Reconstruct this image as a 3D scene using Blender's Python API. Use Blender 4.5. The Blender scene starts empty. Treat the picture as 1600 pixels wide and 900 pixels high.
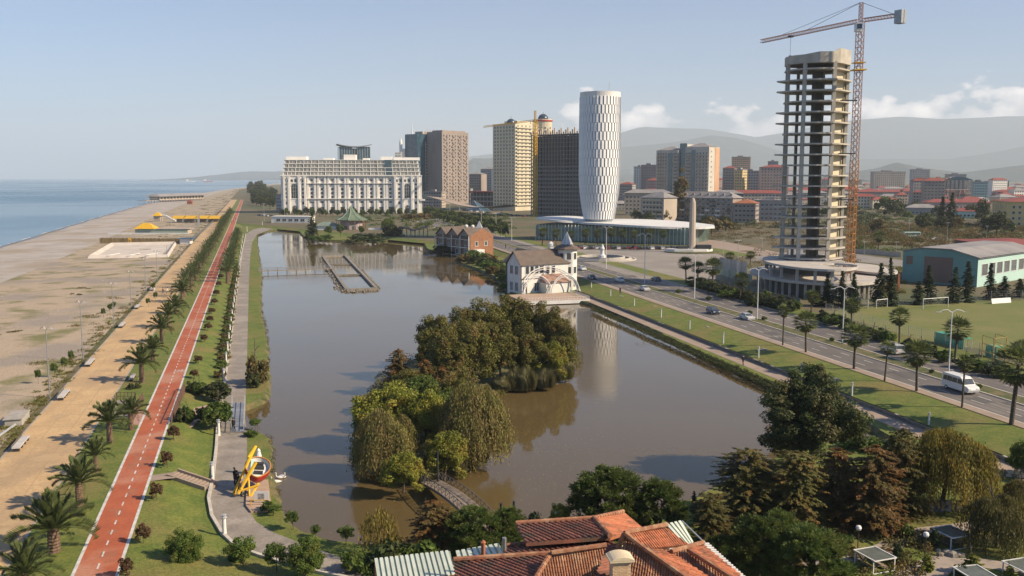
import bpy, bmesh, math, random
import numpy as np
from mathutils import Vector, Matrix
R = math.radians
S = bpy.context.scene
COL = S.collection
random.seed(7); RNG = np.random.default_rng(7)

# ---------------------------------------------------------------- camera
CAM_H, FPX, PITCH = 32.0, 1440.0, R(6.82)
cd = bpy.data.cameras.new("camera"); cam = bpy.data.objects.new("camera", cd); COL.objects.link(cam)
cam.location = (0, 0, CAM_H); cam.rotation_euler = (R(90) - PITCH, 0, 0)
cd.sensor_width = 36; cd.lens = 36 * FPX / 1600; cd.clip_start = 0.5; cd.clip_end = 120000
S.camera = cam
# ---------------------------------------------------------------- light
SUN_EL, SUN_BACK = R(34), R(17)          # from the +X side, a little behind the camera
sv = Vector((math.cos(SUN_EL) * math.cos(SUN_BACK), -math.cos(SUN_EL) * math.sin(SUN_BACK), math.sin(SUN_EL)))
sl = bpy.data.lights.new("sun", 'SUN'); sl.energy = 5.0; sl.angle = R(0.53); sl.color = (1, .82, .58)
so = bpy.data.objects.new("sun", sl); COL.objects.link(so); so.rotation_euler = sv.to_track_quat('Z', 'Y').to_euler()
W = bpy.data.worlds.new("World"); S.world = W; W.use_nodes = True
wt = W.node_tree; wn = wt.nodes; wl = wt.links; wn.clear()
def wnode(t, **k):
    n = wn.new(t)
    for a, v in k.items(): setattr(n, a, v)
    return n
def wmath(op, a, b=None, c=None):
    n = wnode('ShaderNodeMath', operation=op)
    for i, x in enumerate((a, b, c)):
        if x is None: continue
        if isinstance(x, (int, float)): n.inputs[i].default_value = x
        else: wl.new(x, n.inputs[i])
    return n.outputs[0]
def wsmooth(x, a, b):
    n = wnode('ShaderNodeMapRange', interpolation_type='SMOOTHSTEP')
    wl.new(x, n.inputs[0]); n.inputs[1].default_value = a; n.inputs[2].default_value = b
    return n.outputs[0]
sky = wnode('ShaderNodeTexSky', sky_type='NISHITA', sun_disc=False, sun_elevation=SUN_EL,
            sun_rotation=math.atan2(sv.x, sv.y), altitude=10, air_density=1.0, dust_density=.25, ozone_density=2.0)
tc = wnode('ShaderNodeTexCoord')
sx = wnode('ShaderNodeSeparateXYZ'); wl.new(tc.outputs['Generated'], sx.inputs[0])
el = wmath('ARCSINE', sx.outputs[2])
mp = wnode('ShaderNodeMapping'); wl.new(tc.outputs['Generated'], mp.inputs[0]); mp.inputs['Scale'].default_value = (1, 1, 1.5)
mp.inputs['Location'].default_value = (0.31, 0.12, 0.0)
nz = wnode('ShaderNodeTexNoise'); wl.new(mp.outputs[0], nz.inputs[0])
nz.inputs['Scale'].default_value = 27; nz.inputs['Detail'].default_value = 9; nz.inputs['Roughness'].default_value = .52
nb = wnode('ShaderNodeTexNoise'); wl.new(mp.outputs[0], nb.inputs[0]); nb.inputs['Scale'].default_value = 5.5; nb.inputs['Detail'].default_value = 1
band = wmath('MULTIPLY', wsmooth(el, R(1.2), R(2.6)), wsmooth(el, R(7.4), R(3.0)))
land = wsmooth(sx.outputs[0], -0.10, 0.06)       # the clouds stand over the land side, not over the sea
dens = wmath('ADD', wmath('MULTIPLY', nz.outputs[0], .75), wmath('MULTIPLY', nb.outputs[0], .45))
dens = wmath('ADD', dens, wmath('MULTIPLY', wmath('SUBTRACT', wmath('MULTIPLY', band, land), 1.0), .35))
cm = wsmooth(dens, .55, .61)
cir = wnode('ShaderNodeTexNoise'); mp2 = wnode('ShaderNodeMapping'); wl.new(tc.outputs['Generated'], mp2.inputs[0])
mp2.inputs['Scale'].default_value = (1, 1, 5); wl.new(mp2.outputs[0], cir.inputs[0]); cir.inputs['Scale'].default_value = 2.4; cir.inputs['Detail'].default_value = 5
veil = wmath('MULTIPLY', wsmooth(cir.outputs[0], .45, .78), .12)
ccol = wnode('ShaderNodeMix', data_type='RGBA'); wl.new(wsmooth(dens, .58, .78), ccol.inputs[0])
ccol.inputs[6].default_value = (15, 13.6, 13, 1); ccol.inputs[7].default_value = (34, 29.5, 26, 1)
m0 = wnode('ShaderNodeMix', data_type='RGBA'); wl.new(veil, m0.inputs[0]); tint = wnode('ShaderNodeMix', data_type='RGBA', blend_type='MULTIPLY'); tint.inputs[0].default_value = 1; wl.new(sky.outputs[0], tint.inputs[6]); tint.inputs[7].default_value = (.72, .91, 1.2, 1); wl.new(tint.outputs[2], m0.inputs[6]); m0.inputs[7].default_value = (5.6, 5.7, 6.0, 1)
m1 = wnode('ShaderNodeMix', data_type='RGBA'); wl.new(wmath('MULTIPLY', cm, .82), m1.inputs[0]); wl.new(m0.outputs[2], m1.inputs[6]); wl.new(ccol.outputs[2], m1.inputs[7])
bg = wnode('ShaderNodeBackground'); wl.new(m1.outputs[2], bg.inputs[0]); bg.inputs[1].default_value = 0.066
wo = wnode('ShaderNodeOutputWorld'); wl.new(bg.outputs[0], wo.inputs[0])
S.view_settings.view_transform = 'Standard'; S.view_settings.look = 'None'; S.view_settings.gamma = 1
S.view_settings.exposure = 0.68
S.render.engine = 'CYCLES'; S.cycles.max_bounces = 5; S.cycles.diffuse_bounces = 2; S.cycles.glossy_bounces = 3
S.cycles.transparent_max_bounces = 6; S.cycles.volume_bounces = 1; S.cycles.use_denoising = True; S.cycles.caustics_reflective = False

# ---------------------------------------------------------------- surveying: a line of sight of the survey camera meets a level
CT, ST = math.cos(PITCH), math.sin(PITCH)
def ray(px, py):
    a, b = (px - 800) / FPX, (450 - py) / FPX
    return a, CT + b * ST, -ST + b * CT
def G(px, py, z=0.0):
    x, y, w = ray(px, py); t = (z - CAM_H) / w
    return Vector((x * t, y * t, z))
def P(px, py, Y):
    x, y, w = ray(px, py); t = Y / y
    return Vector((x * t, Y, CAM_H + w * t))
def XY(px, Y, z=0):                       # point at distance Y on the bearing px (bearing read near the horizon)
    return Vector(((px - 800) / FPX * Y / (CT + .12 * ST), Y, z))
def ZT(py, Y):                            # height that shows at py when it stands at distance Y
    return P(800, py, Y).z
def LN(vx, k, y): return (vx - k * (y - 277.4), y)

# ---------------------------------------------------------------- mesh builder
class MB:
    def __init__(s): s.v = []; s.f = []; s.m = []; s.T = None
    def add(s, vs, fs, m=0):
        o = len(s.v)
        if s.T is not None: vs = [s.T @ Vector(p) for p in vs]
        s.v += [tuple(p) for p in vs]; s.f += [tuple(i + o for i in f) for f in fs]; s.m += [m] * len(fs)
        return s
    def box(s, x0, x1, y0, y1, z0, z1, m=0):
        return s.add([(x0,y0,z0),(x1,y0,z0),(x1,y1,z0),(x0,y1,z0),(x0,y0,z1),(x1,y0,z1),(x1,y1,z1),(x0,y1,z1)],
                     [(0,3,2,1),(4,5,6,7),(0,1,5,4),(1,2,6,5),(2,3,7,6),(3,0,4,7)], m)
    def prism(s, pts, z0, z1, m=0, top=True, bot=True):
        n = len(pts)
        a = sum(pts[i][0]*pts[(i+1)%n][1]-pts[(i+1)%n][0]*pts[i][1] for i in range(n))
        if a < 0: pts = pts[::-1]
        fs = [(i, (i+1)%n, n+(i+1)%n, n+i) for i in range(n)]
        if top: fs.append(tuple(range(n, 2*n)))
        if bot: fs.append(tuple(range(n-1, -1, -1)))
        return s.add([(p[0],p[1],z0) for p in pts] + [(p[0],p[1],z1) for p in pts], fs, m)
    def poly(s, pts, m=0): return s.add(pts, [tuple(range(len(pts)))], m)
    def tube(s, a, b, r0, r1=None, n=6, m=0, cap=True):
        a, b = Vector(a), Vector(b); r1 = r0 if r1 is None else r1
        d = (b - a)
        if d.length < 1e-6: return s
        d.normalize(); u = d.orthogonal().normalized(); w = d.cross(u)
        vs = []
        for c, r in ((a, r0), (b, r1)):
            for i in range(n):
                t = 2*math.pi*i/n; vs.append(c + u*math.cos(t)*r + w*math.sin(t)*r)
        fs = [(i, (i+1)%n, n+(i+1)%n, n+i) for i in range(n)]
        if cap: fs += [tuple(range(n-1,-1,-1)), tuple(range(n, 2*n))]
        return s.add(vs, fs, m)
    def path(s, pts, rs, n=6, m=0):
        for i in range(len(pts)-1): s.tube(pts[i], pts[i+1], rs[i], rs[i+1], n, m, cap=(i == len(pts)-2))
        return s
    def lathe(s, prof, n=24, c=(0,0), m=0, sx=1, sy=1):
        vs = []; k = len(prof)
        for r, z in prof:
            for i in range(n):
                t = 2*math.pi*i/n; vs.append((c[0]+r*sx*math.cos(t), c[1]+r*sy*math.sin(t), z))
        fs = [(j*n+i, j*n+(i+1)%n, (j+1)*n+(i+1)%n, (j+1)*n+i) for j in range(k-1) for i in range(n)]
        if prof[0][0] > 1e-4: fs.append(tuple(range(n-1,-1,-1)))
        if prof[-1][0] > 1e-4: fs.append(tuple((k-1)*n+i for i in range(n)))
        return s.add(vs, fs, m)
    def loft(s, A, B, m=0):
        n = len(A)
        return s.add(list(A)+list(B), [(i, i+1, n+i+1, n+i) for i in range(n-1)], m)
    def mesh(s, name, mats, smooth=False):
        me = bpy.data.meshes.new(name); me.from_pydata(s.v, [], s.f)
        for mt in (mats if isinstance(mats, (list, tuple)) else [mats]): me.materials.append(mt)
        if any(s.m): me.polygons.foreach_set('material_index', s.m)
        if smooth: me.polygons.foreach_set('use_smooth', [True]*len(s.f))
        me.update(); return me
    def obj(s, name, mats, parent=None, loc=(0,0,0), rz=0, smooth=False, **tags):
        return ob(name, s.mesh(name, mats, smooth), parent, loc, rz, **tags)
def ob(name, me, parent=None, loc=(0,0,0), rz=0, **tags):
    o = bpy.data.objects.new(name, me); COL.objects.link(o)
    o.location = loc; o.rotation_euler = (0, 0, rz)
    if parent is not None: o.parent = parent
    for k, v in tags.items():
        if v: o[k] = v
    return o
def thing(name, label, cat, loc=(0,0,0), rz=0, group=None):
    return ob(name, None, None, loc, rz, label=label, category=cat, group=group)
def tag(o, label, cat, group=None):
    o['label'] = label; o['category'] = cat
    if group: o['group'] = group
    return o
def kids(o): return list(o.children)
class Proto:                              # builds a thing once; later places copies of it and of its parts
    def __init__(s, fn): s.fn = fn; s.o = None; s.used = False
    def place(s, loc, rz=0, sc=1.0, label=None, group=None, cat=None, tilt=0):
        if s.o is None: s.o = s.fn(); s.tree = [(c, list(c.children)) for c in s.o.children]
        if not s.used: r = s.o; s.used = True
        else:
            r = s.o.copy(); COL.objects.link(r)
            for c, gs in s.tree:
                d = c.copy(); COL.objects.link(d); d.parent = r
                for g in gs:
                    e = g.copy(); COL.objects.link(e); e.parent = d
        r.location = loc; r.rotation_euler = (random.uniform(-tilt, tilt), random.uniform(-tilt, tilt), rz); r.scale = sc if isinstance(sc, tuple) else (sc, sc, sc)
        if label: r['label'] = label
        if group: r['group'] = group
        if cat: r['category'] = cat
        return r
def rot2(p, a): return (p[0]*math.cos(a)-p[1]*math.sin(a), p[0]*math.sin(a)+p[1]*math.cos(a))
ORD = ['first','second','third','fourth','fifth','sixth','seventh','eighth','ninth','tenth','eleventh','twelfth','thirteenth','fourteenth',
       'fifteenth','sixteenth','seventeenth','eighteenth','nineteenth','twentieth']

# ---------------------------------------------------------------- materials
def mat(name, c, c2=None, rough=.8, scale=1.0, detail=4, bump=0, bscale=None, metal=0, spec=.5, mix=(.35,.65), c3=None, s3=.05, rnd=0, stretch=None, fine=0):
    m = bpy.data.materials.new(name); m.use_nodes = True; t = m.node_tree; b = t.nodes['Principled BSDF']
    b.inputs['Roughness'].default_value = rough; b.inputs['Metallic'].default_value = metal; b.inputs['Specular IOR Level'].default_value = spec
    L = t.links.new; N = t.nodes.new
    tcn = N('ShaderNodeTexCoord'); co = tcn.outputs['Object']
    if stretch:
        mpn = N('ShaderNodeMapping'); mpn.inputs['Scale'].default_value = stretch; L(co, mpn.inputs[0]); co = mpn.outputs[0]
    def noise(sc, d=detail):
        n = N('ShaderNodeTexNoise'); n.inputs['Scale'].default_value = sc; n.inputs['Detail'].default_value = d; L(co, n.inputs[0]); return n.outputs[0]
    def mr(x, a, bb):
        n = N('ShaderNodeMapRange'); n.inputs[1].default_value = a; n.inputs[2].default_value = bb; L(x, n.inputs[0]); return n.outputs[0]
    def mx(f, A, B):
        n = N('ShaderNodeMix'); n.data_type = 'RGBA'
        if isinstance(f, float): n.inputs[0].default_value = f
        else: L(f, n.inputs[0])
        for i, q in ((6, A), (7, B)):
            if isinstance(q, tuple): n.inputs[i].default_value = (*q, 1)
            else: L(q, n.inputs[i])
        return n.outputs[2]
    out = c
    if c2: out = mx(mr(noise(scale), *mix), c, c2)
    if c3: out = mx(mr(noise(s3), .5, .64), out, c3)
    if fine:
        hf = N('ShaderNodeHueSaturation'); af = N('ShaderNodeMapRange'); af.inputs[1].default_value = .3; af.inputs[2].default_value = .7; af.inputs[3].default_value = 1-fine; af.inputs[4].default_value = 1+fine
        L(noise(3.2, 6), af.inputs[0]); L(af.outputs[0], hf.inputs['Value'])
        if isinstance(out, tuple): hf.inputs['Color'].default_value = (*out, 1)
        else: L(out, hf.inputs['Color'])
        out = hf.outputs[0]
    if rnd:
        oi = N('ShaderNodeObjectInfo'); h = N('ShaderNodeHueSaturation'); 
        a = N('ShaderNodeMapRange'); a.inputs[3].default_value = 1-rnd; a.inputs[4].default_value = 1+rnd; L(oi.outputs['Random'], a.inputs[0]); L(a.outputs[0], h.inputs['Value'])
        if isinstance(out, tuple): h.inputs['Color'].default_value = (*out, 1)
        else: L(out, h.inputs['Color'])
        out = h.outputs[0]
    if isinstance(out, tuple): b.inputs['Base Color'].default_value = (*out, 1)
    else: L(out, b.inputs['Base Color'])
    if bump:
        bn = N('ShaderNodeBump'); bn.inputs['Strength'].default_value = bump; bn.inputs['Distance'].default_value = .1
        L(noise(bscale or scale*4), bn.inputs['Height']); L(bn.outputs[0], b.inputs['Normal'])
    return m
def leafmat(name, c, c2, c3=None, rnd=.18, trans=.25):
    """leaf colours vary leaf by leaf (attribute), clump by clump (noise) and tree by tree"""
    m = mat(name, c, c2, rough=.6, scale=.55, detail=3, c3=c3, s3=.35, rnd=rnd, spec=.25)
    t = m.node_tree; b = t.nodes['Principled BSDF']; L = t.links.new
    src = b.inputs['Base Color'].links[0].from_socket
    at = t.nodes.new('ShaderNodeAttribute'); at.attribute_name = 'tone'
    h = t.nodes.new('ShaderNodeHueSaturation'); L(src, h.inputs['Color']); L(at.outputs['Fac'], h.inputs['Value']); L(h.outputs[0], b.inputs['Base Color'])
    tr = t.nodes.new('ShaderNodeBsdfTranslucent'); L(h.outputs[0], tr.inputs[0])
    ms = t.nodes.new('ShaderNodeMixShader'); ms.inputs[0].default_value = trans*1.35
    L(b.outputs[0], ms.inputs[1]); L(tr.outputs[0], ms.inputs[2]); L(ms.outputs[0], t.nodes['Material Output'].inputs[0])
    return m
def water(name, c, c2, sc, bump, rough=.05, stretch=(1,1,1), s2=.02, spec=.5, ps=.018, pr=(.5, 3.2)):
    m = mat(name, c, c2, rough=rough, scale=s2, detail=3, bump=bump, bscale=sc, stretch=stretch, spec=spec)
    t = m.node_tree; b = t.nodes['Principled BSDF']; b.inputs['IOR'].default_value = 1.33
    n = t.nodes.new('ShaderNodeTexNoise'); n.inputs['Scale'].default_value = ps; n.inputs['Detail'].default_value = 5; tcn = t.nodes.new('ShaderNodeTexCoord'); t.links.new(tcn.outputs['Object'], n.inputs[0])
    r = t.nodes.new('ShaderNodeMapRange'); r.inputs[1].default_value = .45; r.inputs[2].default_value = .62; r.inputs[3].default_value = rough*pr[0]; r.inputs[4].default_value = rough*pr[1]
    t.links.new(n.outputs[0], r.inputs[0]); t.links.new(r.outputs[0], b.inputs['Roughness'])
    return m
K = {}
K['white'] = mat('white_paint', (.72,.71,.68), (.62,.61,.58), .6, .6)
K['metal'] = mat('grey_metal', (.34,.35,.36), (.28,.29,.3), .45, 2, metal=.5)
K['galv'] = mat('galvanised_steel', (.5,.51,.52), (.42,.43,.44), .5, 2, metal=.3)
K['dark'] = mat('dark_metal', (.03,.032,.035), rough=.5)
K['glass'] = mat('window_glass', (.035,.045,.055), (.06,.07,.08), .08, 1.5, spec=.8, rnd=.5)
K['glassb'] = mat('blue_glass', (.03,.075,.11), (.06,.12,.16), .08, .2, spec=.8, rnd=.3)
K['concrete'] = mat('raw_concrete', (.40,.37,.32), (.30,.28,.25), .9, .35, detail=8)
K['stone'] = mat('pale_stone', (.46,.42,.36), (.36,.33,.29), .85, 1.2, bump=.3, rnd=.25)
K['rock'] = mat('bank_rock', (.26,.23,.19), (.14,.13,.11), .9, 1.5, bump=.5, rnd=.3)
K['wood'] = mat('weathered_wood', (.34,.27,.21), (.25,.2,.15), .8, 1.5, rnd=.25, stretch=(1,6,1))
K['bark'] = mat('bark', (.11,.085,.06), (.06,.045,.032), .9, 4, bump=.5)
K['palmbark'] = mat('palm_bark', (.20,.13,.085), (.10,.065,.045), .95, 5, bump=.8)
K['yellow'] = mat('yellow_paint', (.72,.43,.02), (.6,.34,.02), .5, 1)
K['redp'] = mat('red_paint', (.45,.03,.02), (.36,.025,.02), .4, 1)
K['dashw'] = mat('road_paint', (.66,.65,.61), (.45,.44,.42), .7, 1.2)
# ================================================================ the setting
Z_L, Z_W = -1.2, -2.0                     # lakeside terrace, water of lake and sea
from mathutils.geometry import tessellate_polygon
def sheet(name, outer, holes=(), mt=None, kind='structure', **tags):
    loops = [list(outer)] + [list(h) for h in holes]
    tris = tessellate_polygon([[Vector(p) for p in l] for l in loops])
    vs = [tuple(p) for l in loops for p in l]
    fs = []
    for t in tris:
        a, b, c = (Vector(vs[i]) for i in t)
        nz_ = (b-a).cross(c-a).z
        if abs(nz_) < 1e-9: continue
        fs.append(tuple(t) if nz_ > 0 else tuple(t)[::-1])
    mb = MB(); mb.v = vs; mb.f = fs; mb.m = [0]*len(fs)
    return mb.obj(name, mt, kind=kind, **tags)
def gpts(pix, z): return [G(x, y, z) for x, y in pix]
def dens(pts, step):
    out = []
    for i in range(len(pts)-1):
        a, b = Vector(pts[i]), Vector(pts[i+1]); n = max(1, int((b-a).length/step))
        out += [a.lerp(b, j/n) for j in range(n)]
    return out + [Vector(pts[-1])]
def resample(pts, n):
    pts = [Vector(p) for p in pts]; L = [0]
    for i in range(1, len(pts)): L.append(L[-1] + (pts[i]-pts[i-1]).length)
    out = []; j = 0
    for k in range(n):
        d = L[-1]*k/(n-1)
        while j < len(pts)-2 and L[j+1] < d: j += 1
        out.append(pts[j].lerp(pts[j+1], (d-L[j])/max(1e-6, L[j+1]-L[j])))
    return out
grass = mat('lawn', (.088,.128,.014), (.15,.168,.027), .95, .5, detail=12, bump=.8, bscale=9, fine=.28, c3=(.175,.15,.04), s3=.09)
bankg = mat('bank_grass', (.06,.08,.02), (.15,.12,.055), .95, .6, detail=8, bump=.8, bscale=5, mix=(.42,.6))
dry = mat('dry_ground', (.095,.088,.042), (.15,.112,.06), .95, .03, detail=12, fine=.25, bump=.4, bscale=3, c3=(.075,.09,.03), s3=.013)
beachm = mat('shingle', (.44,.395,.35), (.34,.295,.25), .95, .09, detail=12, bump=.6, bscale=2.5, fine=.18, c3=(.32,.26,.19), s3=.03)
scrub = mat('beach_scrub', (.385,.30,.21), (.17,.16,.06), .95, .11, fine=.22, detail=12, bump=.6, bscale=3, mix=(.5,.64), c3=(.28,.235,.19), s3=.05)
prom = mat('promenade_paving', (.55,.375,.19), (.45,.30,.155), .85, .3, detail=12, fine=.12, c3=(.38,.265,.15), s3=.12, stretch=(1,.6,1))
redm = mat('red_cycle_surface', (.41,.108,.044), (.34,.085,.036), .85, .35, detail=12, fine=.12, c3=(.42,.19,.12), s3=.12, bump=.15, bscale=8)
walkm = mat('grey_paving', (.27,.235,.20), (.21,.185,.155), .9, .6, detail=9, fine=.15, c3=(.32,.28,.235), s3=.2)
asph = mat('asphalt', (.165,.145,.13), (.11,.098,.09), .85, .14, detail=12, fine=.12, c3=(.20,.175,.15), s3=.06, bump=.1, bscale=6)
sidew = mat('sidewalk_paving', (.34,.26,.20), (.27,.21,.165), .9, .5, detail=8)
lakem = water('lake_water', (.115,.082,.035), (.100,.072,.032), .7, .06, .04, s2=.03)
seam = water('sea_water', (.022,.095,.16), (.035,.12,.18), .10, .004, .22, stretch=(.6,.25,1), s2=.004, ps=.0016, pr=(.8, 1.3))
VL, VR = 392.0, 447.0
def lineL(k, ys, z=0): return [G(*LN(VL, k, y), z) for y in ys]
def lineR(k, xs, z=0): return [G(x, 277.4 + k*(x-VR), z) for x in xs]
# --- the lake basin, its terrace and the lake itself
lake_px = [(402,366),(402,374),(405,400),(410,432),(408,480),(413,510),(418,532),(421,576),(424,618),(412,632),(383,643),(358,650),(358,670),(384,674),
 (417,683),(428,699),(423,733),(432,763),(438,790),(447,812),(468,835),(504,848),(538,856),(590,862),(650,858),(720,850),(775,842),(830,832),(900,826),(980,815),
 (1060,800),(1110,770),(1180,735),(1240,705),(1300,690),(1360,700),(1420,730),(1440,722),(1372,682),(1320,655),(1270,638),(1225,622),(1197,605),(1120,570),(1060,541),(1000,512),(950,488),(922,477),
 (870,470),(800,466),(785,450),(775,437),(745,422),(708,410),(718,402),(704,397),(688,396),(665,392),(662,382),(664,372),(652,364),(634,363),(628,372),(610,378),(560,378),
 (500,377),(474,373),(468,364),(460,358),(430,360)]
rim = []
lp = gpts(lake_px, Z_W); n_ = len(lp)
for i in range(n_):                        # round the corners and roughen the shore
    a, b, c = lp[i-1], lp[i], lp[(i+1)%n_]
    m1_, m2_ = a.lerp(b, .5), b.lerp(c, .5)
    for t in (0, .25, .5, .75):
        q = m1_*(1-t)**2 + b*2*t*(1-t) + m2_*t*t
        rim.append(q)
rim2 = []
for i in range(len(rim)):
    a, b = rim[i], rim[(i+1)%len(rim)]
    k = max(1, int((b-a).length/2.0)); k = min(k, 6)
    for j in range(k): rim2.append(a.lerp(b, j/k))
area = sum(rim2[i].x*rim2[(i+1)%len(rim2)].y-rim2[(i+1)%len(rim2)].x*rim2[i].y for i in range(len(rim2)))
if area < 0: rim2.reverse()
def inset(loop, d, z, jit=0):              # + = outwards for a counter-clockwise loop
    out = []; n = len(loop)
    for i in range(n):
        a, b = loop[i-1], loop[(i+1)%n]; t = (b-a); nn = Vector((t.y, -t.x, 0)).normalized()
        p = loop[i] + nn*(d + random.uniform(-jit, jit)); out.append(Vector((p.x, p.y, z)))
    return out
rim_top = inset(rim2, .55, Z_L, .3); rim_mid = inset(rim2, .12, Z_W+.3, .22); rim_bot = inset(rim2, -.5, Z_W-.5, .25)
ysB = [1150, 1000, 905, 800, 700, 600, 520, 450, 400, 365, 348]
B_left = lineL(.332, ysB)
B_right = lineR(.34, [760, 800, 900, 1050, 1200, 1400, 1600, 1900, 2300])
basin = B_left + B_right
basin += [Vector((120, 30, 0)), Vector((-60, 30, 0))]
skin = [(-45000, -400), (45000, -400), (45000, 45000), (-45000, 45000)]
# --- coast
water_px = [(-2600,1080),(-1500,760),(-800,590),(-300,466),(-100,415),(0,387),(87,360),(150,341),(225,319.5),(252,314),(322,300.5),(400,290.5),(436,286.2),(470,283.5)]
coast = gpts(water_px, Z_W)
far_c = [Vector((-1900, 9000, Z_W)), Vector((-1500, 16000, Z_W)), Vector((-1000, 44000, Z_W))]
coast_all = coast + far_c
inner = []
kk = .93
for y in [1500, 1100, 900, 760, 640, 560, 500, 450, 420, 395, 370, 350, 335, 322, 313, 306, 300, 296]: inner.append(G(*LN(VL, kk, y), 0))
inner_all = inner + [coast[-1] + Vector((60, 60, 2)), far_c[0] + Vector((200, 0, 2)), far_c[1] + Vector((250, 0, 2)), far_c[2] + Vector((300, 0, 2))]
N_ = 60
cr, ir = resample(coast_all[:-3], N_), resample(inner_all[:-3], N_)
mid = [a.lerp(b, .5) for a, b in zip(cr, ir)]
for p in mid: p.z = -.35
berm = [a.lerp(b, .12) for a, b in zip(cr, ir)]
for p in berm: p.z = -1.05
wet = [p + Vector((-25, 10, -1.2)) for p in cr]
bm_ = MB(); bm_.loft(wet, cr, 0); bm_.loft(cr, berm, 0); bm_.loft(berm, mid, 0)
bm_.loft([cr[-1]] + far_c, [ir[-1]] + inner_all[-3:], 0)
bm_.obj('beach', beachm, smooth=True, kind='structure')
wets = [a.lerp(b, .10) + Vector((0, 0, .035)) for a, b in zip(cr, mid)]
for a, w in zip(cr, wets): w.z = Z_W + .95*min(1, (w-a).length/((berm[0]-cr[0]).length or 1)) * .35 + .06
wd_ = MB(); rr_ = random.Random(3)
cr_f = dens(cr, 3.0); w2 = []; c2 = []
for i, p in enumerate(cr_f[:-1]):
    t_ = (cr_f[i+1]-p).normalized(); n_v = Vector((t_.y, -t_.x, 0)); n_v = n_v if n_v.x > 0 else -n_v
    w = 2.2 + 1.4*math.sin(i*.21) + rr_.uniform(-.4, .4); c2.append(p - n_v*1.2 + Vector((0,0,.03))); w2.append(p + n_v*w + Vector((0, 0, .30)))
wd_.loft(c2, w2); wd_.obj('wet_shingle', mat('wet_shingle', (.15,.13,.115), (.11,.095,.085), .35, .5), smooth=True, kind='structure')
fo = MB()
for i in range(0, len(c2)-1):
    w = .35 + .35*math.sin(i*.37)+rr_.uniform(-.2,.35)
    if w > .15 and i % 23 not in (0, 1, 2, 3): fo.poly([c2[i]+Vector((-.2,0,.01)), c2[i+1]+Vector((-.2,0,.01)), c2[i+1]+Vector((-.2-w,0,.01)), c2[i]+Vector((-.2-w,0,.01))])
fo.obj('surf_foam', mat('foam', (.7,.7,.68), rough=.7), kind='stuff')
MB().loft(mid, ir, 0).obj('beach_scrub', scrub, smooth=True, kind='structure')
ground_outer = ir + inner_all[-3:] + [Vector((44000, 44000, 0)), Vector((44000, -300, 0)), Vector((-150, -300, 0))]
sheet('ground', ground_outer, [basin], dry)
terr_outer = [Vector((p.x, p.y, Z_L)) for p in basin]
sheet('lakeside_ground', terr_outer, [rim_top], grass)
sk = MB()
for i in range(len(basin)):
    a, b = basin[i], basin[(i+1)%len(basin)]
    sk.poly([a, b, (b.x, b.y, Z_L-.2), (a.x, a.y, Z_L-.2)])
bl = [Vector((q.x, q.y, .002)) for q in basin]
ar_ = sum(bl[i].x*bl[(i+1)%len(bl)].y-bl[(i+1)%len(bl)].x*bl[i].y for i in range(len(bl)))
if ar_ < 0: bl.reverse()
bl = resample(bl + [bl[0]], 400)[:-1]
mid_l, low_l = inset(bl, -1.6, -.45), inset(bl, -4.6, Z_L+.015)
MB().loft(low_l+[low_l[0]], mid_l+[mid_l[0]]).loft(mid_l+[mid_l[0]], bl+[bl[0]]).obj('terrace_slope', grass, smooth=True, kind='structure')
sk.obj('terrace_edge', bankg, kind='structure')
bk = MB(); cl = lambda l: l + [l[0]]
bk.loft(cl(rim_bot), cl(rim_mid)); bk.loft(cl(rim_mid), cl(rim_top))
bk.obj('lake_bank', bankg, kind='structure')
sheet('lake_water', inset(rim2, .4, Z_W), [], lakem)
sheet('sea', [Vector((-45000,-350,Z_W)), Vector((-90,-350,Z_W))] + [p + Vector((20,0,0)) for p in coast] + [p + Vector((20,0,0)) for p in far_c] + [Vector((-45000,44000,Z_W))], [], seam)
# --- the boulevard by the sea
ys = [1150, 1000, 900, 800, 700, 620, 560, 500, 460, 430, 400, 380, 362, 348, 336, 326, 318, 312]
def stripL(name, k0, k1, z0, z1, mt, yy=ys): return MB().loft(lineL(k1, yy, z1), lineL(k0, yy, z0)).obj(name, mt, kind='structure')
stripL('promenade', .889, .624, .03, .03, prom)
stripL('palm_lawn', .624, .453, .02, .02, grass)
stripL('cycle_path', .453, .332, .04, .04, redm)
stripL('cycle_edge_line', .453, .444, .048, .048, K['dashw']); stripL('cycle_edge_line', .341, .332, .048, .048, K['dashw'])
kb = MB()
for k in (.889, .624):
    a = lineL(k, ys, 0)
    for i in range(len(a)-1): kb.loft([a[i]+Vector((-.12,0,.06)), a[i+1]+Vector((-.12,0,.06))], [a[i]+Vector((.12,0,.06)), a[i+1]+Vector((.12,0,.06))][::1])
kb.obj('promenade_kerb', K['stone'], kind='structure')
ds = MB(); c0 = G(*LN(VL, .3925, 1100), .048); c1 = G(*LN(VL, .3925, 320), .048); dv = (c1-c0).normalized(); nv = Vector((dv.y,-dv.x,0))
d = 0
while d < 480:
    a = c0 + dv*d; b = a + dv*1.1
    ds.poly([a-nv*.07, a+nv*.07, b+nv*.07, b-nv*.07]); d += 2.55
ds.obj('cycle_lane_dash', K['dashw'], kind='structure')
pj = MB(); a0 = lineL(.889, [1100, 318], .034); b0 = lineL(.624, [1100, 318], .034)
p0, p1, q0, q1 = a0[0], a0[1], b0[0], b0[1]; d = 0; Lp = (p1-p0).length
while d < 220:
    t = d/Lp; u, w = p0.lerp(p1, t), q0.lerp(q1, t); e = (p1-p0).normalized()*.05
    pj.poly([u-e, w-e, w+e, u+e]); d += 6.0
for s_ in (.33, .66):
    u, w = p0.lerp(q0, s_), p1.lerp(q1, s_); w = u + (w-u).normalized()*260; nn = Vector((.035,0,0)); pj.poly([u-nn, u+nn, w+nn, w-nn])
pj.obj('paving_joint', mat('paving_joint', (.36,.25,.14), rough=.9), kind='structure')
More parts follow.
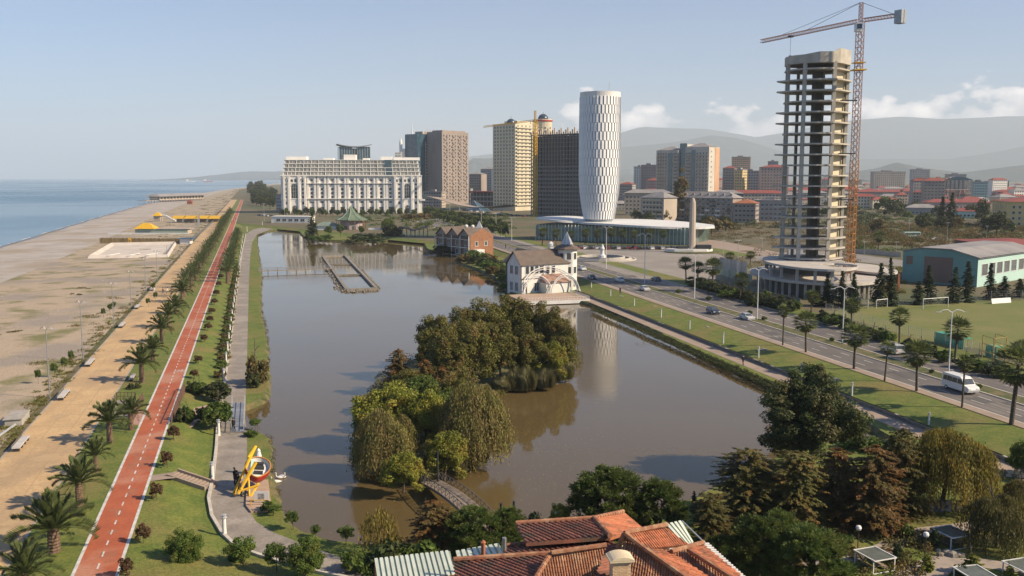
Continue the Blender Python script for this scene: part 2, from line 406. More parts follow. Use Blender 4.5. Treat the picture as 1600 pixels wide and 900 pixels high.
# --- lawn that falls from the cycle path to the lake walk, and the walk
wl_px = [(640,935),(541,905),(470,890),(400,868),(366,853),(347,835),(331,808),(326,780),(333,745),(338,700),(340,665),(345,630),(352,592),(362,520),(372,440),(378,395),(384,366),(395,358.5),(420,353.5),(470,346)]
wr_px = [(660,900),(541,874),(470,848),(430,833),(400,815),(388,795),(384,770),(384,740),(386,710),(386,680),(383,650),(385,592),(387,520),(389,440),(391,400),(394,379),(401,367),(422,358.5),(440,355.5),(472,350)]
wl_pts, wr_pts = gpts(wl_px, Z_L+.03), gpts(wr_px, Z_L+.03)
lawn_l = resample(lineL(.332, [1100,1000,900,800,700,600,500,440,400,366], 0.015), 60)
lawn_r = resample([G(600,1060,Z_L+.03)] + wl_pts[:-3], 60)
lw = MB(); prev = lawn_l
for j in range(1, 7):
    t = j/6; s_ = t*t*(3-2*t)
    cur = [Vector((a.x*(1-t)+b.x*t, a.y*(1-t)+b.y*t, a.z*(1-s_)+b.z*s_)) for a, b in zip(lawn_l, lawn_r)]
    lw.loft(cur, prev); prev = cur
lw.obj('lakeside_lawn', grass, smooth=True, kind='structure')
MB().loft(wr_pts, wl_pts).obj('lake_walk', walkm, kind='structure')
cb = MB()
for line in (wl_pts,):
    l2 = dens(line[:-3], 2.5)
    for i in range(len(l2)-1):
        a, b = l2[i], l2[i+1]; t = (b-a).normalized(); n = Vector((t.y,-t.x,0))*.16
        cb.add([a-n, b-n, b+n, a+n, a-n+Vector((0,0,.28)), b-n+Vector((0,0,.28)), b+n+Vector((0,0,.28)), a+n+Vector((0,0,.28))],
               [(4,5,6,7),(0,1,5,4),(2,3,7,6)])
cb.obj('walk_kerb', K['stone'], kind='structure')
# --- the avenue
xs = [640, 680, 720, 780, 850, 950, 1080, 1200, 1350, 1500, 1650, 1900, 2300]
def stripR(name, k0, k1, z0, z1, mt, xx=xs): return MB().loft(lineR(k0, xx, z0), lineR(k1, xx, z1)).obj(name, mt, kind='structure')
stripR('sidewalk', .340, .333, .10, .10, sidew)
stripR('road', .333, .270, .012, .012, asph)
stripR('median', .3075, .2975, .13, .13, bankg)
stripR('verge', .270, .255, .10, .10, grass)
kb = MB()
for k, dz in ((.333,.11),(.3078,.14),(.2972,.14),(.2703,.11)):
    a = lineR(k, xs, dz); nn = Vector((.14, .03, 0))
    kb.loft([p-nn for p in a], [p+nn for p in a])
    kb.loft([p-nn-Vector((0,0,dz)) for p in a], [p-nn for p in a]); kb.loft([p+nn for p in a], [p+nn-Vector((0,0,dz)) for p in a])
kb.obj('road_kerb', K['stone'], kind='structure')
lm = MB()
for k in (.3245, .316, .2885, .279):
    a = G(2300, 277.4+k*(2300-VR), .018); b = G(660, 277.4+k*(660-VR), .018); dv = (b-a).normalized(); nv = Vector((dv.y,-dv.x,0)); d = 0; L_ = min((b-a).length, 700)
    while d < L_:
        p = a+dv*d; q = p+dv*2.6; lm.poly([p+nv*.08, p-nv*.08, q-nv*.08, q+nv*.08]); d += 7.0
lm.obj('lane_marking', K['dashw'], kind='structure')
# slope, wall, lake path, hedge strip of the avenue side
xr = [900, 930, 980, 1050, 1120, 1200, 1300, 1400, 1500, 1600, 1750, 1950]
top = lineR(.340, xr, .03); wt_ = [G(x, 277.4+.388*(x-VR), -.75 if x > 910 else Z_L-.1) for x in xr]
sl_ = MB(); prev = top
for j in range(1, 6):
    t = j/5; s_ = t**1.5
    cur = [Vector((a.x*(1-t)+b.x*t, a.y*(1-t)+b.y*t, a.z*(1-(s_ if i_ else min(1, t*4)))+b.z*(s_ if i_ else min(1, t*4)))) for i_, (a, b) in enumerate(zip(top, wt_))]
    sl_.loft(cur, prev); prev = cur
sl_.obj('avenue_lawn', grass, smooth=True, kind='structure')
pa = [G(x, 277.4+.392*(x-VR), Z_L+.03) for x in xr]; pb = [G(x, 277.4+.411*(x-VR), Z_L+.03) for x in xr]
MB().loft(pb, pa).obj('lakeside_path', sidew, kind='structure')
# --- open surfaces of the avenue side
def flat(name, px, z, mt): return sheet(name, gpts(px, z), [], mt)
flat('plaza', [(735,350),(790,366),(860,384),(1085,387),(1125,398),(1150,412),(1130,432),(1085,452),(1020,441),(940,418),(840,388),(770,367)], .018, mat('pale_asphalt', (.30,.265,.225), (.24,.21,.18), .9, .08, detail=9))
flat('footpath', [(1085,372),(1130,377),(1210,393),(1260,402),(1300,412),(1290,418),(1200,402),(1120,388),(1085,384)], .03, sidew)
flat('plaza_lawn', [(1085,379),(1120,384),(1190,397),(1170,402),(1125,397),(1085,388.5)], .024, grass)
flat('sports_field', [(1290,487),(1345,479),(1460,474),(1600,468),(1900,470),(2000,640),(1720,580),(1600,556),(1440,531)], .01, mat('worn_turf', (.125,.15,.03), (.175,.165,.05), .95, .1, fine=.2, detail=9, bump=.3, bscale=5))
flat('side_road', [(1140,397),(1300,392),(1420,408),(1600,420),(1900,440),(1900,455),(1600,432),(1420,418),(1300,404),(1180,408)], .02, mat('pale_road', (.27,.24,.21), (.21,.19,.17), .9, .1, detail=8))
# --- tree island
isl_px = [(572,735),(600,760),(655,750),(700,738),(742,724),(760,690),(765,640),(790,606),(840,604),(895,580),(902,555),(860,535),(780,530),(690,550),(630,570),(600,592),(575,640),(563,690)]
isl = resample(gpts(isl_px + [isl_px[0]], Z_W), 90)[:-1]
if sum(isl[i].x*isl[(i+1)%len(isl)].y-isl[(i+1)%len(isl)].x*isl[i].y for i in range(len(isl))) < 0: isl.reverse()
im = MB(); it, ib = inset(isl, -.9, Z_W+.75, .3), inset(isl, .25, Z_W-.4, .3)
im.loft(cl(ib), cl(it)); im.poly(it); im.obj('tree_island', bankg, kind='structure')
# --- hills and mountains
def ridge(name, prof, Y, depth, mt, seed, base=0):
    r = np.random.default_rng(seed); pts = [(XY(x, Y).x, ZT(y, Y)) for x, y in prof]
    xa = np.linspace(pts[0][0], pts[-1][0], 160); ha = np.interp(xa, [p[0] for p in pts], [p[1] for p in pts])
    nzv = np.zeros(160)
    for o in (6, 13, 29, 55): nzv += np.interp(np.linspace(0, o, 160), range(o+1), r.normal(0, 1, o+1))/o**.85
    ha = np.maximum(ha*(1 + .16*nzv) , base)
    rows = []; nr = 14
    for j in range(nr):
        t = j/(nr-1); w = math.sin(t*math.pi*.5) if t <= 1 else 0
        gul = np.interp(np.linspace(0, 40, 160), range(41), r.normal(0, 1, 41))
        rows.append([(xa[i], Y - depth*(1-t) + gul[i]*depth*.05*(1-t), -2 + (ha[i]+2)*(t**1.2)*(1 + .10*gul[i]*(1-t)*t*3)) for i in range(160)])
    rows.append([(xa[i], Y+depth*.8, -2) for i in range(160)])
    mb = MB()
    for j in range(len(rows)-1): mb.loft(rows[j], rows[j+1])
    return mb.obj(name, mt, smooth=True, kind='structure')
hillm = mat('wooded_hill', (.022,.038,.020), (.042,.050,.028), .95, .006, detail=10, bump=.6, bscale=.03)
ridge('mountains', [(600,262),(760,242),(900,228),(1000,200),(1100,204),(1180,215),(1290,192),(1400,178),(1480,181),(1560,178),(1700,190),(1900,205),(2300,240)], 20000, 4800, hillm, 1)
ridge('hills', [(880,245),(960,232),(1040,223),(1110,211),(1150,214),(1220,236),(1330,248),(1480,246),(1600,226),(1750,215),(1950,240),(2200,262)], 14500, 2400, hillm, 2)
ridge('hills', [(700,268),(740,247),(800,243),(860,252),(930,262),(980,268)], 11000, 1500, hillm, 3)
ridge('hills', [(1300,273),(1370,262),(1400,253),(1440,262),(1500,270),(1560,264),(1600,259),(1700,240),(1850,236),(2100,262)], 8000, 1200, hillm, 4)
ridge('headland', [(320,276),(350,272),(390,268),(440,266),(520,267),(640,272)], 15000, 2500, hillm, 6)
# --- air: one even box of haze round everything
hz = bpy.data.materials.new('haze'); hz.use_nodes = True; ht = hz.node_tree; ht.nodes.clear()
pv = ht.nodes.new('ShaderNodeVolumePrincipled'); pv.inputs['Color'].default_value = (.78,.89,1.0,1); pv.inputs['Density'].default_value = 7.5e-5; pv.inputs['Anisotropy'].default_value = 0.0
ho = ht.nodes.new('ShaderNodeOutputMaterial'); ht.links.new(pv.outputs[0], ho.inputs['Volume'])
MB().box(-46000, 46000, -450, 46000, -4.5, 1780).obj('haze', hz, kind='stuff')
# ================================================================ vegetation
class Leaves:                             # many small leaf-sized faces
    def __init__(s, rng): s.V = []; s.t = []; s.rng = rng
    def quads(s, c, n, size, asp=1.0, along=None, tone=(.65, 1.35)):
        c = np.asarray(c, float); k = len(c); r = s.rng
        n = np.asarray(n, float); n = n/np.maximum(1e-6, np.linalg.norm(n, axis=1, keepdims=True))
        a = r.normal(0, 1, (k, 3)) if along is None else np.asarray(along, float)
        a = a - n*np.sum(a*n, 1, keepdims=True); a /= np.maximum(1e-6, np.linalg.norm(a, axis=1, keepdims=True))
        b = np.cross(n, a); sz = np.asarray(size)*np.ones(k)*r.uniform(.7, 1.3, k); u = a*(sz*asp*.5)[:, None]; w = b*(sz*.5)[:, None]
        s.V.append(np.stack([c-u, c-w*.9+u*.1, c+u, c+w*.9-u*.1], 1)); s.t.append(r.uniform(*tone, k))
    def mesh(s, name, mt):
        v = np.concatenate(s.V); t = np.concatenate(s.t); k = len(v)
        me = bpy.data.meshes.new(name); me.vertices.add(k*4); me.loops.add(k*4); me.polygons.add(k)
        me.vertices.foreach_set('co', v.reshape(-1).astype('f')); me.loops.foreach_set('vertex_index', np.arange(k*4, dtype='i'))
        me.polygons.foreach_set('loop_start', np.arange(0, k*4, 4, dtype='i'))
        me.attributes.new('tone', 'FLOAT', 'FACE').data.foreach_set('value', t.astype('f'))
        me.materials.append(mt); me.update(calc_edges=True); return me
def dirs(r, k):
    d = r.normal(0, 1, (k, 3)); return d/np.linalg.norm(d, axis=1, keepdims=True)
def trunk_mesh(name, rng, h, r0, spread, nb=7, mt=None, fork=.35):
    mb = MB(); top = Vector((rng.normal(0, .03)*h, rng.normal(0, .03)*h, h*.8)); n = 5
    pts = [Vector((0,0,-.3)).lerp(top, i/n) + Vector((rng.normal(0, .012)*h*(0 < i < n), rng.normal(0, .012)*h*(0 < i < n), 0)) for i in range(n+1)]
    mb.path(pts, [r0*(1-.75*i/n) for i in range(n+1)], 7)
    for i in range(nb):
        t = fork + (1-fork)*i/nb*.9; p = Vector((0,0,-.3)).lerp(top, t); a = i*2.4 + rng.uniform(0, .8); L = spread*(1-.35*t)*rng.uniform(.6, .9)
        e = p + Vector((math.cos(a)*L, math.sin(a)*L, L*.55)); mdl = p.lerp(e, .5) + Vector((0,0,L*.06))
        mb.path([p, mdl, e], [r0*.42, r0*.27, r0*.1], 5)
    return mb.mesh(name, mt or K['bark'])
def tree_proto(nm, cat, crown, trunk):
    def fn():
        t = thing(nm, '', cat); ob('trunk', trunk, t); ob('crown', crown, t); return t
    return Proto(fn)
def broad(seed, h, rx, rz_, ncl, nl, size, mt, zc=.6, rc=.32, flat_=.8):
    r = np.random.default_rng(seed); L = Leaves(r)
    d = dirs(r, ncl*3); d = d[d[:, 2] > -.75][:ncl]; rad = r.uniform(.35, 1.0, len(d))**.7*(1 + .22*np.sin(d[:, 0]*4+seed)*np.cos(d[:, 2]*5+seed*2)+.14*np.sin(d[:, 1]*7+seed*3))
    cc = np.stack([d[:, 0]*rx*rad, d[:, 1]*rx*rad, h*zc + d[:, 2]*rz_*rad], 1)
    for c in cc:
        q = rx*rc*r.uniform(.6, 1.25); k = int(nl*r.uniform(.7, 1.2)); e = dirs(r, k)
        p = c + e*np.array([1, 1, flat_])*(q*r.uniform(.45, 1.05, k)**.7)[:, None]
        L.quads(p, e*.9 + r.normal(0, .55, (k, 3)) + [0, 0, .25], size, 1.5)
    return L.mesh('crown', mt)
def willow(seed, h, rx, ns, mt, size=.22, low=.06):
    """hanging strands gathered in bunches of uneven height and reach"""
    r = np.random.default_rng(seed); L = Leaves(r); nb = 58
    ba = r.uniform(0, 2*math.pi, nb); bq = rx*np.sqrt(r.uniform(.0, 1, nb)); bh = r.uniform(.74, 1.04, nb); bl = r.uniform(.7, 1.1, nb); bt = r.uniform(.7, 1.2, nb)
    for i in range(ns):
        k_ = i % nb; x0 = bq[k_]*.82*math.cos(ba[k_]) + r.normal(0, .085*rx); y0 = bq[k_]*.82*math.sin(ba[k_]) + r.normal(0, .085*rx)
        q = math.hypot(x0, y0); a = math.atan2(y0, x0); z0 = h*(1 - .42*(q/rx)**2)*bh[k_]*r.uniform(.93, 1.03)
        ln = max(.6, (z0 - h*low)*r.uniform(.55, 1.0)*bl[k_]*(.62+.55*q/rx)); k = max(4, int(ln/.33)); t = np.linspace(0, 1, k); out = rx*.22*r.uniform(.3, 1.2)*np.sqrt(t)
        p = np.stack([x0+np.cos(a)*out, y0+np.sin(a)*out, z0 + .4*np.sin(np.minimum(t*6, math.pi)) - ln*t**1.15], 1) + r.normal(0, .06, (k, 3))
        nn = np.stack([np.cos(a)+r.normal(0, .8, k), np.sin(a)+r.normal(0, .8, k), r.normal(.1, .25, k)], 1)
        L.quads(p, nn, size, 2.9, along=np.tile([0, 0, 1], (k, 1)) + r.normal(0, .16, (k, 3)), tone=(.65*bt[k_], 1.25*bt[k_]))
    return L.mesh('crown', mt)
def conifer(seed, h, rb, nw, nbr, nl, mt, size=.3, droop=.25, z0=.08, power=1.0, asp=2.0):
    r = np.random.default_rng(seed); L = Leaves(r)
    for i in range(nw):
        t = i/(nw-1); z = h*(z0 + (1-z0)*t**.9); R_ = rb*(1-t)**power*r.uniform(.85, 1.1) + .12
        for j in range(max(3, int(nbr*(1-.55*t)))):
            a = j*2*math.pi/nbr + r.uniform(0, 6.28); Lb = R_*r.uniform(.65, 1.12); k = max(4, int(nl*(1-.5*t))); u = r.uniform(.12, 1, k)**.8
            w = (1-u)*Lb*.34 + .1
            p = np.stack([np.cos(a)*u*Lb - np.sin(a)*r.normal(0, 1, k)*w*.5, np.sin(a)*u*Lb + np.cos(a)*r.normal(0, 1, k)*w*.5,
                          z - droop*Lb*u**1.6 + r.normal(0, .08, k)*h*.05 + .1*Lb*u], 1)
            L.quads(p, np.stack([np.cos(a)*.35+r.normal(0, .35, k), np.sin(a)*.35+r.normal(0, .35, k), np.ones(k)], 1), size, asp,
                    along=np.tile([np.cos(a), np.sin(a), -.2], (k, 1)) + r.normal(0, .5, (k, 3)), tone=(r.uniform(.6, .85), r.uniform(1.05, 1.35)))
    return L.mesh('crown', mt)
def pine(seed, h, rx, ncl, nl, mt, size=.34):
    r = np.random.default_rng(seed); L = Leaves(r)
    for i in range(ncl):
        t = r.uniform(.18, 1); a = r.uniform(0, 6.28); q = rx*math.sqrt(max(.03, 1-((t-.42)/.6)**2))*r.uniform(.35, 1.0)
        c = np.array([math.cos(a)*q, math.sin(a)*q, h*t]); k = int(nl*r.uniform(.7, 1.3)); e = dirs(r, k) + [math.cos(a)*.3, math.sin(a)*.3, .45]
        p = c + e*(rx*.17*r.uniform(.5, 1.25))*r.uniform(.3, 1, (k, 1))
        L.quads(p, np.cross(e, dirs(r, k)), size*.55, 2.6, along=e, tone=(r.uniform(.6, .9), r.uniform(1.05, 1.4)))
    return L.mesh('crown', mt)
M_ol = leafmat('olive_leaf', (.13,.14,.032), (.165,.15,.04), (.17,.125,.04))
M_gr = leafmat('green_leaf', (0.068,0.115,0.022), (0.115,0.162,0.030), (0.149,0.162,0.034))
M_dk = leafmat('dark_leaf', (0.041,0.068,0.019), (0.074,0.084,0.030), (0.095,0.088,0.034))
M_yg = leafmat('yellowgreen_leaf', (0.162,0.189,0.027), (0.243,0.243,0.041), (0.270,0.216,0.041))
M_br = leafmat('rust_needle', (.185,.105,.04), (.14,.12,.042), (.22,.11,.035))
M_bo = leafmat('rust_olive_needle', (.16,.135,.045), (.12,.125,.04), (.20,.13,.04))
M_pi = leafmat('pine_needle', (.07,.115,.025), (.11,.145,.033), (.13,.14,.03))
M_wb = leafmat('brown_willow', (.24,.185,.07), (.19,.175,.055), (.17,.17,.05))
M_wy = leafmat('yellow_willow', (.30,.22,.045), (.21,.185,.04), (.25,.22,.045))
M_wd = leafmat('dark_willow', (0.115,0.108,0.035), (0.135,0.119,0.041))
M_sp = leafmat('spruce_needle', (0.030,0.051,0.022), (0.047,0.070,0.027))
M_rd = leafmat('reddish_leaf', (0.135,0.061,0.034), (0.101,0.078,0.032))
M_pf = leafmat('palm_leaf', (0.068,0.097,0.030), (0.101,0.124,0.041), rnd=.12)
M_fan = leafmat('fan_palm_leaf', (.085,.115,.035), (.13,.145,.045), rnd=.12)
M_deadp = leafmat('dead_palm_leaf', (.22,.165,.085), (.17,.13,.065), rnd=.12)
M_re = leafmat('reed_leaf', (0.115,0.121,0.061), (0.176,0.162,0.074))
M_au = leafmat('autumn_scrub', (0.176,0.121,0.043), (0.115,0.115,0.038), (0.230,0.135,0.047))
rg = np.random.default_rng(3)
TP = {}
def mk(key, nm, cat, crown, h, w, trunk): TP[key] = (tree_proto(nm, cat, crown, trunk), h, w)
tk1 = trunk_mesh('trunk', rg, 9, .26, 3.4, 8); tk2 = trunk_mesh('trunk', rg, 10, .22, 2.2, 10, fork=.2); tk3 = trunk_mesh('trunk', rg, 4, .09, 1.1, 5, fork=.45)
for i, s_ in enumerate((11, 12, 13)):
    mk('olive%d' % i, 'broadleaf_tree', 'tree', broad(s_, 10, 3.6, 4.4, 130, 190, .21, M_ol, .53, .25, .9), 10.3, 9.2, tk1)
for i in (0, 1): mk('green%d' % i, 'broadleaf_tree', 'tree', broad(21+i, 9, 4, 3.8, 120, 190, .21, M_gr, .54, .27), 9.2, 9, tk1)
mk('yellowgreen', 'broadleaf_tree', 'tree', broad(25, 8, 3.8, 3.6, 110, 190, .21, M_yg, .52, .27), 8.3, 8.6, tk1)
mk('bigdark', 'broadleaf_tree', 'tree', broad(26, 13, 5.4, 5.7, 260, 240, .21, M_dk, .55, .2), 13.2, 11.6, trunk_mesh('trunk', rg, 12, .4, 4.6, 10))
for i in (0, 1):
    mk('rust%d' % i, 'bald_cypress', 'tree', conifer(31+i, 10, 3.7, 34, 13, 95, M_br, .19, .18, .04, .32), 10, 7.8, tk2)
    mk('rustolive%d' % i, 'bald_cypress', 'tree', conifer(34+i, 11, 4.2, 36, 14, 100, M_bo, .19, .12, .04, .28), 11, 9, tk2)
    mk('pine%d' % i, 'pine_tree', 'tree', pine(41+i, 8.5, 3.7, 190, 170, M_pi, .24), 9, 8, tk1)
mk('willowbrown', 'willow_tree', 'tree', willow(51, 9, 4.4, 2600, M_wb, .12), 9, 9, tk1)
mk('willowolive', 'willow_tree', 'tree', willow(52, 10, 4.6, 2800, M_wb, .12), 10, 9.4, tk1)
mk('willowyellow', 'willow_tree', 'tree', willow(53, 9, 4.8, 2800, M_wy, .12), 9, 9.8, tk1)
mk('willowdark', 'willow_tree', 'tree', willow(54, 6, 4.4, 2000, M_wd, .12), 6, 9, tk1)
mk('willowsmall', 'willow_tree', 'tree', willow(55, 5, 2.4, 190, M_wy, .15, .2), 5, 5, tk3)
mk('spruce0', 'spruce_tree', 'tree', conifer(61, 9, 2.0, 22, 9, 22, M_sp, .4, .3, .04, .9), 9, 4, tk2)
mk('spruce1', 'spruce_tree', 'tree', conifer(62, 9, 2.5, 20, 9, 22, M_sp, .42, .35, .04, .8), 9, 5, tk2)
for i in (0, 1): mk('sapling%d' % i, 'young_tree', 'tree', broad(71+i, 4, 1.35, 1.25, 46, 80, .15, M_gr, .68, .36), 4.2, 3, tk3)
mk('reddish', 'young_tree', 'tree', broad(73, 2.2, .85, .85, 26, 46, .17, M_rd, .62, .4), 2.35, 1.9, trunk_mesh('trunk', rg, 2, .05, .5, 4))
mk('ball0', 'round_shrub', 'shrub', broad(81, 2, 1.1, 1.05, 46, 60, .2, M_dk, .5, .36), 2.1, 2.4, tk3)
mk('ball1', 'round_shrub', 'shrub', broad(82, 2, 1.15, 1.0, 46, 60, .2, M_gr, .5, .38), 2.1, 2.4, tk3)
mk('hedge0', 'flowering_shrub', 'shrub', broad(83, 1.7, 1.25, .85, 36, 50, .22, M_au, .48, .42), 1.7, 2.8, tk3)
mk('hedge1', 'flowering_shrub', 'shrub', broad(84, 1.7, 1.25, .85, 36, 50, .22, M_gr, .48, .42), 1.7, 2.8, tk3)
mk('goldshrub', 'golden_shrub', 'shrub', conifer(85, 2, 1.4, 14, 12, 22, M_yg, .2, .05, .02, .45), 2, 2.8, tk3)
mk('topiary', 'clipped_cypress', 'shrub', broad(86, 2.6, .8, 1.35, 60, 60, .16, M_dk, .5, .3), 2.7, 1.8, tk3)
mk('poplar', 'poplar_tree', 'tree', broad(87, 18, 2.6, 8.2, 70, 70, .6, M_au, .52, .4), 18, 5.6, tk1)
for i, m_ in enumerate((M_dk, M_gr, M_au)):
    mk('far%d' % i, 'broadleaf_tree', 'tree', broad(91+i, 8, 3.8, 3.3, 34, 46, .62, m_, .55, .36), 8, 8.2, tk1)
    mk('bush%d' % i, 'wild_bush', 'shrub', broad(95+i, 3, 2.2, 1.5, 26, 40, .42, m_, .45, .4), 3, 4.8, tk3)
# reeds
r_ = np.random.default_rng(99); L_ = Leaves(r_)
a_ = r_.uniform(0, 6.28, 1500); q_ = 1.5*np.sqrt(r_.uniform(0, 1, 1500)); h_ = 1.75*r_.uniform(.35, 1.0, 1500)*(1-.45*(q_/1.5)**2)
for t_ in (.25, .75):
    L_.quads(np.stack([np.cos(a_)*q_*(1+.25*t_), np.sin(a_)*q_*(1+.25*t_), h_*t_], 1), np.stack([np.cos(a_+1), np.sin(a_+1), .2+0*a_], 1), .09, 8, along=np.stack([np.cos(a_)*.9*q_/1.5 + r_.normal(0,.25,1500), np.sin(a_)*.9*q_/1.5+ r_.normal(0,.25,1500), 1+0*a_], 1))
_reed = L_.mesh('leaf_clump', M_re)
TP['reed'] = (Proto(lambda: ob('reed_clump', _reed, label='', category='reeds')), 1.7, 4)
# --- date palms: trunk and arching fronds
def frond_mesh(seed, ln=3.3, sag=1.5, nlf=22, mt=None):
    r = np.random.default_rng(seed); L = Leaves(r); mb = []; t = np.linspace(.1, 1, nlf)
    px_ = ln*(t*.95 - .12*t**3); pz = ln*.50*t - sag*t**2.1
    for sgn in (-1, 1):
        wl_ = .62*np.sin(np.pi*np.clip(t*.86+.14, 0, 1))**.7*r.uniform(.85, 1.1, nlf)
        c = np.stack([px_ + wl_*.34, sgn*wl_*.42, pz - .1*wl_ + .05], 1); al = np.stack([.75+0*t, sgn*np.ones(nlf), -.35-.5*t], 1)
        L.quads(c, np.stack([-.2*np.ones(nlf), -sgn*.55*np.ones(nlf), np.ones(nlf)], 1), .15, wl_.mean()*1.35/.15, along=al, tone=(.7, 1.3))
    L.quads(np.stack([px_, 0*t, pz], 1), np.tile([0, 0, 1], (nlf, 1)), .09, 2.2, along=np.stack([1+0*t, 0*t, .5-sag*.65*t], 1), tone=(1.1, 1.5))
    return L.mesh('frond', mt)
FR = [frond_mesh(i, 3.3+.2*i, s_, 22, M_pf) for i, s_ in enumerate((.9, 1.5, 2.3))]
FRS = [frond_mesh(7+i, 3.4, s_, 9, M_pf) for i, s_ in enumerate((.9, 1.6, 2.3))]
def palm_trunk(h, r0, r1, mt, name='trunk'):
    mb = MB(); n = int(h/.22); pr = [(r0*1.12, -.3)]
    for i in range(n+1):
        z = h*i/n; r = r0+(r1-r0)*i/n; pr += [(r*1.07, z), (r*.92, z+h/n*.5)]
    pr.append((.05, h+.15)); mb.lathe(pr, 9); return mb.mesh(name, mt)
def frond_set(rng, n):
    out = []
    for i in range(n):
        e = .92*(i/n)**.8; out.append((i*2.399 + rng.uniform(-.2, .2), e, min(2, int(i/n*3)), rng.uniform(.85, 1.1)))
    return out
tr_short = palm_trunk(1.7, .48, .40, K['palmbark']); tr_mid = palm_trunk(2.6, .42, .34, K['palmbark'])
def date_palm(seed, n, tr, h):
    def fn():
        rng = np.random.default_rng(seed); t = thing('date_palm', '', 'palm tree'); ob('trunk', tr, t)
        for a, e, k, s in frond_set(rng, n):
            f = ob('frond', FR[k], t, (0, 0, h)); f.rotation_euler = (0, -(1.15-1.5*e), a); f.scale = (s, s, s)
        return t
    return fn
def joined_palm(seed, n, h, fr=FRS):
    rng = np.random.default_rng(seed); V = []; T_ = []
    for a, e, k, s in frond_set(rng, n):
        me = fr[k]; v = np.empty(len(me.vertices)*3, 'f'); me.vertices.foreach_get('co', v); v = v.reshape(-1, 3)*s
        t_ = np.empty(len(me.polygons), 'f'); me.attributes['tone'].data.foreach_get('value', t_)
        m = np.array(Matrix.Rotation(a, 3, 'Z') @ Matrix.Rotation(-(1.15-1.5*e), 3, 'Y')); V.append((v @ m.T + [0, 0, h]).reshape(-1, 4, 3)); T_.append(t_)
    L = Leaves(rng); L.V = V; L.t = T_; return L.mesh('crown', M_pf)
far_palm = Proto(lambda: (lambda t: (ob('trunk', tr_mid, t), ob('crown', joined_palm(5, 30, 2.6), t), t)[2])(thing('date_palm', '', 'palm tree')))
near_palms = [Proto(date_palm(1, 34, tr_short, 1.7)), Proto(date_palm(2, 30, tr_mid, 2.6))]
GP = 'date palms in the row between promenade and cycle path'
row = [(85,862,1.12,0),(125,793,.98,1),(150,738,.66,1),(172,692,.92,1),(222,597,.98,1),(239,566,.9,1),(253,536,.98,1),(264,512,.98,1),(275,490,1.0,0),(285,472,1,1)]
extra = {0: 'big squat date palm with the broadest crown, casting shade across the promenade', 2: 'smallest date palm of the row, standing between two much larger palms'}
c0 = G(285, 472); c1 = G(*LN(VL, .545, 318)); dv = (c1-c0).normalized(); d = 11.0
for i, (x, y, s, k) in enumerate(row):
    near_palms[k].place(G(x, y), random.uniform(0, 6), (s, s*random.uniform(.92,1.08), s*random.uniform(.9,1.12)), extra.get(i) or 'spreading date palm, %s from the near end of the row along the tan promenade' % ORD[i], GP)
near_palms[0].place(G(40, 925), 1.0, .85, 'date palm cut by the bottom edge beside the tan promenade', GP)
near_palms[1].place(G(205, 672), 2.0, .8, 'date palm beside the small railed overlook between promenade and cycle path', GP)
i = len(row)
while d < 620:
    p = c0 + dv*d + Vector((random.uniform(-.6, .6), 0, 0))
    far_palm.place(p, random.uniform(0, 6), (lambda q: (q, q, q*random.uniform(.8,1.25)))(random.uniform(.85, 1.12)), 'spreading date palm, %s from the near end of the row along the tan promenade' % ORD[i] if i < 20
                   else 'small distant date palm in the dense far half of the promenade row', GP); d += 8.5 if d > 60 else 10; i += 1
q0 = G(*LN(VL, .232, 440)); dv2 = (G(*LN(VL, .232, 330))-q0).normalized()
for j in range(26):
    p = q0 + dv2*(j*9.5) + Vector((random.uniform(-.8, .8), 0, -.3)); 
    if j < 4: far_palm.place(p, random.uniform(0, 6), 1.25, 'tall date palm on the lake side of the red path, %s from the near end' % ORD[j], 'date palms on the lake side of the cycle path')
    else: far_palm.place(p, random.uniform(0, 6), random.uniform(.8, 1.1), 'small distant date palm on the lake side of the red path', 'date palms on the lake side of the cycle path')
# --- fan palms of the avenue
def fan_crown(seed, n=38, skirt=14, rad=1.25):
    r = np.random.default_rng(seed); L = Leaves(r); D = Leaves(r)
    for i in range(n+skirt):
        dead = i >= n; e = math.asin(max(-.75, 1 - 1.75*(i/n))) if not dead else -1.1-r.uniform(0, .3); a = i*2.399
        st = rad*(.75 if not dead else .4); dr = np.array([math.cos(a)*math.cos(e), math.sin(a)*math.cos(e), math.sin(e)]); c = dr*st; k = 9
        side = np.array([-math.sin(a), math.cos(a), 0]); up = np.cross(dr, side); u = np.linspace(-1.15, 1.15, k)
        al = dr*np.cos(u)[:, None] + side*np.sin(u)[:, None] - np.array([0, 0, .28]); al /= np.linalg.norm(al, axis=1, keepdims=True)
        (D if dead else L).quads(c + al*.42*rad*.8, np.tile(up, (k, 1)) + r.normal(0, .12, (k, 3)), .24, 3.9*rad*.8, along=al, tone=(.7, 1.3))
        if not dead: L.quads([c*.5], [up], .06, 12*rad, along=[dr])
    return L.mesh('crown', M_fan), D.mesh('dead_leaf_skirt', M_deadp)
fc, fd = fan_crown(4, 46, 16, 1.75); fc2, fd2 = fan_crown(6, 22, 5, 1.0)
def fan_palm(h, r0, r1, c, dd):
    def fn():
        t = thing('fan_palm', '', 'palm tree'); ob('trunk', palm_trunk(h, r0, r1, K['bark']), t); ob('crown', c, t, (0,0,h+.1)); ob('dead_leaf_skirt', dd, t, (0,0,h-.2)); return t
    return Proto(fn)
fpa = fan_palm(6.0, .19, .15, fc, fd); fpb = fan_palm(6.6, .13, .11, fc2, fd2)
def fan(x, y, top, label, group, thin=0, z=0.0):
    p = G(x, y, z); h = ZT(top, p.y) - z; pr, hh = ((fpb, 7.5) if thin else (fpa, 7.4))
    s = h/hh; w = max(s, .8)*1.15 if not thin else 1.1; pr.place(p, random.uniform(0, 6), (w*random.uniform(.9,1.1), w*random.uniform(.9,1.1), s), label, group, None, .05)
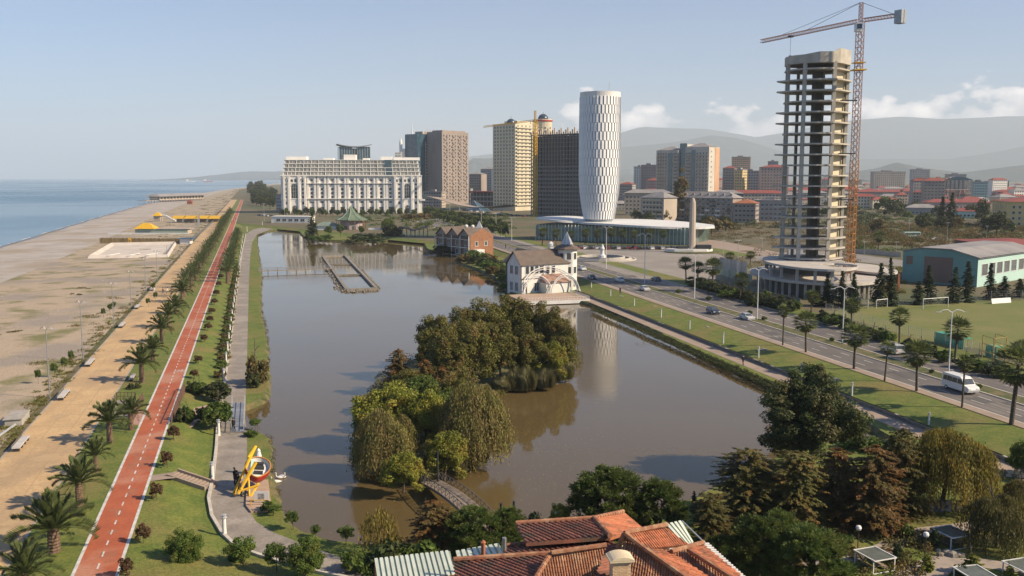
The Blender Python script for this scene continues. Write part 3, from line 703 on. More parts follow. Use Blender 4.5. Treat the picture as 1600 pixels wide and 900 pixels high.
GN = 'fan palms on the lawn side of the avenue'; GF = 'fan palms on the far verge of the avenue'; GB = 'fan palms in front of the glass podium'
for x, y, t, th, lb in [(1223,540,478,1,'slender dark fan palm at the far end of the lawn row by the avenue'), (1259,551,492,0,'fan palm on the lawn edge, second from the far end of its row'),
  (1334,577,512,0,'shaggy fan palm between two slender ones on the lawn edge'), (1382,596,536,1,'slender fan palm beside the silver off-road car on the avenue'),
  (1432,612,540,0,'fan palm on the lawn edge just before the white minibus'), (1503,637,560,1,'slender fan palm standing against the white minibus'), (1580,664,550,0,'tall fan palm at the near end of the lawn row by the avenue')]:
    fan(x, y, t, lb, GN, th)
for x, y, t, lb in [(1072,440,405,'fan palm beside the obelisk base on the plaza corner'),(1113,457,408,'fan palm with two merged heads beside the striped fence'),(1156,470,430,'fan palm in front of the dark round podium of the tower shell'),
  (1267,493,457,'fan palm at the hedge corner by the sports field'),(1330,513,470,'fan palm behind the double street lamp by the sports field hedge'),(1405,537,485,'fan palm with dense round head behind the silver off-road car'),
  (1491,566,502,'fan palm beside the green bench shelter of the sports field'),(1597,572,535,'fan palm half cut by the picture edge beyond the avenue'),(1139,419,396,'small fan palm among the white boards of the plaza'),(1172,414,394,'small fan palm close to the round podium of the tower shell'),
  (1090,445,412,'fan palm just beyond the single street lamp beside the obelisk'),(1372,395,365,'lone dark fan palm between crane mast and teal hall')]:
    fan(x, y, t, lb, GF)
for i, x in enumerate((847,869,892,914,934,955,972,992,1014,1037)):
    fan(x, 384, 358 + (i*37 % 5), 'fan palm in front of the glass podium, %s from its west end' % ORD[i], GB)
# --- all other trees and shrubs: (kind, base x, base y, top y, width in px, label, group)
def veg(kind, x, y, top, w, label, group=None, z=Z_L, cat=None):
    p = G(x, y, z); h = ZT(top, p.y) - z; pr, hh, ww = TP[kind]; sz = h/hh
    sx_ = (w/FPX*(p.y*CT + .0))/ww if w else sz
    return pr.place(p, random.uniform(0, 6.28), (sx_*random.uniform(.93,1.07), sx_*random.uniform(.93,1.07), sz), label, group, cat, .05)
GI = 'trees on the wooded island'; GS = 'trees of the corner garden'; GM = 'trees between lake and red-roofed house'
ZI = -1.3
for a in [('olive0',684,588,490,88,'olive tree with thin greyish twigs at the lake-facing west end of the island'),('olive1',722,574,484,84,'olive tree second from the west end of the island crest'),('olive2',757,568,470,92,'broad olive tree in the middle of the island crest'),
 ('olive0',795,562,461,90,'tallest olive-green tree of the island, top of the wooded mound'),('olive1',832,566,474,84,'olive tree east of the tallest one on the island crest'),('olive2',862,572,482,74,'olive tree with ochre edge near the island east end'),('olive1',884,580,508,52,'lowest olive tree at the east tip of the island'),
 ('olive2',700,612,516,90,'pale olive tree in front of the island crest, west side'),('olive1',742,606,508,86,'pale olive tree in front of the island crest, middle'),('olive0',784,600,500,84,'olive tree above the reeds of the island'),('olive2',824,596,506,80,'olive tree directly behind the island reed bed'),('yellowgreen',858,592,530,62,'yellowish tree at the east end of the island reed bed'),
 ('rust0',622,612,546,58,'small rust-brown cypress at the west edge of the island'),('rust1',662,626,562,54,'low russet cypress in the hollow of the island'),
 ('green0',655,668,585,92,'fresh green tree in the middle of the island'),('yellowgreen',604,694,598,108,'yellow-green spreading tree on the island west shore'),('green1',690,690,612,82,'dark green tree between the two island willows'),
 ('willowbrown',602,738,640,112,'brownish weeping willow on the west shore of the island'),('willowolive',742,718,602,128,'tall drooping willow at the island south-east shore'),
 ('yellowgreen',694,748,668,78,'bright lime-green tree beside the footbridge poles'),('yellowgreen',630,768,702,72,'small yellow-green tree left of the footbridge landing'),('rust0',690,632,572,50,'brown-topped cypress behind the drooping willow'),
 ('yellowgreen',664,700,604,84,'pale yellow-green tree in the gap between the two island willows'),('olive2',640,640,576,76,'olive tree filling the middle of the island behind the green ones'),('olive1',712,652,578,80,'olive tree behind the drooping south-east willow'),
 ('green1',575,690,640,60,'dark bushy tree at the westernmost shore of the island')]:
    veg(*a, GI, ZI)
for i, (x, y, w) in enumerate([(790,606,52),(822,605,52),(850,603,48),(880,590,50),(862,596,48),(806,604,44)]): veg('reed', x, y, y-22-(i*13 % 17), w*.8, 'grey-green reed clump of the bed on the island shore, %s in turn from the inlet' % ORD[i], 'reed clumps on the island shore', ZI)
for i, (x, y) in enumerate([(735,728),(715,740),(748,720),(730,712)]): veg('reed', x, y, y-20, 34, 'straw-coloured reed clump under the drooping island willow, %s from the footbridge' % ORD[i], 'straw reeds under the willow', ZI)
for a in [('bigdark',1265,738,583,158,'great dark round-headed tree at the lake corner'),('rustolive0',1168,812,702,150,'olive-brown cypress overhanging the lake with feathery branches'),('rustolive1',1238,820,706,140,'olive cypress between two rust-brown ones'),
 ('rust0',1305,812,700,120,'dark rust cypress in the shaded middle of the grove'),('rust1',1362,826,696,130,'most orange-brown cypress of the grove beside the garden path'),('rustolive0',1408,800,672,105,'olive cypress touching the yellow willow'),
 ('willowyellow',1470,796,668,158,'golden-yellow weeping willow beside the stone wall'),('willowdark',1558,856,776,128,'low dark weeping willow beyond the garden pergola'),('rustolive1',1112,858,772,100,'light brown cypress beside the tin gutter of the tiled house'),
 ('pine0',1182,905,806,120,'green pine in the lower middle of the garden grove'),('pine1',1262,925,826,150,'broad dark pine at the bottom edge of the garden'),('pine0',1130,905,838,80,'young pine beside the tiled roof corner'),
 ('green0',1602,748,686,62,'dark round tree cut by the picture edge above the stone wall'),('spruce1',1085,800,768,20,'tiny dark spruce tip beside the light brown cypress'),('sapling0',1316,862,834,34,'slim young tree with flat crown beside the garden path'),
 ('pine1',1215,880,800,90,'mid-green pine behind the broad dark pine'),('willowdark',1592,800,752,60,'dim willow at the picture edge near the stone bridge')]:
    veg(*a, GS)
for a in [('pine0',948,832,732,135,'broad dark pine on the lake shore behind the tiled roof'),('pine1',1030,838,752,98,'bright green pine beside the broad dark one on the shore'),('pine1',738,868,794,112,'round green pine just above the striped tin roof'),
 ('pine0',796,856,794,72,'small green pine beside the footbridge end'),('rust1',676,862,782,98,'rust-brown bushy cypress beside the striped tin roof'),('willowsmall',594,868,792,74,'thin pale weeping willow sapling on the south shore'),
 ('bush1',648,884,846,70,'leafy bush at the corner of the striped tin roof'),('bush0',602,892,852,66,'dark bush under the pale weeping willow'),('yellowgreen',876,834,784,40,'small yellow-green tree on the shore behind the dark roof ridge'),
 ('bush0',836,836,806,40,'dark low bush on the shore left of the yellow-green tree'),('green0',715,868,838,46,'low light green bush against the striped tin roof'),
 ('green1',290,890,828,58,'loose light-crowned tree on the lawn beside the cycle path'),('sapling0',378,890,838,46,'young dark tree on the lawn at the bend of the lake walk'),('sapling1',431,898,848,38,'small upright tree between the lawn walk and the taller tree'),
 ('green0',478,905,838,62,'leafy tree on the inner side of the walk bend'),('sapling0',458,828,797,25,'round-headed sapling on the shore below the swans'),('sapling1',494,840,820,18,'tiny sapling on the shore between two larger saplings'),
 ('sapling1',541,852,821,26,'round-headed sapling on the south shore before the willow'),('sapling0',428,806,788,22,'spindly sapling on the bank under the yellow frame'),('ball1',372,880,862,30,'low bush at the foot of the young dark tree'),
 ('bush1',555,895,862,50,'bush beside the walk near the dark bush'),('sapling0',398,672,653,20,'sapling on the bank beside the small bridge'),('ball1',392,682,672,18,'round bush on the bank beside the small bridge'),('bush1',420,800,782,24,'low bush at the water edge beside the boat display'),
 ('hedge0',402,600,562,38,'brownish shrub on the shore beyond the inlet'),('ball0',396,606,584,22,'dark shrub casting shade on the walk beyond the inlet')]:
    veg(*a, GM)
GC = 'small reddish trees along the cycle path'
for i, (x, y) in enumerate([(198,905),(224,850),(245,782),(261,730),(272,688),(304,591),(310,568),(319,534),(325,516),(328,504),(331,491),(335,476),(338,462),(342,448),(345,436),(348,426)]):
    h = 21 if y > 680 else 14
    veg('reddish', x, y, y-h*(y-255)/430-3, 17*(y-240)/430+3, 'little reddish round tree beside the red cycle path, %s from the near end' % ORD[i], GC, z=-.1)
GH = 'dark rounded shrubs around the steps'
for a in [('ball0',302,616,597,22,'dark round shrub by the crossing, beach-side one of a pair'),('ball1',312,618,598,24,'round shrub by the crossing, lake-side one of a pair'),('ball0',341,622,598,42,'broad dark shrub where the crossing meets the lake walk'),('ball0',284,664,638,22,'clipped shrub beside the brown slatted gate'),
 ('ball1',297,662,636,20,'clipped shrub just behind the one at the slatted gate'),('topiary',314,662,636,18,'narrow dark shrub before the small bridge'),('ball1',337,664,628,44,'wide leafy shrub before the small bridge'),('ball0',216,612,598,12,'low shrub at the railed overlook, beach side'),('ball0',205,614,600,14,'low shrub at the railed overlook, near the palm')]:
    veg(*a, GH, -.6)
GW = 'flowering shrubs beside the lake walk'
n = 26
for i in range(n):
    y = 590 - 170*(i/(n-1))**.75; x = LN(VL, .152, y)[0]
    veg('hedge%d' % (i % 2), x, y, y-9*(y-277)/290-2, 20*(y-277)/290, 'bushy shrub of the flowering row on the lawn side of the lake walk', GW, -1.0)
# hedge of small bushes hanging over the lake path
# far verge hedges and bushes
GV = 'clipped bushes on the far verge of the avenue'
for i, (x, y) in enumerate([(1090,448),(1105,452),(1128,461),(1142,465),(1176,478),(1195,470),(1215,477),(1240,484),(1285,503),(1300,507),(1320,514),(1350,525),(1365,530),(1385,535),(1420,548),(1440,553),(1455,560),(1475,566),(1510,575),(1530,582),(1545,588),(1570,590)]):
    veg('ball%d' % (i % 2), x, y, y-14-(x-1090)*.012, 24 if i % 3 else 36, 'low bush on the far verge of the avenue, %s' % ((ORD[i] + ' from the obelisk end') if i < 12 else (ORD[21-i] + ' from the picture edge')), GV, 0)
# conifers in front of the teal hall
for i, (x, y, t, k) in enumerate([(1293,478,428,0),(1314,480,424,0),(1334,482,428,0),(1372,478,412,1),(1393,478,404,0),(1434,476,440,1),(1452,474,416,1),(1488,474,418,1),(1511,472,410,1),(1547,468,412,0),(1568,466,432,1),(1592,464,436,1),(1277,478,450,0)]):
    veg('spruce%d' % k, x, y, t, 24+8*k, 'dark spruce of the row before the teal hall, %s from the tower side' % ORD[i], 'spruces beside the sports field', 0)
# pavilion peninsula, brick house, white house
for a in [('spruce1',487,372,332,26,'dark conifer at the west tip of the pavilion peninsula'),('sapling0',514,372,352,12,'young tree before the pavilion side wing'),('sapling1',532,371,350,12,'young tree before the pavilion steps'),('sapling0',565,371,352,10,'young tree on the east lawn of the pavilion'),
 ('bush0',610,372,352,40,'dark bushes at the east tip of the pavilion peninsula'),('green1',606,362,340,22,'tree behind the pavilion east lawn'),('bush0',575,378,366,60,'long dark shrub on the peninsula water edge'),('bush1',500,376,367,44,'green shrub on the peninsula water edge'),
 ('bush2',645,345,333,40,'ochre bushes at the hotel corner beyond the covered bridge'),('bush2',665,344,332,30,'golden shrub behind the covered bridge'),('bush0',690,396,384,40,'dark shrub at the waterside of the brick house'),('bush0',712,396,384,34,'dark shrub under the brick house wall')]:
    veg(*a, 'trees and shrubs at the far shore')
GQ = 'bushes on the spit beside the white lakeside house'
for i, (x, y) in enumerate([(725,409),(735,404),(742,412),(752,406),(757,415),(765,409),(772,417),(780,424),(785,432),(790,440),(770,427),(760,420),(748,398),(792,452)]):
    veg('bush%d' % (i % 2 if i % 5 else 2), x, y, y-12, 26, 'rounded bush on the spit beside the white house, %s from its west tip' % ORD[i], GQ)
# the avenue further off: palms and trees of verge and median
GA = 'small trees along the distant avenue'
for i in range(34):
    x = 668 + (i % 17)*7.6; k = .262 if i < 17 else .235
    veg('far%d' % (i % 2), x, 277.4+k*(x-VR)+(4 if i < 17 else 6), 277.4+k*(x-VR)-8-(x-668)*.05, 13, 'small round tree in the green belt of the distant avenue', GA, 0)
# wood behind the cycle path
GD = 'dark trees of the wood at the far end of the boulevard'
for i in range(30):
    x = 392 + random.uniform(0, 42); y = 296 + (x-392)*.25 + random.uniform(0, 26)
    veg('far0', x, y, y-13-random.uniform(0, 5), 16, 'dark tree of the wood at the far end of the boulevard', GD, 0)
for i in range(22):
    x = 440 + i*9.8; veg('far%d' % (i % 2), x + random.uniform(-3, 3), 338, 327-random.uniform(0, 4), 10, 'small tree on the lawn in front of the white hotel', 'trees on the hotel lawn', 0)
# beach side saplings
for i, (x, y) in enumerate([(112,568),(100,580),(162,497),(172,490),(178,486),(243,470),(60,600),(85,590),(232,480),(240,455)]):
    veg('sapling%d' % (i % 2), x, y, y-22*(y-277)/290, 9*(y-260)/290, 'thin wind-blown sapling on the scrub strip between beach and promenade', 'saplings beside the promenade', -.1)
# town trees and autumn scrub
GT = 'trees among the town blocks'
for i in range(120):
    x = random.uniform(985, 1660); Y = random.uniform(520, 1250); p = XY(x, Y); k = random.choice((0, 0, 1, 2))
    pr, hh, ww = TP['far%d' % k]; s = random.uniform(.7, 1.35)
    if 1185 < x < 1345 and Y < 700: continue
    pr.place(p, random.uniform(0, 6), (s*1.1, s*1.1, s), 'rounded tree among the distant town blocks and gardens', GT)
for i, (x, y, t, w, k, lb) in enumerate([(1471,352,308,20,'spruce0','tall dark conifer in front of the red school roof'),(1484,352,302,26,'spruce1','tallest dark conifer in front of the red school roof'),(1555,372,332,46,'far0','dark tree mass beside the yellow block'),(1382,335,305,30,'far1','dark rounded tree beyond the crane'),
  (1400,338,312,34,'far0','dark garden tree beyond the waste ground'),(1535,345,312,26,'far0','tree beside the long red-roofed block'),(1062,345,268,22,'poplar','tall golden poplar in front of the paired apartment towers')]):
    veg(k, x, y, t, w, lb, GT, 0)

for i, (x, y) in enumerate([(1060,458),(1107,469),(1172,491),(1194,500),(1258,518),(1300,533),(1430,574),(1455,583),(1530,606)]):
    veg('ball1', x, y, y-6, 8, 'tiny clipped ball shrub on the avenue median, %s from the plaza end' % ORD[i], 'ball shrubs on the median', .12)
# ================================================================ buildings
def frame(name, label, pL, pR, cat='building', z=0.0, group=None):
    """an Empty at the front corner; local x runs along the front, local y away from the viewer, z up"""
    a = XY(pL[0], pL[1], z); b = XY(pR[0], pR[1], z); d = b-a
    return thing(name, label, cat, a, math.atan2(d.y, d.x), group), d.length
def win(w, h, fr=None, gl=None, d=.10, bars=0, name='window'):
    """a framed pane facing -y, origin at the middle of its sill"""
    b = MB(); t = min(.16, w*.14)
    b.box(-w/2, w/2, -d, .02, -t, 0, 0); b.box(-w/2, w/2, -d*.8, .02, h, h+t*.7, 0); b.box(-w/2-t, -w/2, -d*.8, .02, -t, h+t*.7, 0); b.box(w/2, w/2+t, -d*.8, .02, -t, h+t*.7, 0)
    b.poly([(-w/2,-.03,0),(w/2,-.03,0),(w/2,-.03,h),(-w/2,-.03,h)], 1)
    for i in range(bars): x = -w/2 + w*(i+1)/(bars+1); b.box(x-.04, x+.04, -d*.6, -.031, 0, h, 0)
    return b.mesh(name, [fr or K['white'], gl or K['glass']])
def put(par, me, x, y, z, face=0, name='window', **t):   # face: 0 front, 90 east side (+x), -90 west side
    return ob(name, me, par, (x, y, z), R(face), **t)
def wingrid(par, me, xs, zs, fixed=0, face=0, name='window'):
    for z in zs:
        for x in xs:
            if face == 0: put(par, me, x, fixed, z, 0, name)
            else: put(par, me, fixed, x, z, face, name)
def winjoin(par, w, h, sets, mt, name='window', fr=None):
    """windows too small to pick apart one by one: real panes with sills joined in one part; sets of (xs, zs, fixed, face)"""
    b = MB()
    for xs, zs, fx, face in sets:
        for z in zs:
            for x in xs:
                b.T = Matrix.Translation((x, fx, z) if face == 0 else (fx, x, z)) @ Matrix.Rotation(R(face), 4, 'Z')
                b.box(-w/2, w/2, -.06, .0, 0, h, 0); b.box(-w/2-.15, w/2+.15, -.22, 0, -.16, -.001, 1); b.box(-w/2-.1, w/2+.1, -.14, 0, h+.001, h+.14, 1)
    b.T = None
    return b.obj(name, [mt, fr or K['white']], par, kind='stuff')
def rng_(a, b, n): return [a + (b-a)*(i+.5)/n for i in range(n)]
def hip(L, D, z, h, o=.5, m=0):
    b = MB(); r = min(L, D)/2
    if L >= D: p = [(r, D/2), (L-r, D/2)]
    else: p = [(L/2, r), (L/2, D-r)]
    b.add([(-o,-o,z),(L+o,-o,z),(L+o,D+o,z),(-o,D+o,z),(p[0][0],p[0][1],z+h),(p[1][0],p[1][1],z+h)],
          [(0,1,5,4),(1,2,5),(2,3,4,5),(3,0,4),(3,2,1,0)] if L >= D else [(0,1,4),(1,2,5,4),(2,3,5),(3,0,4,5),(3,2,1,0)], m)
    return b
def wallm(n, c, v=.8): return mat(n, c, tuple(x*v for x in c), .9, .12, detail=8, stretch=(1,1,.35))
C_white, C_cream, C_brown = wallm('white_render', (.80,.77,.71), .93), wallm('cream_render', (.62,.55,.40), .88), wallm('brown_render', (.33,.27,.235), .8)
C_grey, C_beige, C_pink, C_yel = wallm('grey_render', (.36,.35,.34)), wallm('beige_render', (.50,.42,.34)), wallm('pink_render', (.52,.36,.30)), wallm('yellow_render', (.66,.50,.22))
C_dk, C_red, C_teal, C_tealp = wallm('dark_render', (.12,.11,.105)), mat('red_roof', (.28,.065,.05), (.21,.055,.045), .8, .2), wallm('shaded_teal_render', (.17,.36,.36)), wallm('pale_teal_render', (.42,.60,.55), .9)
C_rgrey, C_brick, C_orange = mat('grey_roof', (.30,.28,.27), (.22,.21,.205), .8, .15, detail=8), mat('brick_wall', (.31,.15,.08), (.25,.115,.06), .9, .8), wallm('peach_render', (.58,.34,.20))
C_rbrown = mat('brown_roof', (.15,.115,.092), (.115,.088,.072), .85, .6, detail=8, bump=.4, bscale=4)
C_rust = mat('terracotta', (.36,.13,.06), (.26,.09,.045), .85, .4)
# ---- the white hotel
h_, L = frame('hotel', 'long white classical hotel with glazed upper storeys, across the far end of the lake', (440,838), (658,850))
fx = lambda px: (px-440)/218*L
D = 30
ZH = lambda yc: ZT(235+yc*.15, 845)
zc_, zt_ = ZH(268), ZH(96)
MB().box(0, L, 0, D, -1.3, zc_).obj('wall', C_white, h_)
for a, b in ((-.6, fx(478)), (fx(614), L+.6)): MB().box(a, b, -1.6, -.001, -1.3, zc_+.001).obj('corner_pavilion', C_white, h_)

co = MB(); co.box(-1, L+1, -2.2, D+.6, zc_+.003, zc_+.9); co.box(-.9, L+.9, -2.0, -.01, ZH(505), ZH(497)); co.box(-.8, L+.8, -1.9, -.012, ZH(345), ZH(341)); co.obj('cornice', C_white, h_)
bays = [486,502,518,533.5,548.5,564,579,594.5,609]
pil = MB().box(-.85, .85, -1.1, 0, -1.3, ZH(275)).box(-1.1, 1.1, -1.3, 0, ZH(285), ZH(272)).box(-1.1, 1.1, -1.3, 0, ZH(512), ZH(500)).mesh('pilaster', C_white)
for b in bays:
    for s in (-3.1, 3.1): ob('pilaster', pil, h_, (fx(b)+s, 0, 0))
for b in (444,451.5,467,476,617,629.5,643.5,653): ob('pilaster', pil, h_, (fx(b), -1.6, 0))
w1, w2, w3 = win(2.1, 1.6), win(2.1, 2.3), win(3.6, 4.6, bars=3)
for b in bays:
    x = fx(b)
    for yc in (320, 360): put(h_, w1, x, -.0, ZH(yc))
    for yc in (416, 458, 498): put(h_, w2, x, 0, ZH(yc))
    put(h_, win(3.4, .8) if b == bays[0] else h_.children[-1].data if 0 else w1, x, 0, ZH(548)); put(h_, w3, x, 0, ZH(640))
for b in (445.7,473,623.2,649.4):
    for yc in (362, 416, 458, 498): put(h_, w2 if yc > 380 else w1, fx(b), -1.6, ZH(yc))
    put(h_, w2, fx(b), -1.6, ZH(560)); put(h_, w2, fx(b), -1.6, ZH(630))
for x0, x1, n in ((441.5,476,6),(616,655,6)):
    for x in rng_(fx(x0), fx(x1), n): put(h_, win(2.6, 2.4) if 0 else w2, x, -1.6, ZH(328))
def arch_win(w, h):
    b = MB(); n = 12; pts = [(-w/2, 0), (w/2, 0)] + [(w/2*math.cos(math.pi*i/n), h-w/2+w/2*math.sin(math.pi*i/n)) for i in range(n+1)]
    b.poly([(x, -.05, z) for x, z in pts], 1)
    for i in range(1, len(pts)): b.tube((pts[i-1][0], -.1, pts[i-1][1]), (pts[i][0], -.1, pts[i][1]), .22, n=4)
    for x in (-w/6, w/6): b.tube((x, -.1, 0), (x, -.1, h-.4), .1, n=4)
    for z in (h*.25, h*.5, h*.72): b.tube((-w/2, -.1, z), (w/2, -.1, z), .1, n=4)
    return b.mesh('arched_window', [K['white'], K['glass']])
aw = arch_win(5.4, 14.2); aw2 = arch_win(4.2, 8)
for b in (459.5, 636): put(h_, aw, fx(b), -1.6, ZH(505), 0, 'arched_window'); put(h_, aw2, fx(b), -1.6, ZH(660), 0, 'arched_window')
glz = mat('hotel_glazing', (.20,.19,.16), (.32,.30,.26), .12, .25, rnd=.35)
bw = win(2.7, 2.35, gl=glz, bars=1)
nfl = 4; hf = (zt_-zc_-1)/nfl
for f in range(nfl):
    z = zc_+.95+f*hf; ins = f*.55; yb = .4+f*.2
    up = MB().box(1+ins, L-1-ins, yb, D-1, z, z+hf-.5); up.box(.4+ins, L-.4-ins, yb-.55, D-.6, z+hf-.5, z+hf-.05); up.obj('upper_storey', C_white, h_)
    for x in rng_(2+ins, L-2-ins, 36): put(h_, bw, x, yb, z+.2)
    rl = MB()
    for x in rng_(2+ins, L-2-ins, 18): rl.box(x-.22, x+.22, yb-.5, yb-.05, z, z+hf-.5)
    rl.obj('balcony_post', C_white, h_)
rb = MB(); z = zt_-.4
for a, b, hh in ((446,478,3.2),(504,520,1.8),(536,555,5),(566,576,1.8),(594,612,3.4),(615,656,2.6)): rb.box(fx(a), fx(b), 6, 20, z, z+hh)
rb.obj('rooftop_block', C_white, h_)
gx = MB(); gx.box(fx(600.5), fx(612), .2, 3.5, zc_+1, zt_-.2); gx.obj('glass_bay', K['glassb'], h_)
MB().box(fx(655), fx(664), -3, 3, ZH(525), ZH(510)).obj('entrance_canopy', C_white, h_)
# low white annex before the hotel
t, L2 = frame('annex', 'low white flat-roofed annex at the west corner of the hotel', (422,660), (482,655))
MB().box(0, L2, 0, 10, -.5, 4.4).box(-.3, L2+.3, -.3, 10.3, 4.402, 4.8).obj('wall', C_white, t)
wa = win(3, 1.7, bars=1)
for x in rng_(3, L2-3, 5): put(t, wa, x, 0, 1.2)
# ---- tower with the swept roof behind the hotel
t, L2 = frame('glass_tower', 'blue glass tower with flaring flat roof rising behind the white hotel', (531,1100), (579,1110))
zt = ZT(229, 1100); MB().box(0, L2*.42, 0, 22, 0, zt).box(L2*.6, L2, 0, 22, 0, zt).box(L2*.42, L2*.6, 3, 20, 0, zt-2).obj('glass_wall', K['glassb'], t)
b = MB()
for i in range(13): x = L2*i/12; b.box(x-.2, x+.2, -.35, -.002, 0, zt)
b.obj('mullion', K['galv'], t)
n = 14; pts = [(L2*(-.05+1.1*i/n), zt + .6 + 2.6*abs(2*i/n-1)**2) for i in range(n+1)]
b = MB(); b.loft([(x,-3,z) for x,z in pts], [(x,25,z) for x,z in pts]); b.loft([(x,25,z-1) for x,z in pts], [(x,-3,z-1) for x,z in pts]); b.loft([(x,-3,z-1) for x,z in pts], [(x,-3,z) for x,z in pts])
b.obj('roof', K['metal'], t)
# ---- white ornate spire tower
t, L2 = frame('spire_tower', 'white stepped tower with thin spire behind the white hotel roof', (617,1500), (650,1500))
zz = lambda y: ZT(y, 1500)
MB().box(0, L2*.35, 0, 14, 0, zz(238)).box(L2*.3, L2*.62, 2, 20, 0, zz(232)).box(L2*.55, L2, -1, 20, 0, zz(220)).box(L2*.66, L2*.92, 3, 15, zz(220), zz(215)).obj('wall', C_white, t)
MB().lathe([(2.6, zz(238)), (2.4, zz(222)), (1.2, zz(218)), (.2, zz(214))], 8, (L2*.28, 6)).lathe([(4, zz(215)), (2, zz(211)), (.9, zz(207)), (.5, zz(196)), (.15, zz(184))], 8, (L2*.82, 8)).obj('spire', C_white, t)
winjoin(t, 1.6, 2.2, [(rng_(L2*.57, L2*.98, 4), np.arange(30, zz(224), 4), -1, 0), (rng_(1, L2*.3, 3), np.arange(30, zz(240), 4), 0, 0)], K['glass'])
# ---- half-clad tower: blue glass and bare floors
t, L2 = frame('half_clad_tower', 'unfinished tower with blue glass edge and bare pale floors beside the brown block', (653,1135), (691,1165))
zt = ZT(210, 1150); MB().box(L2*.02, L2, 1.5, 24, 0, zt-.5).obj('wall', C_dk, t)
MB().box(-.3, L2*.3, -.4, 20, 0, zt-9).box(-.2, L2, .6, 22, zt-9, zt).obj('glass_wall', K['glassb'], t)
sl = MB().box(L2*.3, L2+.6, -.6, 23, 0, .7).mesh('floor_slab', C_beige); cl_ = MB().box(-.35, .35, -.3, 1.6, 0, zt-9).mesh('column', C_beige)
for i in range(20): ob('floor_slab', sl, t, (0,0,i*(zt-9)/20))
for i in range(5): ob('column', cl_, t, (L2*(.32+.165*i), 0, 0))
b = MB()
for i in range(14): b.box(L2*(.35+i*.045), L2*(.35+i*.045)+.3, 2, 2.3, zt, zt+2.5+2*(i%3))
b.box(L2*.3, L2*.95, 4, 18, zt, zt+3.5); b.obj('rooftop_frame', C_beige, t)
# ---- brown block
t, L2 = frame('apartment_tower', 'tall brown-grey apartment tower with small balconies, right of the blue glass one', (691,1130), (732,1165))
zt = ZT(206, 1140); MB().box(0, L2, 0, 26, 0, zt).box(3, L2-3, 2, 20, zt, zt+1.8).obj('wall', C_brown, t)
zs = np.arange(4, zt-3, 4.1)
winjoin(t, 1.7, 2.0, [(rng_(1, L2-1, 9), zs, 0, 0)], K['glass'], fr=C_beige)
b = MB()
for j, z in enumerate(zs):
    for i in range(4): x = L2*(.14+.25*i) + (j % 2)*2.2; b.box(x-1.7, x+1.7, -1.2, -.07, z-.4, z+.6)
b.obj('balcony', C_brown, t, kind='stuff')
# ---- low deck building with red roof, grey blocks behind
t, L2 = frame('car_deck', 'low long open-deck building with dark red roof left of the cream tower', (733,1000), (795,985))
b = MB()
for z in (0, 6, 11): b.box(0, L2, 0, 25, z, z+1.6)
for i in range(12): x = L2*i/11; b.box(x-.3, x+.3, .2, 1, 1.601, 15.8)
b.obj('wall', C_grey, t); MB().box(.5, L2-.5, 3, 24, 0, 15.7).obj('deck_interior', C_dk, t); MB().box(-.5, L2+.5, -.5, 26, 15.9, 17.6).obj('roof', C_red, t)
for a, b_, y, Y, m, lb in ((733,752,272,1250,C_brown,'brown flats beside the brown-grey tower'),(751,775,264,1350,C_grey,'grey apartment block above the red-roofed deck building'),(768,795,266,1300,C_white,'whitish apartment block touching the cream tower')):
    t, L2 = frame('apartment_block', lb, (a,Y), (b_,Y-8)); zt = ZT(y, Y); MB().box(0, L2, 0, 16, 0, zt).obj('wall', m, t); hip(L2, 16, zt+.01, 2.5).obj('roof', C_rgrey, t)
    winjoin(t, 1.7, 1.8, [(rng_(1, L2-1, max(3, int(L2/3.4))), np.arange(3, zt-2, 3.4), 0, 0)], K['glass'])
# ---- swept canopy with glass pyramid
t, L2 = frame('swept_canopy', 'long swept tan canopy roof on posts beyond the distant avenue', (668,930), (792,770), 'canopy')
n = 24; hgt = [9.5+4.5*math.cos(i/n*4.6+.2)*(1-i/n*.4) for i in range(n+1)]
A = [(L2*i/n, -4+3*math.sin(i/n*3), hgt[i]) for i in range(n+1)]; B = [(L2*i/n, 9+3*math.sin(i/n*3), hgt[i]-.8) for i in range(n+1)]
dn = lambda l: [(x, y, z-.5) for x, y, z in l]
MB().loft(A, B).loft(dn(B), dn(A)).loft(dn(A), A).loft(B, dn(B)).obj('roof', mat('tan_membrane', (.42,.33,.25), (.34,.27,.2), .6, .1), t)
for i in range(1, n, 3): MB().tube((A[i][0], 2, -.2), (A[i][0], 2, hgt[i]-.7), .22).obj('post', K['galv'], t)
t, L2 = frame('glass_pyramid', 'tilted glass pyramid standing by the swept canopy', (728,900), (752,880), 'pavilion')
MB().add([(0,0,0),(L2,0,0),(L2,12,0),(0,12,0),(L2*.25,5,10)], [(0,1,4),(1,2,4),(2,3,4),(3,0,4)]).obj('glass_wall', K['glassb'], t)
for p in ((0,0),(L2,0),(L2,12),(0,12)): MB().tube((p[0],p[1],0), (L2*.25,5,10), .25).obj('edge_beam', K['galv'], t)
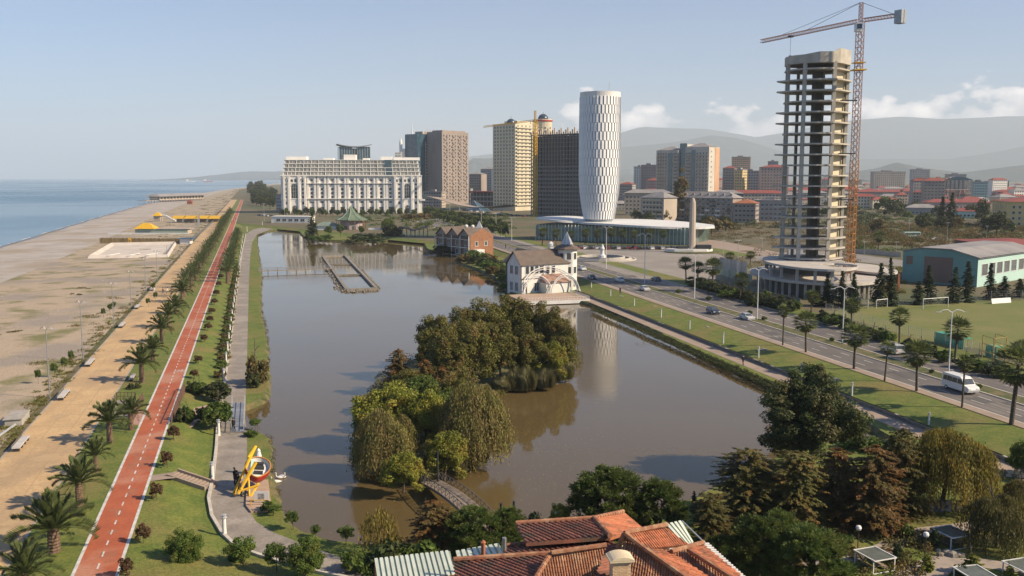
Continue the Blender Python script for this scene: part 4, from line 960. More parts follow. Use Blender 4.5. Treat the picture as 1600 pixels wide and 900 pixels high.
# ---- cream tower with blue domes
t, L2 = frame('domed_tower', 'cream apartment tower with two dark blue domes and stacked balconies', (805,900), (862,940))
zt = ZT(193, 905); zt2 = ZT(186, 935); MB().box(0, L2*.62, 0, 30, 0, zt).box(L2*.5, L2, 6, 34, 0, zt-4).obj('wall', C_cream, t)
MB().lathe([(9, 0), (9, zt2), (8.2, zt2+.1)], 20, (L2*.92, 8)).obj('round_turret', C_cream, t)
dm = MB()
for cx, cy, z, r in ((L2*.05, 8, zt, 4.6), (L2*.92, 8, zt2, 5.4)): dm.lathe([(r*math.cos(a), z+.1+r*1.02*math.sin(a)) for a in np.linspace(0, 1.55, 7)] + [(.2, z+r+.8), (.08, z+r+2.6)], 18, (cx, cy))
dm.obj('dome', mat('dark_blue_dome', (.03,.05,.075), (.05,.075,.10), .3, 1), t, smooth=True)
MB().lathe([(9.7, zt2-2.2), (9.7, zt2-.9), (9.1, zt2-.9)], 20, (L2*.92, 8)).obj('red_ring', K['redp'], t)
MB().box(L2*.15, L2*.5, 5, 22, zt, zt+3).box(L2*.6, L2*.76, 9, 24, zt-4, zt+3).obj('rooftop_block', C_cream, t)
nf = 23; fh = (zt-6)/nf
bal = MB().box(1.0, L2*.44, -1.5, -.001, 0, 1.25).mesh('balcony', C_cream); ws = win(1.5, 1.9)
for f in range(nf):
    z = 5+f*fh; ob('balcony', bal, t, (0, 0, z))
    for x in rng_(1.2, L2*.44, 4): put(t, ws, x, 0, z+.9)
    if f > 17:
        for a in (-2.2, -1.5, -.8): put(t, ws, L2*.92+9*math.cos(a), 8+9*math.sin(a), z+.8, math.degrees(a)+90)
winjoin(t, 1.5, 1.9, [(rng_(1, 29, 7), np.arange(5, zt-3, fh), 0, -90), (rng_(L2*.5, L2*.75, 3), np.arange(40, zt-3, fh), 0, 0)], K['glass'], fr=C_cream)
# ---- dark unfinished slab
t, L2 = frame('unfinished_block', 'dark unfinished concrete block between yellow tower crane and white panelled tower', (829,790), (915,752))
zt = ZT(211, 780); nf = 20; fh = zt/nf
MB().box(.8, L2*.14, 2.2, 18, 0, zt-1).box(L2*.19, L2*.62, 2.2, 18, 0, zt-1).box(L2*.67, L2-.5, 2.2, 18, 0, zt-1).box(.8, L2-.5, 17, 18, 0, zt*.52).obj('back_wall', C_dk, t)
s1 = MB().box(0, L2, 0, 19, 0, .45).mesh('floor_slab', mat('dark_concrete', (.24,.22,.20), (.17,.16,.15), .9, .3)); c1_ = MB().box(-.3, .3, .1, .9, 0, zt).mesh('column', s1.materials[0])
for f in range(nf+1): ob('floor_slab', s1, t, (0,0,f*fh))
for i in range(19): ob('column', c1_, t, (L2*(.01+.98*i/18), -.05, 0))
sill = MB()
for f in range(nf):
    if f < 13:
        for i in range(18):
            x = L2*(.01+.98*i/18); sill.box(x+.3, x+2.4, .3, .6, f*fh+.45, f*fh+1.4)
sill.obj('infill_wall', s1.materials[0], t, kind='stuff')
b = MB()
for i in range(26): x = L2*i/25; b.box(x-.5, x+.35, .2, 1.6, zt+.45, zt+2.2+1.6*((i*7) % 3))
b.obj('starter_column', C_beige, t)
# ---- tower cranes
def lattice(b, p, q, w, n, r=.06, m=0, up=Vector((0,0,1))):
    p, q = Vector(p), Vector(q); d = (q-p).normalized(); u = d.orthogonal().normalized() if abs(d.z) > .9 else d.cross(up).normalized(); v = d.cross(u)
    cs = [u*w/2+v*w/2, u*w/2-v*w/2, -u*w/2-v*w/2, -u*w/2+v*w/2]
    for c in cs: b.tube(p+c, q+c, r, n=4, m=m, cap=False)
    for i in range(n):
        a, e = p.lerp(q, i/n), p.lerp(q, (i+1)/n)
        for k in range(4):
            c, c2 = cs[k], cs[(k+1) % 4]; b.tube(a+c, e+c2, r*.7, n=3, m=m, cap=False); b.tube(a+c, a+c2, r*.6, n=3, m=m, cap=False)
    return b
c_or = mat('orange_crane_paint', (.55,.24,.05), (.42,.17,.05), .55, 1); c_rd = mat('faded_red_crane_paint', (.36,.17,.12), (.42,.26,.20), .6, 1.5)
t = thing('tower_crane', 'slim yellow tower crane in front of the dark unfinished block', 'crane', XY(836, 772))
zt = ZT(188, 772); lattice(MB(), (0,0,-.3), (0,0,zt), 2.6, 26, .35).obj('mast', K['yellow'], t)
lattice(MB(), (0,0,zt), (0,0,zt+8), 1.2, 4, .2).obj('mast_head', K['yellow'], t)
e = XY(756, 860); dx = e - XY(836, 772); lattice(MB(), (0,0,zt), (dx.x, dx.y, zt-.5), 1.2, 18, .14).obj('jib', K['yellow'], t)
# ---- the white panelled tower
RW, YW = 31*475/1440, 475
tw = thing('panelled_tower', 'white cylindrical tower of staggered fin panels standing on the glass podium', 'building', XY(936.5, YW))
prof = [(342,23),(330,25.2),(317,27.5),(305,29),(292,30.3),(280,31),(250,31.3),(200,31.3),(148,30.9)]
zr = [(ZT(y, YW), r*YW/1440) for y, r in prof]; zb, zt = zr[0][0], zr[-1][0]
rad = lambda z: float(np.interp(z, [a for a, _ in zr], [b for _, b in zr]))
MB().lathe([(rad(z)-.55, z) for z in np.linspace(zb-4, zt, 22)], 40).obj('core_wall', mat('tower_glazing', (.20,.23,.25), (.28,.31,.33), .25, .4), tw, smooth=True)
MB().lathe([(rad(zt)+.1, zt-1.6), (rad(zt)+.1, zt+1.0), (rad(zt)-.3, zt+1.0), (rad(zt)-.4, zt)], 48).obj('parapet', K['white'], tw)
NR, NP = 14, 36; c_pan = mat('white_cladding', (.74,.75,.75), (.68,.69,.70), .5, .4)
back = MB(); H_ = (zt-1.2-zb)/NR
for j in range(NR):
    z0, z1 = zb+H_*j, zb+H_*(j+1)-.05
    def panel(b, a0):
        da = 2*math.pi/NP; a1 = a0+da*.74; vs = []
        for z in (z0, z1):
            r = rad(z)
            for a, q in ((a0, .32), (a1, .04), (a1, -.5), (a0, -.5)): vs.append(((r+q)*math.cos(a), (r+q)*math.sin(a), z))
        b.add(vs, [(0,1,5,4),(1,2,6,5),(3,0,4,7),(3,2,1,0),(4,5,6,7)])
    me = None; off = (j % 2)*.5
    for i in range(NP):
        a = (i+off)*2*math.pi/NP
        if math.sin(a) < .12:
            if me is None: b = MB(); panel(b, 0); me = b.mesh('panel', c_pan)
            ob('panel', me, tw, (0,0,0), a)
        else: panel(back, a)
back.obj('panel', c_pan, tw, kind='stuff')
MB().box(-4.5, 5.5, -4, 4, zt+1.3, zt+1.6).box(-3, -2.7, -2, -1.7, zt, zt+2.2).box(3.5, 3.8, -2, -1.7, zt, zt+2.2).box(0, .3, 2, 2.3, zt, zt+2.2).obj('roof_deck', K['white'], tw)
MB().tube((4.5,0,zt+2.5), (4.5,0,zt+6), .12).obj('antenna', K['galv'], tw)
# ---- glass podium with leaf-shaped roofs
pd, L = frame('glass_podium', 'long low glass hall with flowing white roof under the panelled tower', (838,478), (1078,440))
zl, zrf = 10.2, 9.0
def leaf_roof(x0, x1, y0, y1, z0, z1, nm):
    n = 30; A = []; B = []
    for i in range(n+1):
        t = i/n; w = math.sin(math.pi*t)**.55; c = y0+(y1-y0)*.45; z = z0+(z1-z0)*t + .35*math.sin(t*5)
        A.append((x0+(x1-x0)*t, c-(c-y0)*w, z)); B.append((x0+(x1-x0)*t, c+(y1-c)*w, z+.3))
    d = lambda l: [(x, y, z-1.0) for x, y, z in l]
    MB().loft(A, B).loft(d(B), d(A)).loft(d(A), A).loft(B, d(B)).obj(nm, K['white'], pd)
leaf_roof(-5, 26, -3, 32, zl+.8, zl+.1, 'roof'); leaf_roof(14, L+8, -7, 45, zrf+.6, zrf-.3, 'roof')
MB().box(.5, L-.6, .6, 36, -.2, 8.2).obj('hall_wall', mat('dim_hall', (.06,.09,.08), (.10,.14,.12), .15, .2), pd)
gp = mat('green_glass', (.13,.20,.17), (.24,.33,.28), .12, .3, rnd=.25); n = 44
pm = MB().box(-L/n*.46, L/n*.46, -.06, 0, 0, 7.6).mesh('glass_pane', gp); fin = MB().box(-.09, .09, -.5, .0, -.2, 8.3).mesh('fin', K['white'])
for i in range(n):
    ob('glass_pane', pm, pd, (L*(i+.5)/n, 0, .2)); ob('fin', fin, pd, (L*i/n, 0, 0))
for i in range(8): ob('glass_pane', pm, pd, (L, 2+L/n*i, .2), R(90)); ob('fin', fin, pd, (L, 1+L/n*i, 0), R(90))
# ---- paired apartment towers
t, L2 = frame('paired_apartments', 'pair of tall grey apartment towers joined by a dark recess, east flank peach', (1025,985), (1107,950))
zt = ZT(229, 950); e1, e2 = L2*.42, L2*.56
MB().box(0, e1, 0, 30, 0, zt-3).box(e2, L2, 0, 26, 0, zt).box(e1, e2, 4, 26, 0, zt+3).obj('wall', wallm('pale_flat_render', (.58,.54,.47)), t)
MB().box(e1+.3, e2-.3, 3.6, 3.99, 0, zt+4).box(e1*.55, e1*.75, -.5, -.001, 0, zt-6).box(e2+7, e2+11, -.5, -.001, 0, zt-3).obj('stair_glazing', K['glassb'], t)
MB().box(L2+.001, L2+.3, 15, 26.1, 0, zt-1).obj('peach_flank', C_orange, t)
for a, b in ((0, e1), (e2, L2)): hip(b-a, 20, zt-2.8 if a == 0 else zt+.01, 4).obj('roof', C_rgrey, t, (a, 2, 0))
b = MB(); zs = np.arange(5, zt-6, 3.6)
for z in zs:
    for x0, x1 in ((1, e1*.5), (e1*.78, e1-.5), (e2+.5, e2+6.5), (e2+11.5, L2-1)): b.box(x0, x1, -1.1, -.001, z-.4, z+.7)
b.obj('balcony', C_beige, t, kind='stuff')
winjoin(t, 1.7, 1.7, [(rng_(1, e1*.5, 4) + rng_(e1*.8, e1-.5, 3) + rng_(e2+.5, e2+6.5, 3) + rng_(e2+11.5, L2-1, 4), zs+.8, 0, 0)], K['glass'])
wp = win(1.8, 1.6)
for z in np.arange(6, zt-4, 5.2): put(t, wp, L2, 6, z, 90)
# ---- the other town blocks: box, floors of windows on the front and the east side, roof
def block(px0, px1, ytop, Y, D, m, roof, lb, fh=3.3, nm='apartment_block', rh=3, yaw=6, ww=1.6, side=True, rm=None):
    t, L2 = frame(nm, lb, (px0, Y), (px1, Y-yaw)); zt = max(3.5, ZT(ytop, Y) - (rh if roof else 0)); MB().box(0, L2, 0, D, -.3, zt).obj('wall', m, t)
    if roof == 'hip': hip(L2, D, zt+.01, rh, .8).obj('roof', rm or C_red, t)
    elif roof == 'flat': MB().box(-.3, L2+.3, -.3, D+.3, zt+.01, zt+1).box(L2*.3, L2*.6, D*.3, D*.7, zt+1.001, zt+rh).obj('roof', rm or C_rgrey, t)
    sets = [(rng_(.8, L2-.8, max(2, int(L2/3.1))), np.arange(1.3, zt-1.9, fh), 0, 0)]
    if side: sets.append((rng_(.8, D-.8, max(2, int(D/3.4))), np.arange(1.3, zt-1.9, fh), L2, 90))
    winjoin(t, ww, 1.6, sets, K['glass']); return t, L2, zt
for a in [(968,988,284,1100,16,C_grey,'hip','small grey house with red roof beside the panelled tower'),(990,1002,258,1300,20,C_white,'flat','slim white tower left of the red-brown one'),(1001,1025,255,1250,22,C_brown,'flat','red-brown apartment tower beside the paired towers'),
 (1129,1147,259,1150,16,C_brown,'hip','brown apartment house with red rooftop behind the cream one'),(1147,1160,262,1080,14,C_yel,'flat','narrow cream-yellow block with sunlit face'),(1143,1172,243,1500,20,C_orange,'flat','orange and white striped tower above the town'),
 (1160,1186,264,1120,16,C_grey,'flat','grey block with rows of white windows beside the cream-yellow one'),(1188,1232,257,1050,24,C_pink,'hip','broad pinkish block with steep red roof left of the tower shell'),(1199,1215,250,1700,18,K['glassb'],'flat','small blue glass tower above the red roof'),
 (976,1050,296,800,14,C_beige,'hip','long low house with pale grey roof behind the old flats'),(1112,1162,297,830,16,C_dk,'hip','dark low house with grey roof behind the old flats'),(1136,1230,297,880,18,C_beige,'hip','long low red-roofed row behind the grey workshop'),
 (1181,1232,308,690,24,C_grey,'flat','plain grey workshop block beside the tower shell'),(1147,1182,311,660,18,C_brown,'hip','house with orange-red tiled roof beside the grey workshop'),
 (1366,1415,266,1500,24,C_beige,'flat','beige apartment tower with brown edges beyond the crane mast'),(1425,1453,263,1800,20,C_grey,'flat','lilac-grey tower behind the orange crane'),(1480,1510,270,1500,16,C_grey,'flat','round-topped grey block with slab roof above the concrete frame'),
 (1518,1545,281,1150,18,C_tealp,'flat','pale green and white block beside the concrete frame'),(1545,1577,281,1500,22,C_dk,'flat','dark distant block behind the yellow school'),(1451,1553,311,850,18,C_pink,'hip','long pink house with wide red roof'),
 (1427,1448,296,980,14,C_beige,'hip','cream house with red tent roof beyond the waste ground'),(1418,1472,319,800,16,C_grey,'hip','low blue-grey shed row beyond the waste ground'),(1494,1528,324,740,14,C_tealp,'hip','small pale teal gabled house beyond the waste ground'),
 (1340,1430,296,1150,18,C_brown,'hip','long dark red roofed row beyond the waste ground'),(1560,1660,296,1250,18,C_pink,'hip','red-roofed houses behind the yellow school')]:
    block(*a, rm=(C_rgrey if ('grey roof' in a[7] or 'shed' in a[7]) else (C_rust if 'orange-red' in a[7] else (None if a[6] == 'hip' else C_rgrey))), side=a[3] < 1300)
# yellow school: windows one by one
t, L2 = frame('school', 'yellow four-storey block with red roof, sunlit face to the east', (1553,640), (1577,596))
zt = ZT(314, 615); D = 50; MB().box(0, L2, 0, D, -.3, zt).obj('wall', C_yel, t); hip(L2, D, zt+.01, 4, .8).obj('roof', C_red, t); ws = win(1.6, 1.7)
for z in np.arange(1.6, zt-2, 3.6):
    for x in rng_(2, L2-2, 6): put(t, ws, x, 0, z)
    for y in rng_(2, D-2, 13): put(t, ws, L2, y, z, 90)
# concrete frame under construction
def conc_frame(nm, lb, pL, pR, D, nf, fh, nx, m):
    t, L2 = frame(nm, lb, pL, pR); s = MB().box(0, L2, 0, D, 0, .5).mesh('floor_slab', m); c = MB().box(-.3, .3, 0, .6, 0, nf*fh).mesh('column', m)
    for f in range(nf+1): ob('floor_slab', s, t, (0,0,f*fh))
    for i in range(nx):
        for y in (.1, D*.5, D-.8): ob('column', c, t, (.3+(L2-.6)*i/(nx-1), y, 0))
    return t, L2
conc_frame('concrete_frame', 'bare concrete frame building beneath the orange crane', (1447,985), (1520,975), 18, 5, 3.8, 9, C_beige)
t, L2 = conc_frame('concrete_frame', 'taller bare concrete frame with blue arched roof', (1474,1040), (1521,1030), 16, 8, 3.6, 8, C_beige)
n = 10; A = [(L2*.0+L2*i/n, 0, 29.5+4*math.sin(math.pi*i/n)) for i in range(n+1)]; MB().loft(A, [(x, 16, z) for x, _, z in A]).loft([(x, 0, 29.2) for x, _, z in A], A).obj('arched_roof', K['glassb'], t)
t = thing('tower_crane', 'short orange tower crane over the bare concrete frame', 'crane', XY(1466, 960)); zt = ZT(276, 960); lattice(MB(), (0,0,-.2), (0,0,zt), 2.4, 12, .3).obj('mast', c_or, t); lattice(MB(), (-20,4,zt-2), (12,-3,zt-2), 1.6, 12, .25).obj('jib', c_or, t)
# old flats with cluttered balconies
t, L2 = frame('old_flats', 'old four-storey flats with tan rounded balconies at the street corner', (1003,690), (1038,672)); zt = 17.5
MB().box(0, L2, 0, 14, -.3, zt).obj('wall', C_beige, t); hip(L2, 14, zt+.01, 4, 1).obj('roof', C_rgrey, t)
for f in range(5): MB().box(L2*.1, L2*.9, -1.5, -.01, 1.6+f*3.4, 2.8+f*3.4).obj('balcony', C_cream, t)
ws = win(2.2, 1.4)
for f in range(5):
    for x in rng_(1, L2-1, 6): put(t, ws, x, 0, 3.0+f*3.3 if f < 4 else 3.0+f*3.1)
t, L2 = frame('old_flats', 'long old flats with cluttered patched balconies behind the obelisk', (1040,700), (1146,660)); zt = 17.5
MB().box(0, L2, 0, 13, -.3, zt).obj('wall', C_brown, t); hip(L2, 13, zt+.01, 4.5, 1).obj('roof', C_rgrey, t)
bms = [MB().box(-1.9, 1.9, -1.4, -.01, 0, 1.15).mesh('balcony', m) for m in (C_white, C_beige, C_brown, C_grey, C_dk)]; wd = [win(1.5, 1.6), win(2.6, 1.5)]
rr = random.Random(5)
for f in range(5):
    for x in rng_(1, L2-1, 13):
        if rr.random() < .8: ob('balcony', rr.choice(bms), t, (x, 0, 1.2+f*3.3))
        put(t, rr.choice(wd), x, -.0, 2.45+f*3.25)
b = MB()
for i in range(9): x = L2*(.06+.11*i); b.box(x, x+1.6, 2, 3.2, zt+1, zt+3.2)
b.obj('roof_dormer', C_brown, t)
# filler houses of the far town
hm = [C_beige, C_grey, C_pink, C_white, C_brown, C_cream]; hw_ = [C_beige, C_white, C_cream, C_white, C_grey, C_pink, C_cream, C_brown]; rr = random.Random(12); nn_ = 0
for i in range(330):
    x = rr.uniform(960, 1690); Y = 900+1900*rr.random()**1.2; w = rr.uniform(11, 32); fl = rr.choice((2, 3, 3, 4, 5, 5, 9 if i % 7 == 0 else 4)); m = rr.choice(hw_); p = XY(x, Y); D = rr.uniform(9, 14); zt = fl*3.2
    t = thing('town_house', '%s distant %s with %s roof among the far town houses' % ({0:'beige',1:'grey',2:'pink',3:'whitish',4:'brown',5:'cream'}[hm.index(m)], 'tall block' if fl > 5 else 'house', 'red' if i % 3 else 'grey'), 'house', p, rr.uniform(-.3, .3), 'far town houses')
    MB().box(0, w, 0, D, -.3, zt).obj('wall', m, t); hip(w, D, zt+.01, 3, .6).obj('roof', C_red if i % 3 else C_rgrey, t)
    winjoin(t, 1.5, 1.5, [(rng_(.5, w-.5, int(w/3)), np.arange(1.2, zt-1.5, 3.2), 0, 0)], K['glass'])
# towns along the shore left of the cream tower, behind the hotel
for i, (a, b_, y, Y, m) in enumerate([(660,690,296,1000,C_beige),(700,735,292,1180,C_grey),(430,440,300,900,C_grey)]):
    block(a, b_, y, Y, 12, m, 'flat', ['low beige house beyond the hotel corner','grey low block under the brown-grey tower','dark side wing at the hotel west end'][i])
# ---- unfinished round-ended tower with two oval terraces
YT = 268
tt = thing('tower_shell', 'bare concrete tower shell with stacked floor slabs over oval terraces', 'building', XY(1272, YT))
c_sh = mat('shell_concrete', (.48,.44,.38), (.38,.35,.30), .9, .4, detail=8); c_wall = mat('cream_block_wall', (.64,.56,.40), (.56,.49,.35), .9, .5)
zlo, zup, ztop = 4.6, 8.4, ZT(84, 262)
outl = [(-9.6,1.5),(-8.6,-2.5),(-6,-5.2),(-2,-7),(2,-7.2),(4.6,-6.0),(7.4,-3.0),(10,0),(10,5),(7,8),(0,9),(-6,7.5),(-9,4.6)]
tip = [(-12,1.0),(-9.0,-2.4),(-6,-5.2),(-2,-7.2),(2.2,-7.6),(5,-6.3),(7.8,-3.2),(10.3,-.2),(10.2,5),(7,8),(0,9),(-6,7.5),(-9,4.6)]
outl = [(x*.93, y*.95) for x, y in outl]; tip = [(x*.95, y*.96) for x, y in tip]
nf = 19; fh = (ztop-1.5-zup)/nf
sA = MB().prism(outl, 0, .42).mesh('floor_slab', c_sh); sB = MB().prism(tip, 0, .42).mesh('floor_slab', c_sh)
for f in range(nf): ob('floor_slab', sB if f % 3 else sA, tt, (0, 0, zup+.3+f*fh + .0))
def col(x, y, w=.55, z0=-.2, z1=None): return MB().box(x-w, x+w, y-w*.8, y+w*.8, z0, z1 or ztop-2)
for x, y in ((-8.4,0),(-7.6,4),(-5.2,-4.6),(-3.6,6.5),(2.6,-6.2),(8.6,.2),(8.5,4.4),(4,7.4),(-1.2,-6.2)):
    if (x, y) != (-1.2,-6.2): col(x, y, .5 if y < -3 else .4).obj('column', c_sh, tt)
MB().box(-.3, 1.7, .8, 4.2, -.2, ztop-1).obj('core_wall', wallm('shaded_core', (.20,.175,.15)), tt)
def slant(x0, x1, z0, z1, mt, nm, o=0):     # the flat flank that faces the sun
    b = MB(); b.T = Matrix.Translation((2.9, -4.5, 0)) @ Matrix.Rotation(R(44), 4, 'Z'); b.box(x0, x1, .35-o, .6, z0, z1); return b.mesh(nm, mt)
cw = slant(1.9, 7.6, 0, fh-.43, c_wall, 'block_wall'); cw2 = slant(.5, 1.9, fh-1.1, fh-.44, c_wall, 'block_wall')
cdoor = slant(.5, 1.85, 0, fh-1.11, K['dark'], 'door_opening', -.1); cwe = MB().box(8.5, 8.8, .9, 4.0, 0, fh-.43).mesh('block_wall', c_wall)
for f in range(nf):
    z = zup+.3+f*fh+.425
    for me, nm in ((cw, 'block_wall'), (cw2, 'block_wall'), (cwe, 'block_wall'), (cdoor, 'door_opening')): ob(nm, me, tt, (0, 0, z))
cr = MB(); n = len(outl)
for i in range(n):
    a, b = outl[i], outl[(i+1) % n]; h = lambda p: ztop + (1.6 if p[0] > 3 else (.6 if p[0] > -3 else 0))
    ai, bi = (a[0]*.95, a[1]*.95), (b[0]*.95, b[1]*.95); z0 = ztop-2.4
    cr.add([(*a, z0), (*b, z0), (*b, h(b)), (*a, h(a)), (*ai, z0), (*bi, z0), (*bi, h(b)), (*ai, h(a))], [(0,1,2,3),(5,4,7,6),(3,2,6,7),(1,0,4,5)])
cr.prism([(p[0]*.96, p[1]*.96) for p in outl], ztop-2.39, ztop-2.0); cr.obj('parapet', c_sh, tt)
def ell(cx, cy, a, b, n=40, rot=0): return [(cx+a*math.cos(2*math.pi*i/n), cy+b*math.sin(2*math.pi*i/n)) for i in range(n)]
def ring(outer, inner, z0, z1, mt, nm):
    b = MB(); n = len(outer)
    o0, o1 = [(*p, z0) for p in outer], [(*p, z1) for p in outer]; i0, i1 = [(*p, z0) for p in inner], [(*p, z1) for p in inner]; c = lambda l: l+[l[0]]
    b.loft(c(o0), c(o1)); b.loft(c(o1), c(i1)); b.loft(c(i1), c(i0)); b.loft(c(i0), c(o0)); return b.obj(nm, mt, tt)
c_ter = mat('pale_concrete', (.50,.46,.41), (.42,.385,.345), .9, .25, detail=8)
up_o = ell(-3.5, -8, 11.4, 22); up_i = ell(2, -18, 4.6, 6); MB().prism(ell(-3, -2, 10.4, 12), zup-.62, zup-.03).obj('terrace', c_ter, tt)
ring(up_o, up_i, zup-.6, zup+.001, c_ter, 'upper_terrace')
MB().prism(ell(-.5, -4, 17, 25), zlo-.7, zlo).obj('lower_terrace', c_ter, tt)
MB().prism(ell(17.5, 4, 7, 16), 5.0, 5.6).obj('side_terrace', c_ter, tt)
for i in range(16):
    a = 2*math.pi*i/16
    col(-3.5+10.4*math.cos(a), -8+20.5*math.sin(a), .35, zlo, zup-.62).obj('terrace_column', c_ter, tt)
for i in range(26):
    a = math.pi + math.pi*i/25
    col(-.5+15.8*math.cos(a), -4+23.6*math.sin(a), .3, -.2, zlo-.7).obj('terrace_column', c_sh, tt)
for y in (-8, -2, 4): col(22.5, y, .3, -.2, 5.0).obj('terrace_column', C_rust, tt)
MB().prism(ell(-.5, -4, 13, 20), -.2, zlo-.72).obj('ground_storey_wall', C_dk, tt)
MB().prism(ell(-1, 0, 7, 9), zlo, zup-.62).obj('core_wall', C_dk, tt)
# the crane beside it
mp_ = XY(1334, 258); mp_.z = 0; zj = ZT(38, 262)
ct = thing('tower_crane', 'tall red lattice tower crane, orange at its foot, beside the concrete tower shell', 'crane', mp_)
zo = ZT(250, 258)
lattice(MB(), (0,0,-.2), (0,0,zo), 1.7, 20, .13).obj('lower_mast', c_or, ct); lattice(MB(), (0,0,zo), (0,0,zj), 1.6, 22, .12).obj('mast', c_rd, ct)
jd = Vector((-.50, .866, 0)); apex = (0,0,zj+5.2)
lattice(MB(), (0,0,zj), (0,0,zj+5.2), .8, 5, .09).obj('mast_head', c_rd, ct)
lattice(MB(), jd*1.0+Vector((0,0,zj+.3)), jd*37+Vector((0,0,zj-.6)), .95, 34, .085).obj('jib', c_rd, ct)
lattice(MB(), -jd*1.0+Vector((0,0,zj+.3)), -jd*13+Vector((0,0,zj)), .9, 12, .09).obj('counter_jib', c_rd, ct)
b = MB(); b.T = Matrix.Translation(-jd*12.6+Vector((0,0,zj-1.2))) @ Matrix.Rotation(math.atan2(jd.y, jd.x), 4, 'Z'); b.box(-1.1, 1.1, -1.0, -.1, -1.0, 2.4); b.box(-1.1, 1.1, .1, 1.0, -1.0, 2.4); b.obj('counterweight', K['metal'], ct)
b = MB(); b.tube(apex, jd*19+Vector((0,0,zj+.4)), .06, n=4); b.tube(apex, jd*30+Vector((0,0,zj)), .05, n=4); b.tube(apex, -jd*11+Vector((0,0,zj+.3)), .07, n=4); b.obj('stay_cable', K['dark'], ct)
b = MB(); b.T = Matrix.Translation((-.9,-1.3,zj-1.6)); b.box(-.9,.7,-.9,.9,-1.2,1.0,0); b.box(-.8,.6,-.93,-.9,-.5,.8,1); b.obj('cab', [K['white'], K['glass']], ct)
b = MB(); hp = jd*25+Vector((0,0,zj-.9)); b.box(hp.x-.7,hp.x+.7,hp.y-.7,hp.y+.7,zj-.9,zj-.4); b.tube(hp, hp+Vector((0,0,-5.5)), .05, n=4); b.box(hp.x-.35,hp.x+.35,hp.y-.35,hp.y+.35,zj-7.2,zj-6.2); b.tube(hp+Vector((0,0,-6.2)), hp+Vector((0,0,-10)), .03, n=4); b.obj('hook_trolley', K['dark'], ct)
for z in (ZT(157,258), ZT(240,258), ZT(312,258)): MB().box(-4.5, 0, -.3, .3, z-.15, z+.15).obj('wall_tie', K['dark'], ct)
MB().box(-1.7,1.7,-1.7,1.7,zj-13,zj-12.7).box(-1.5,1.5,-1.5,1.5,zj-11,zj-10.8).obj('climbing_platform', K['yellow'], ct)
# ---- teal sports hall
a, b_ = G(1409, 439), G(1526, 449)
gt = thing('sports_hall', 'teal gabled sports hall with grey roof beside the playing field', 'building', a, math.atan2(b_.y-a.y, b_.x-a.x)); L2 = (b_-a).length; D = 46
ze, zk = 8.6, 10.5; gp_ = [(0,-.3),(L2,-.3),(L2,ze),(L2*.66,zk),(L2*.25,zk),(0,9.4)]
b = MB(); b.add([(x,0,z) for x,z in gp_]+[(x,D,z) for x,z in gp_], [(0,1,2,3,4,5),(11,10,9,8,7,6),(0,6,7,1)]); b.obj('gable_wall', C_teal, gt)  # darker teal carries the shade of this gable in its colour
MB().add([(L2,0,-.3),(L2,D,-.3),(L2,D,ze),(L2,0,ze)], [(0,1,2,3)]).add([(0,0,-.3),(0,D,-.3),(0,D,9.4),(0,0,9.4)], [(3,2,1,0)]).obj('long_wall', C_tealp, gt)  # same teal made paler, sunlight on the long wall put into the colour
b = MB(); rp = [(-.5,9.35),(L2*.25,zk+.1),(L2*.66,zk+.1),(L2+.6,ze-.15)]
for i in range(3): (x0,z0),(x1,z1) = rp[i], rp[i+1]; b.add([(x0,-.4,z0),(x1,-.4,z1),(x1,D,z1),(x0,D,z0),(x0,-.4,z0+.3),(x1,-.4,z1+.3),(x1,D,z1+.3),(x0,D,z0+.3)], [(0,3,2,1),(4,5,6,7),(0,1,5,4),(2,3,7,6)])
b.obj('roof', C_rgrey, gt); MB().box(L2*.30, L2*.68, -.06, -.003, .5, 8.2).box(L2*.05, L2*.14, -.06, -.003, 5.4, 8).obj('gable_panel', wallm('faded_brown_panel', (.22,.17,.15)), gt)
ws = win(4.0, 3.4, bars=4)
for y in (5, 10.5, 16, 21.5, 27, 33): put(gt, ws, L2, y, 3.2, 90)
block(1560, 1680, 376, 340, 30, C_dk, 'hip', 'dark low roofed shed behind the teal hall', rh=1.6, yaw=0)
# ---- obelisk on the roundabout island
p = G(1081, 394); ot = thing('obelisk', 'tall pale stone pillar rising from a low boat-shaped base on the plaza', 'monument', p)
b = MB(); zt = ZT(309, p.y); b.lathe([(1.5,-.2),(1.45,8),(1.35,zt*.75),(1.2,zt-2),(.7,zt-.4),(.1,zt)], 10, sx=1.0, sy=.8); b.obj('pillar', C_beige, ot)
ob('boat_base', MB().prism([(-12,0),(-8,-2.6),(0,-3.4),(6,-2.6),(9,0),(6,2.6),(0,3.4),(-8,2.6)], .3, 1.5).mesh('boat_base', C_white), ot)
MB().lathe([(9.5,0),(9.5,.4),(0,.45)], 26, sx=1.25).obj('lawn_ring', bankg, ot)
b = MB(); b.box(2, 8, -2, 2, 1.5, 3.2); b.box(-6,-2,-1.5,1.5,1.5,2.6); b.obj('bronze_figures', K['dark'], ot)
# fountain with white statue
p = G(941, 405); ft = thing('fountain', 'round stepped fountain basin with white statue on the plaza', 'fountain', p)
for i, r in enumerate((13.5, 11.5, 9)): MB().lathe([(r,0),(r,.45+.4*i),(r-.8,.45+.4*i),(r-.8,.2)], 32).obj('basin_ring', K['stone'], ft)
MB().lathe([(1.6,.2),(1.4,1.6),(.8,1.9),(.7,3.4),(.95,4.3),(.5,5.0),(.45,5.5),(.1,5.9)], 10).obj('statue', K['white'], ft)
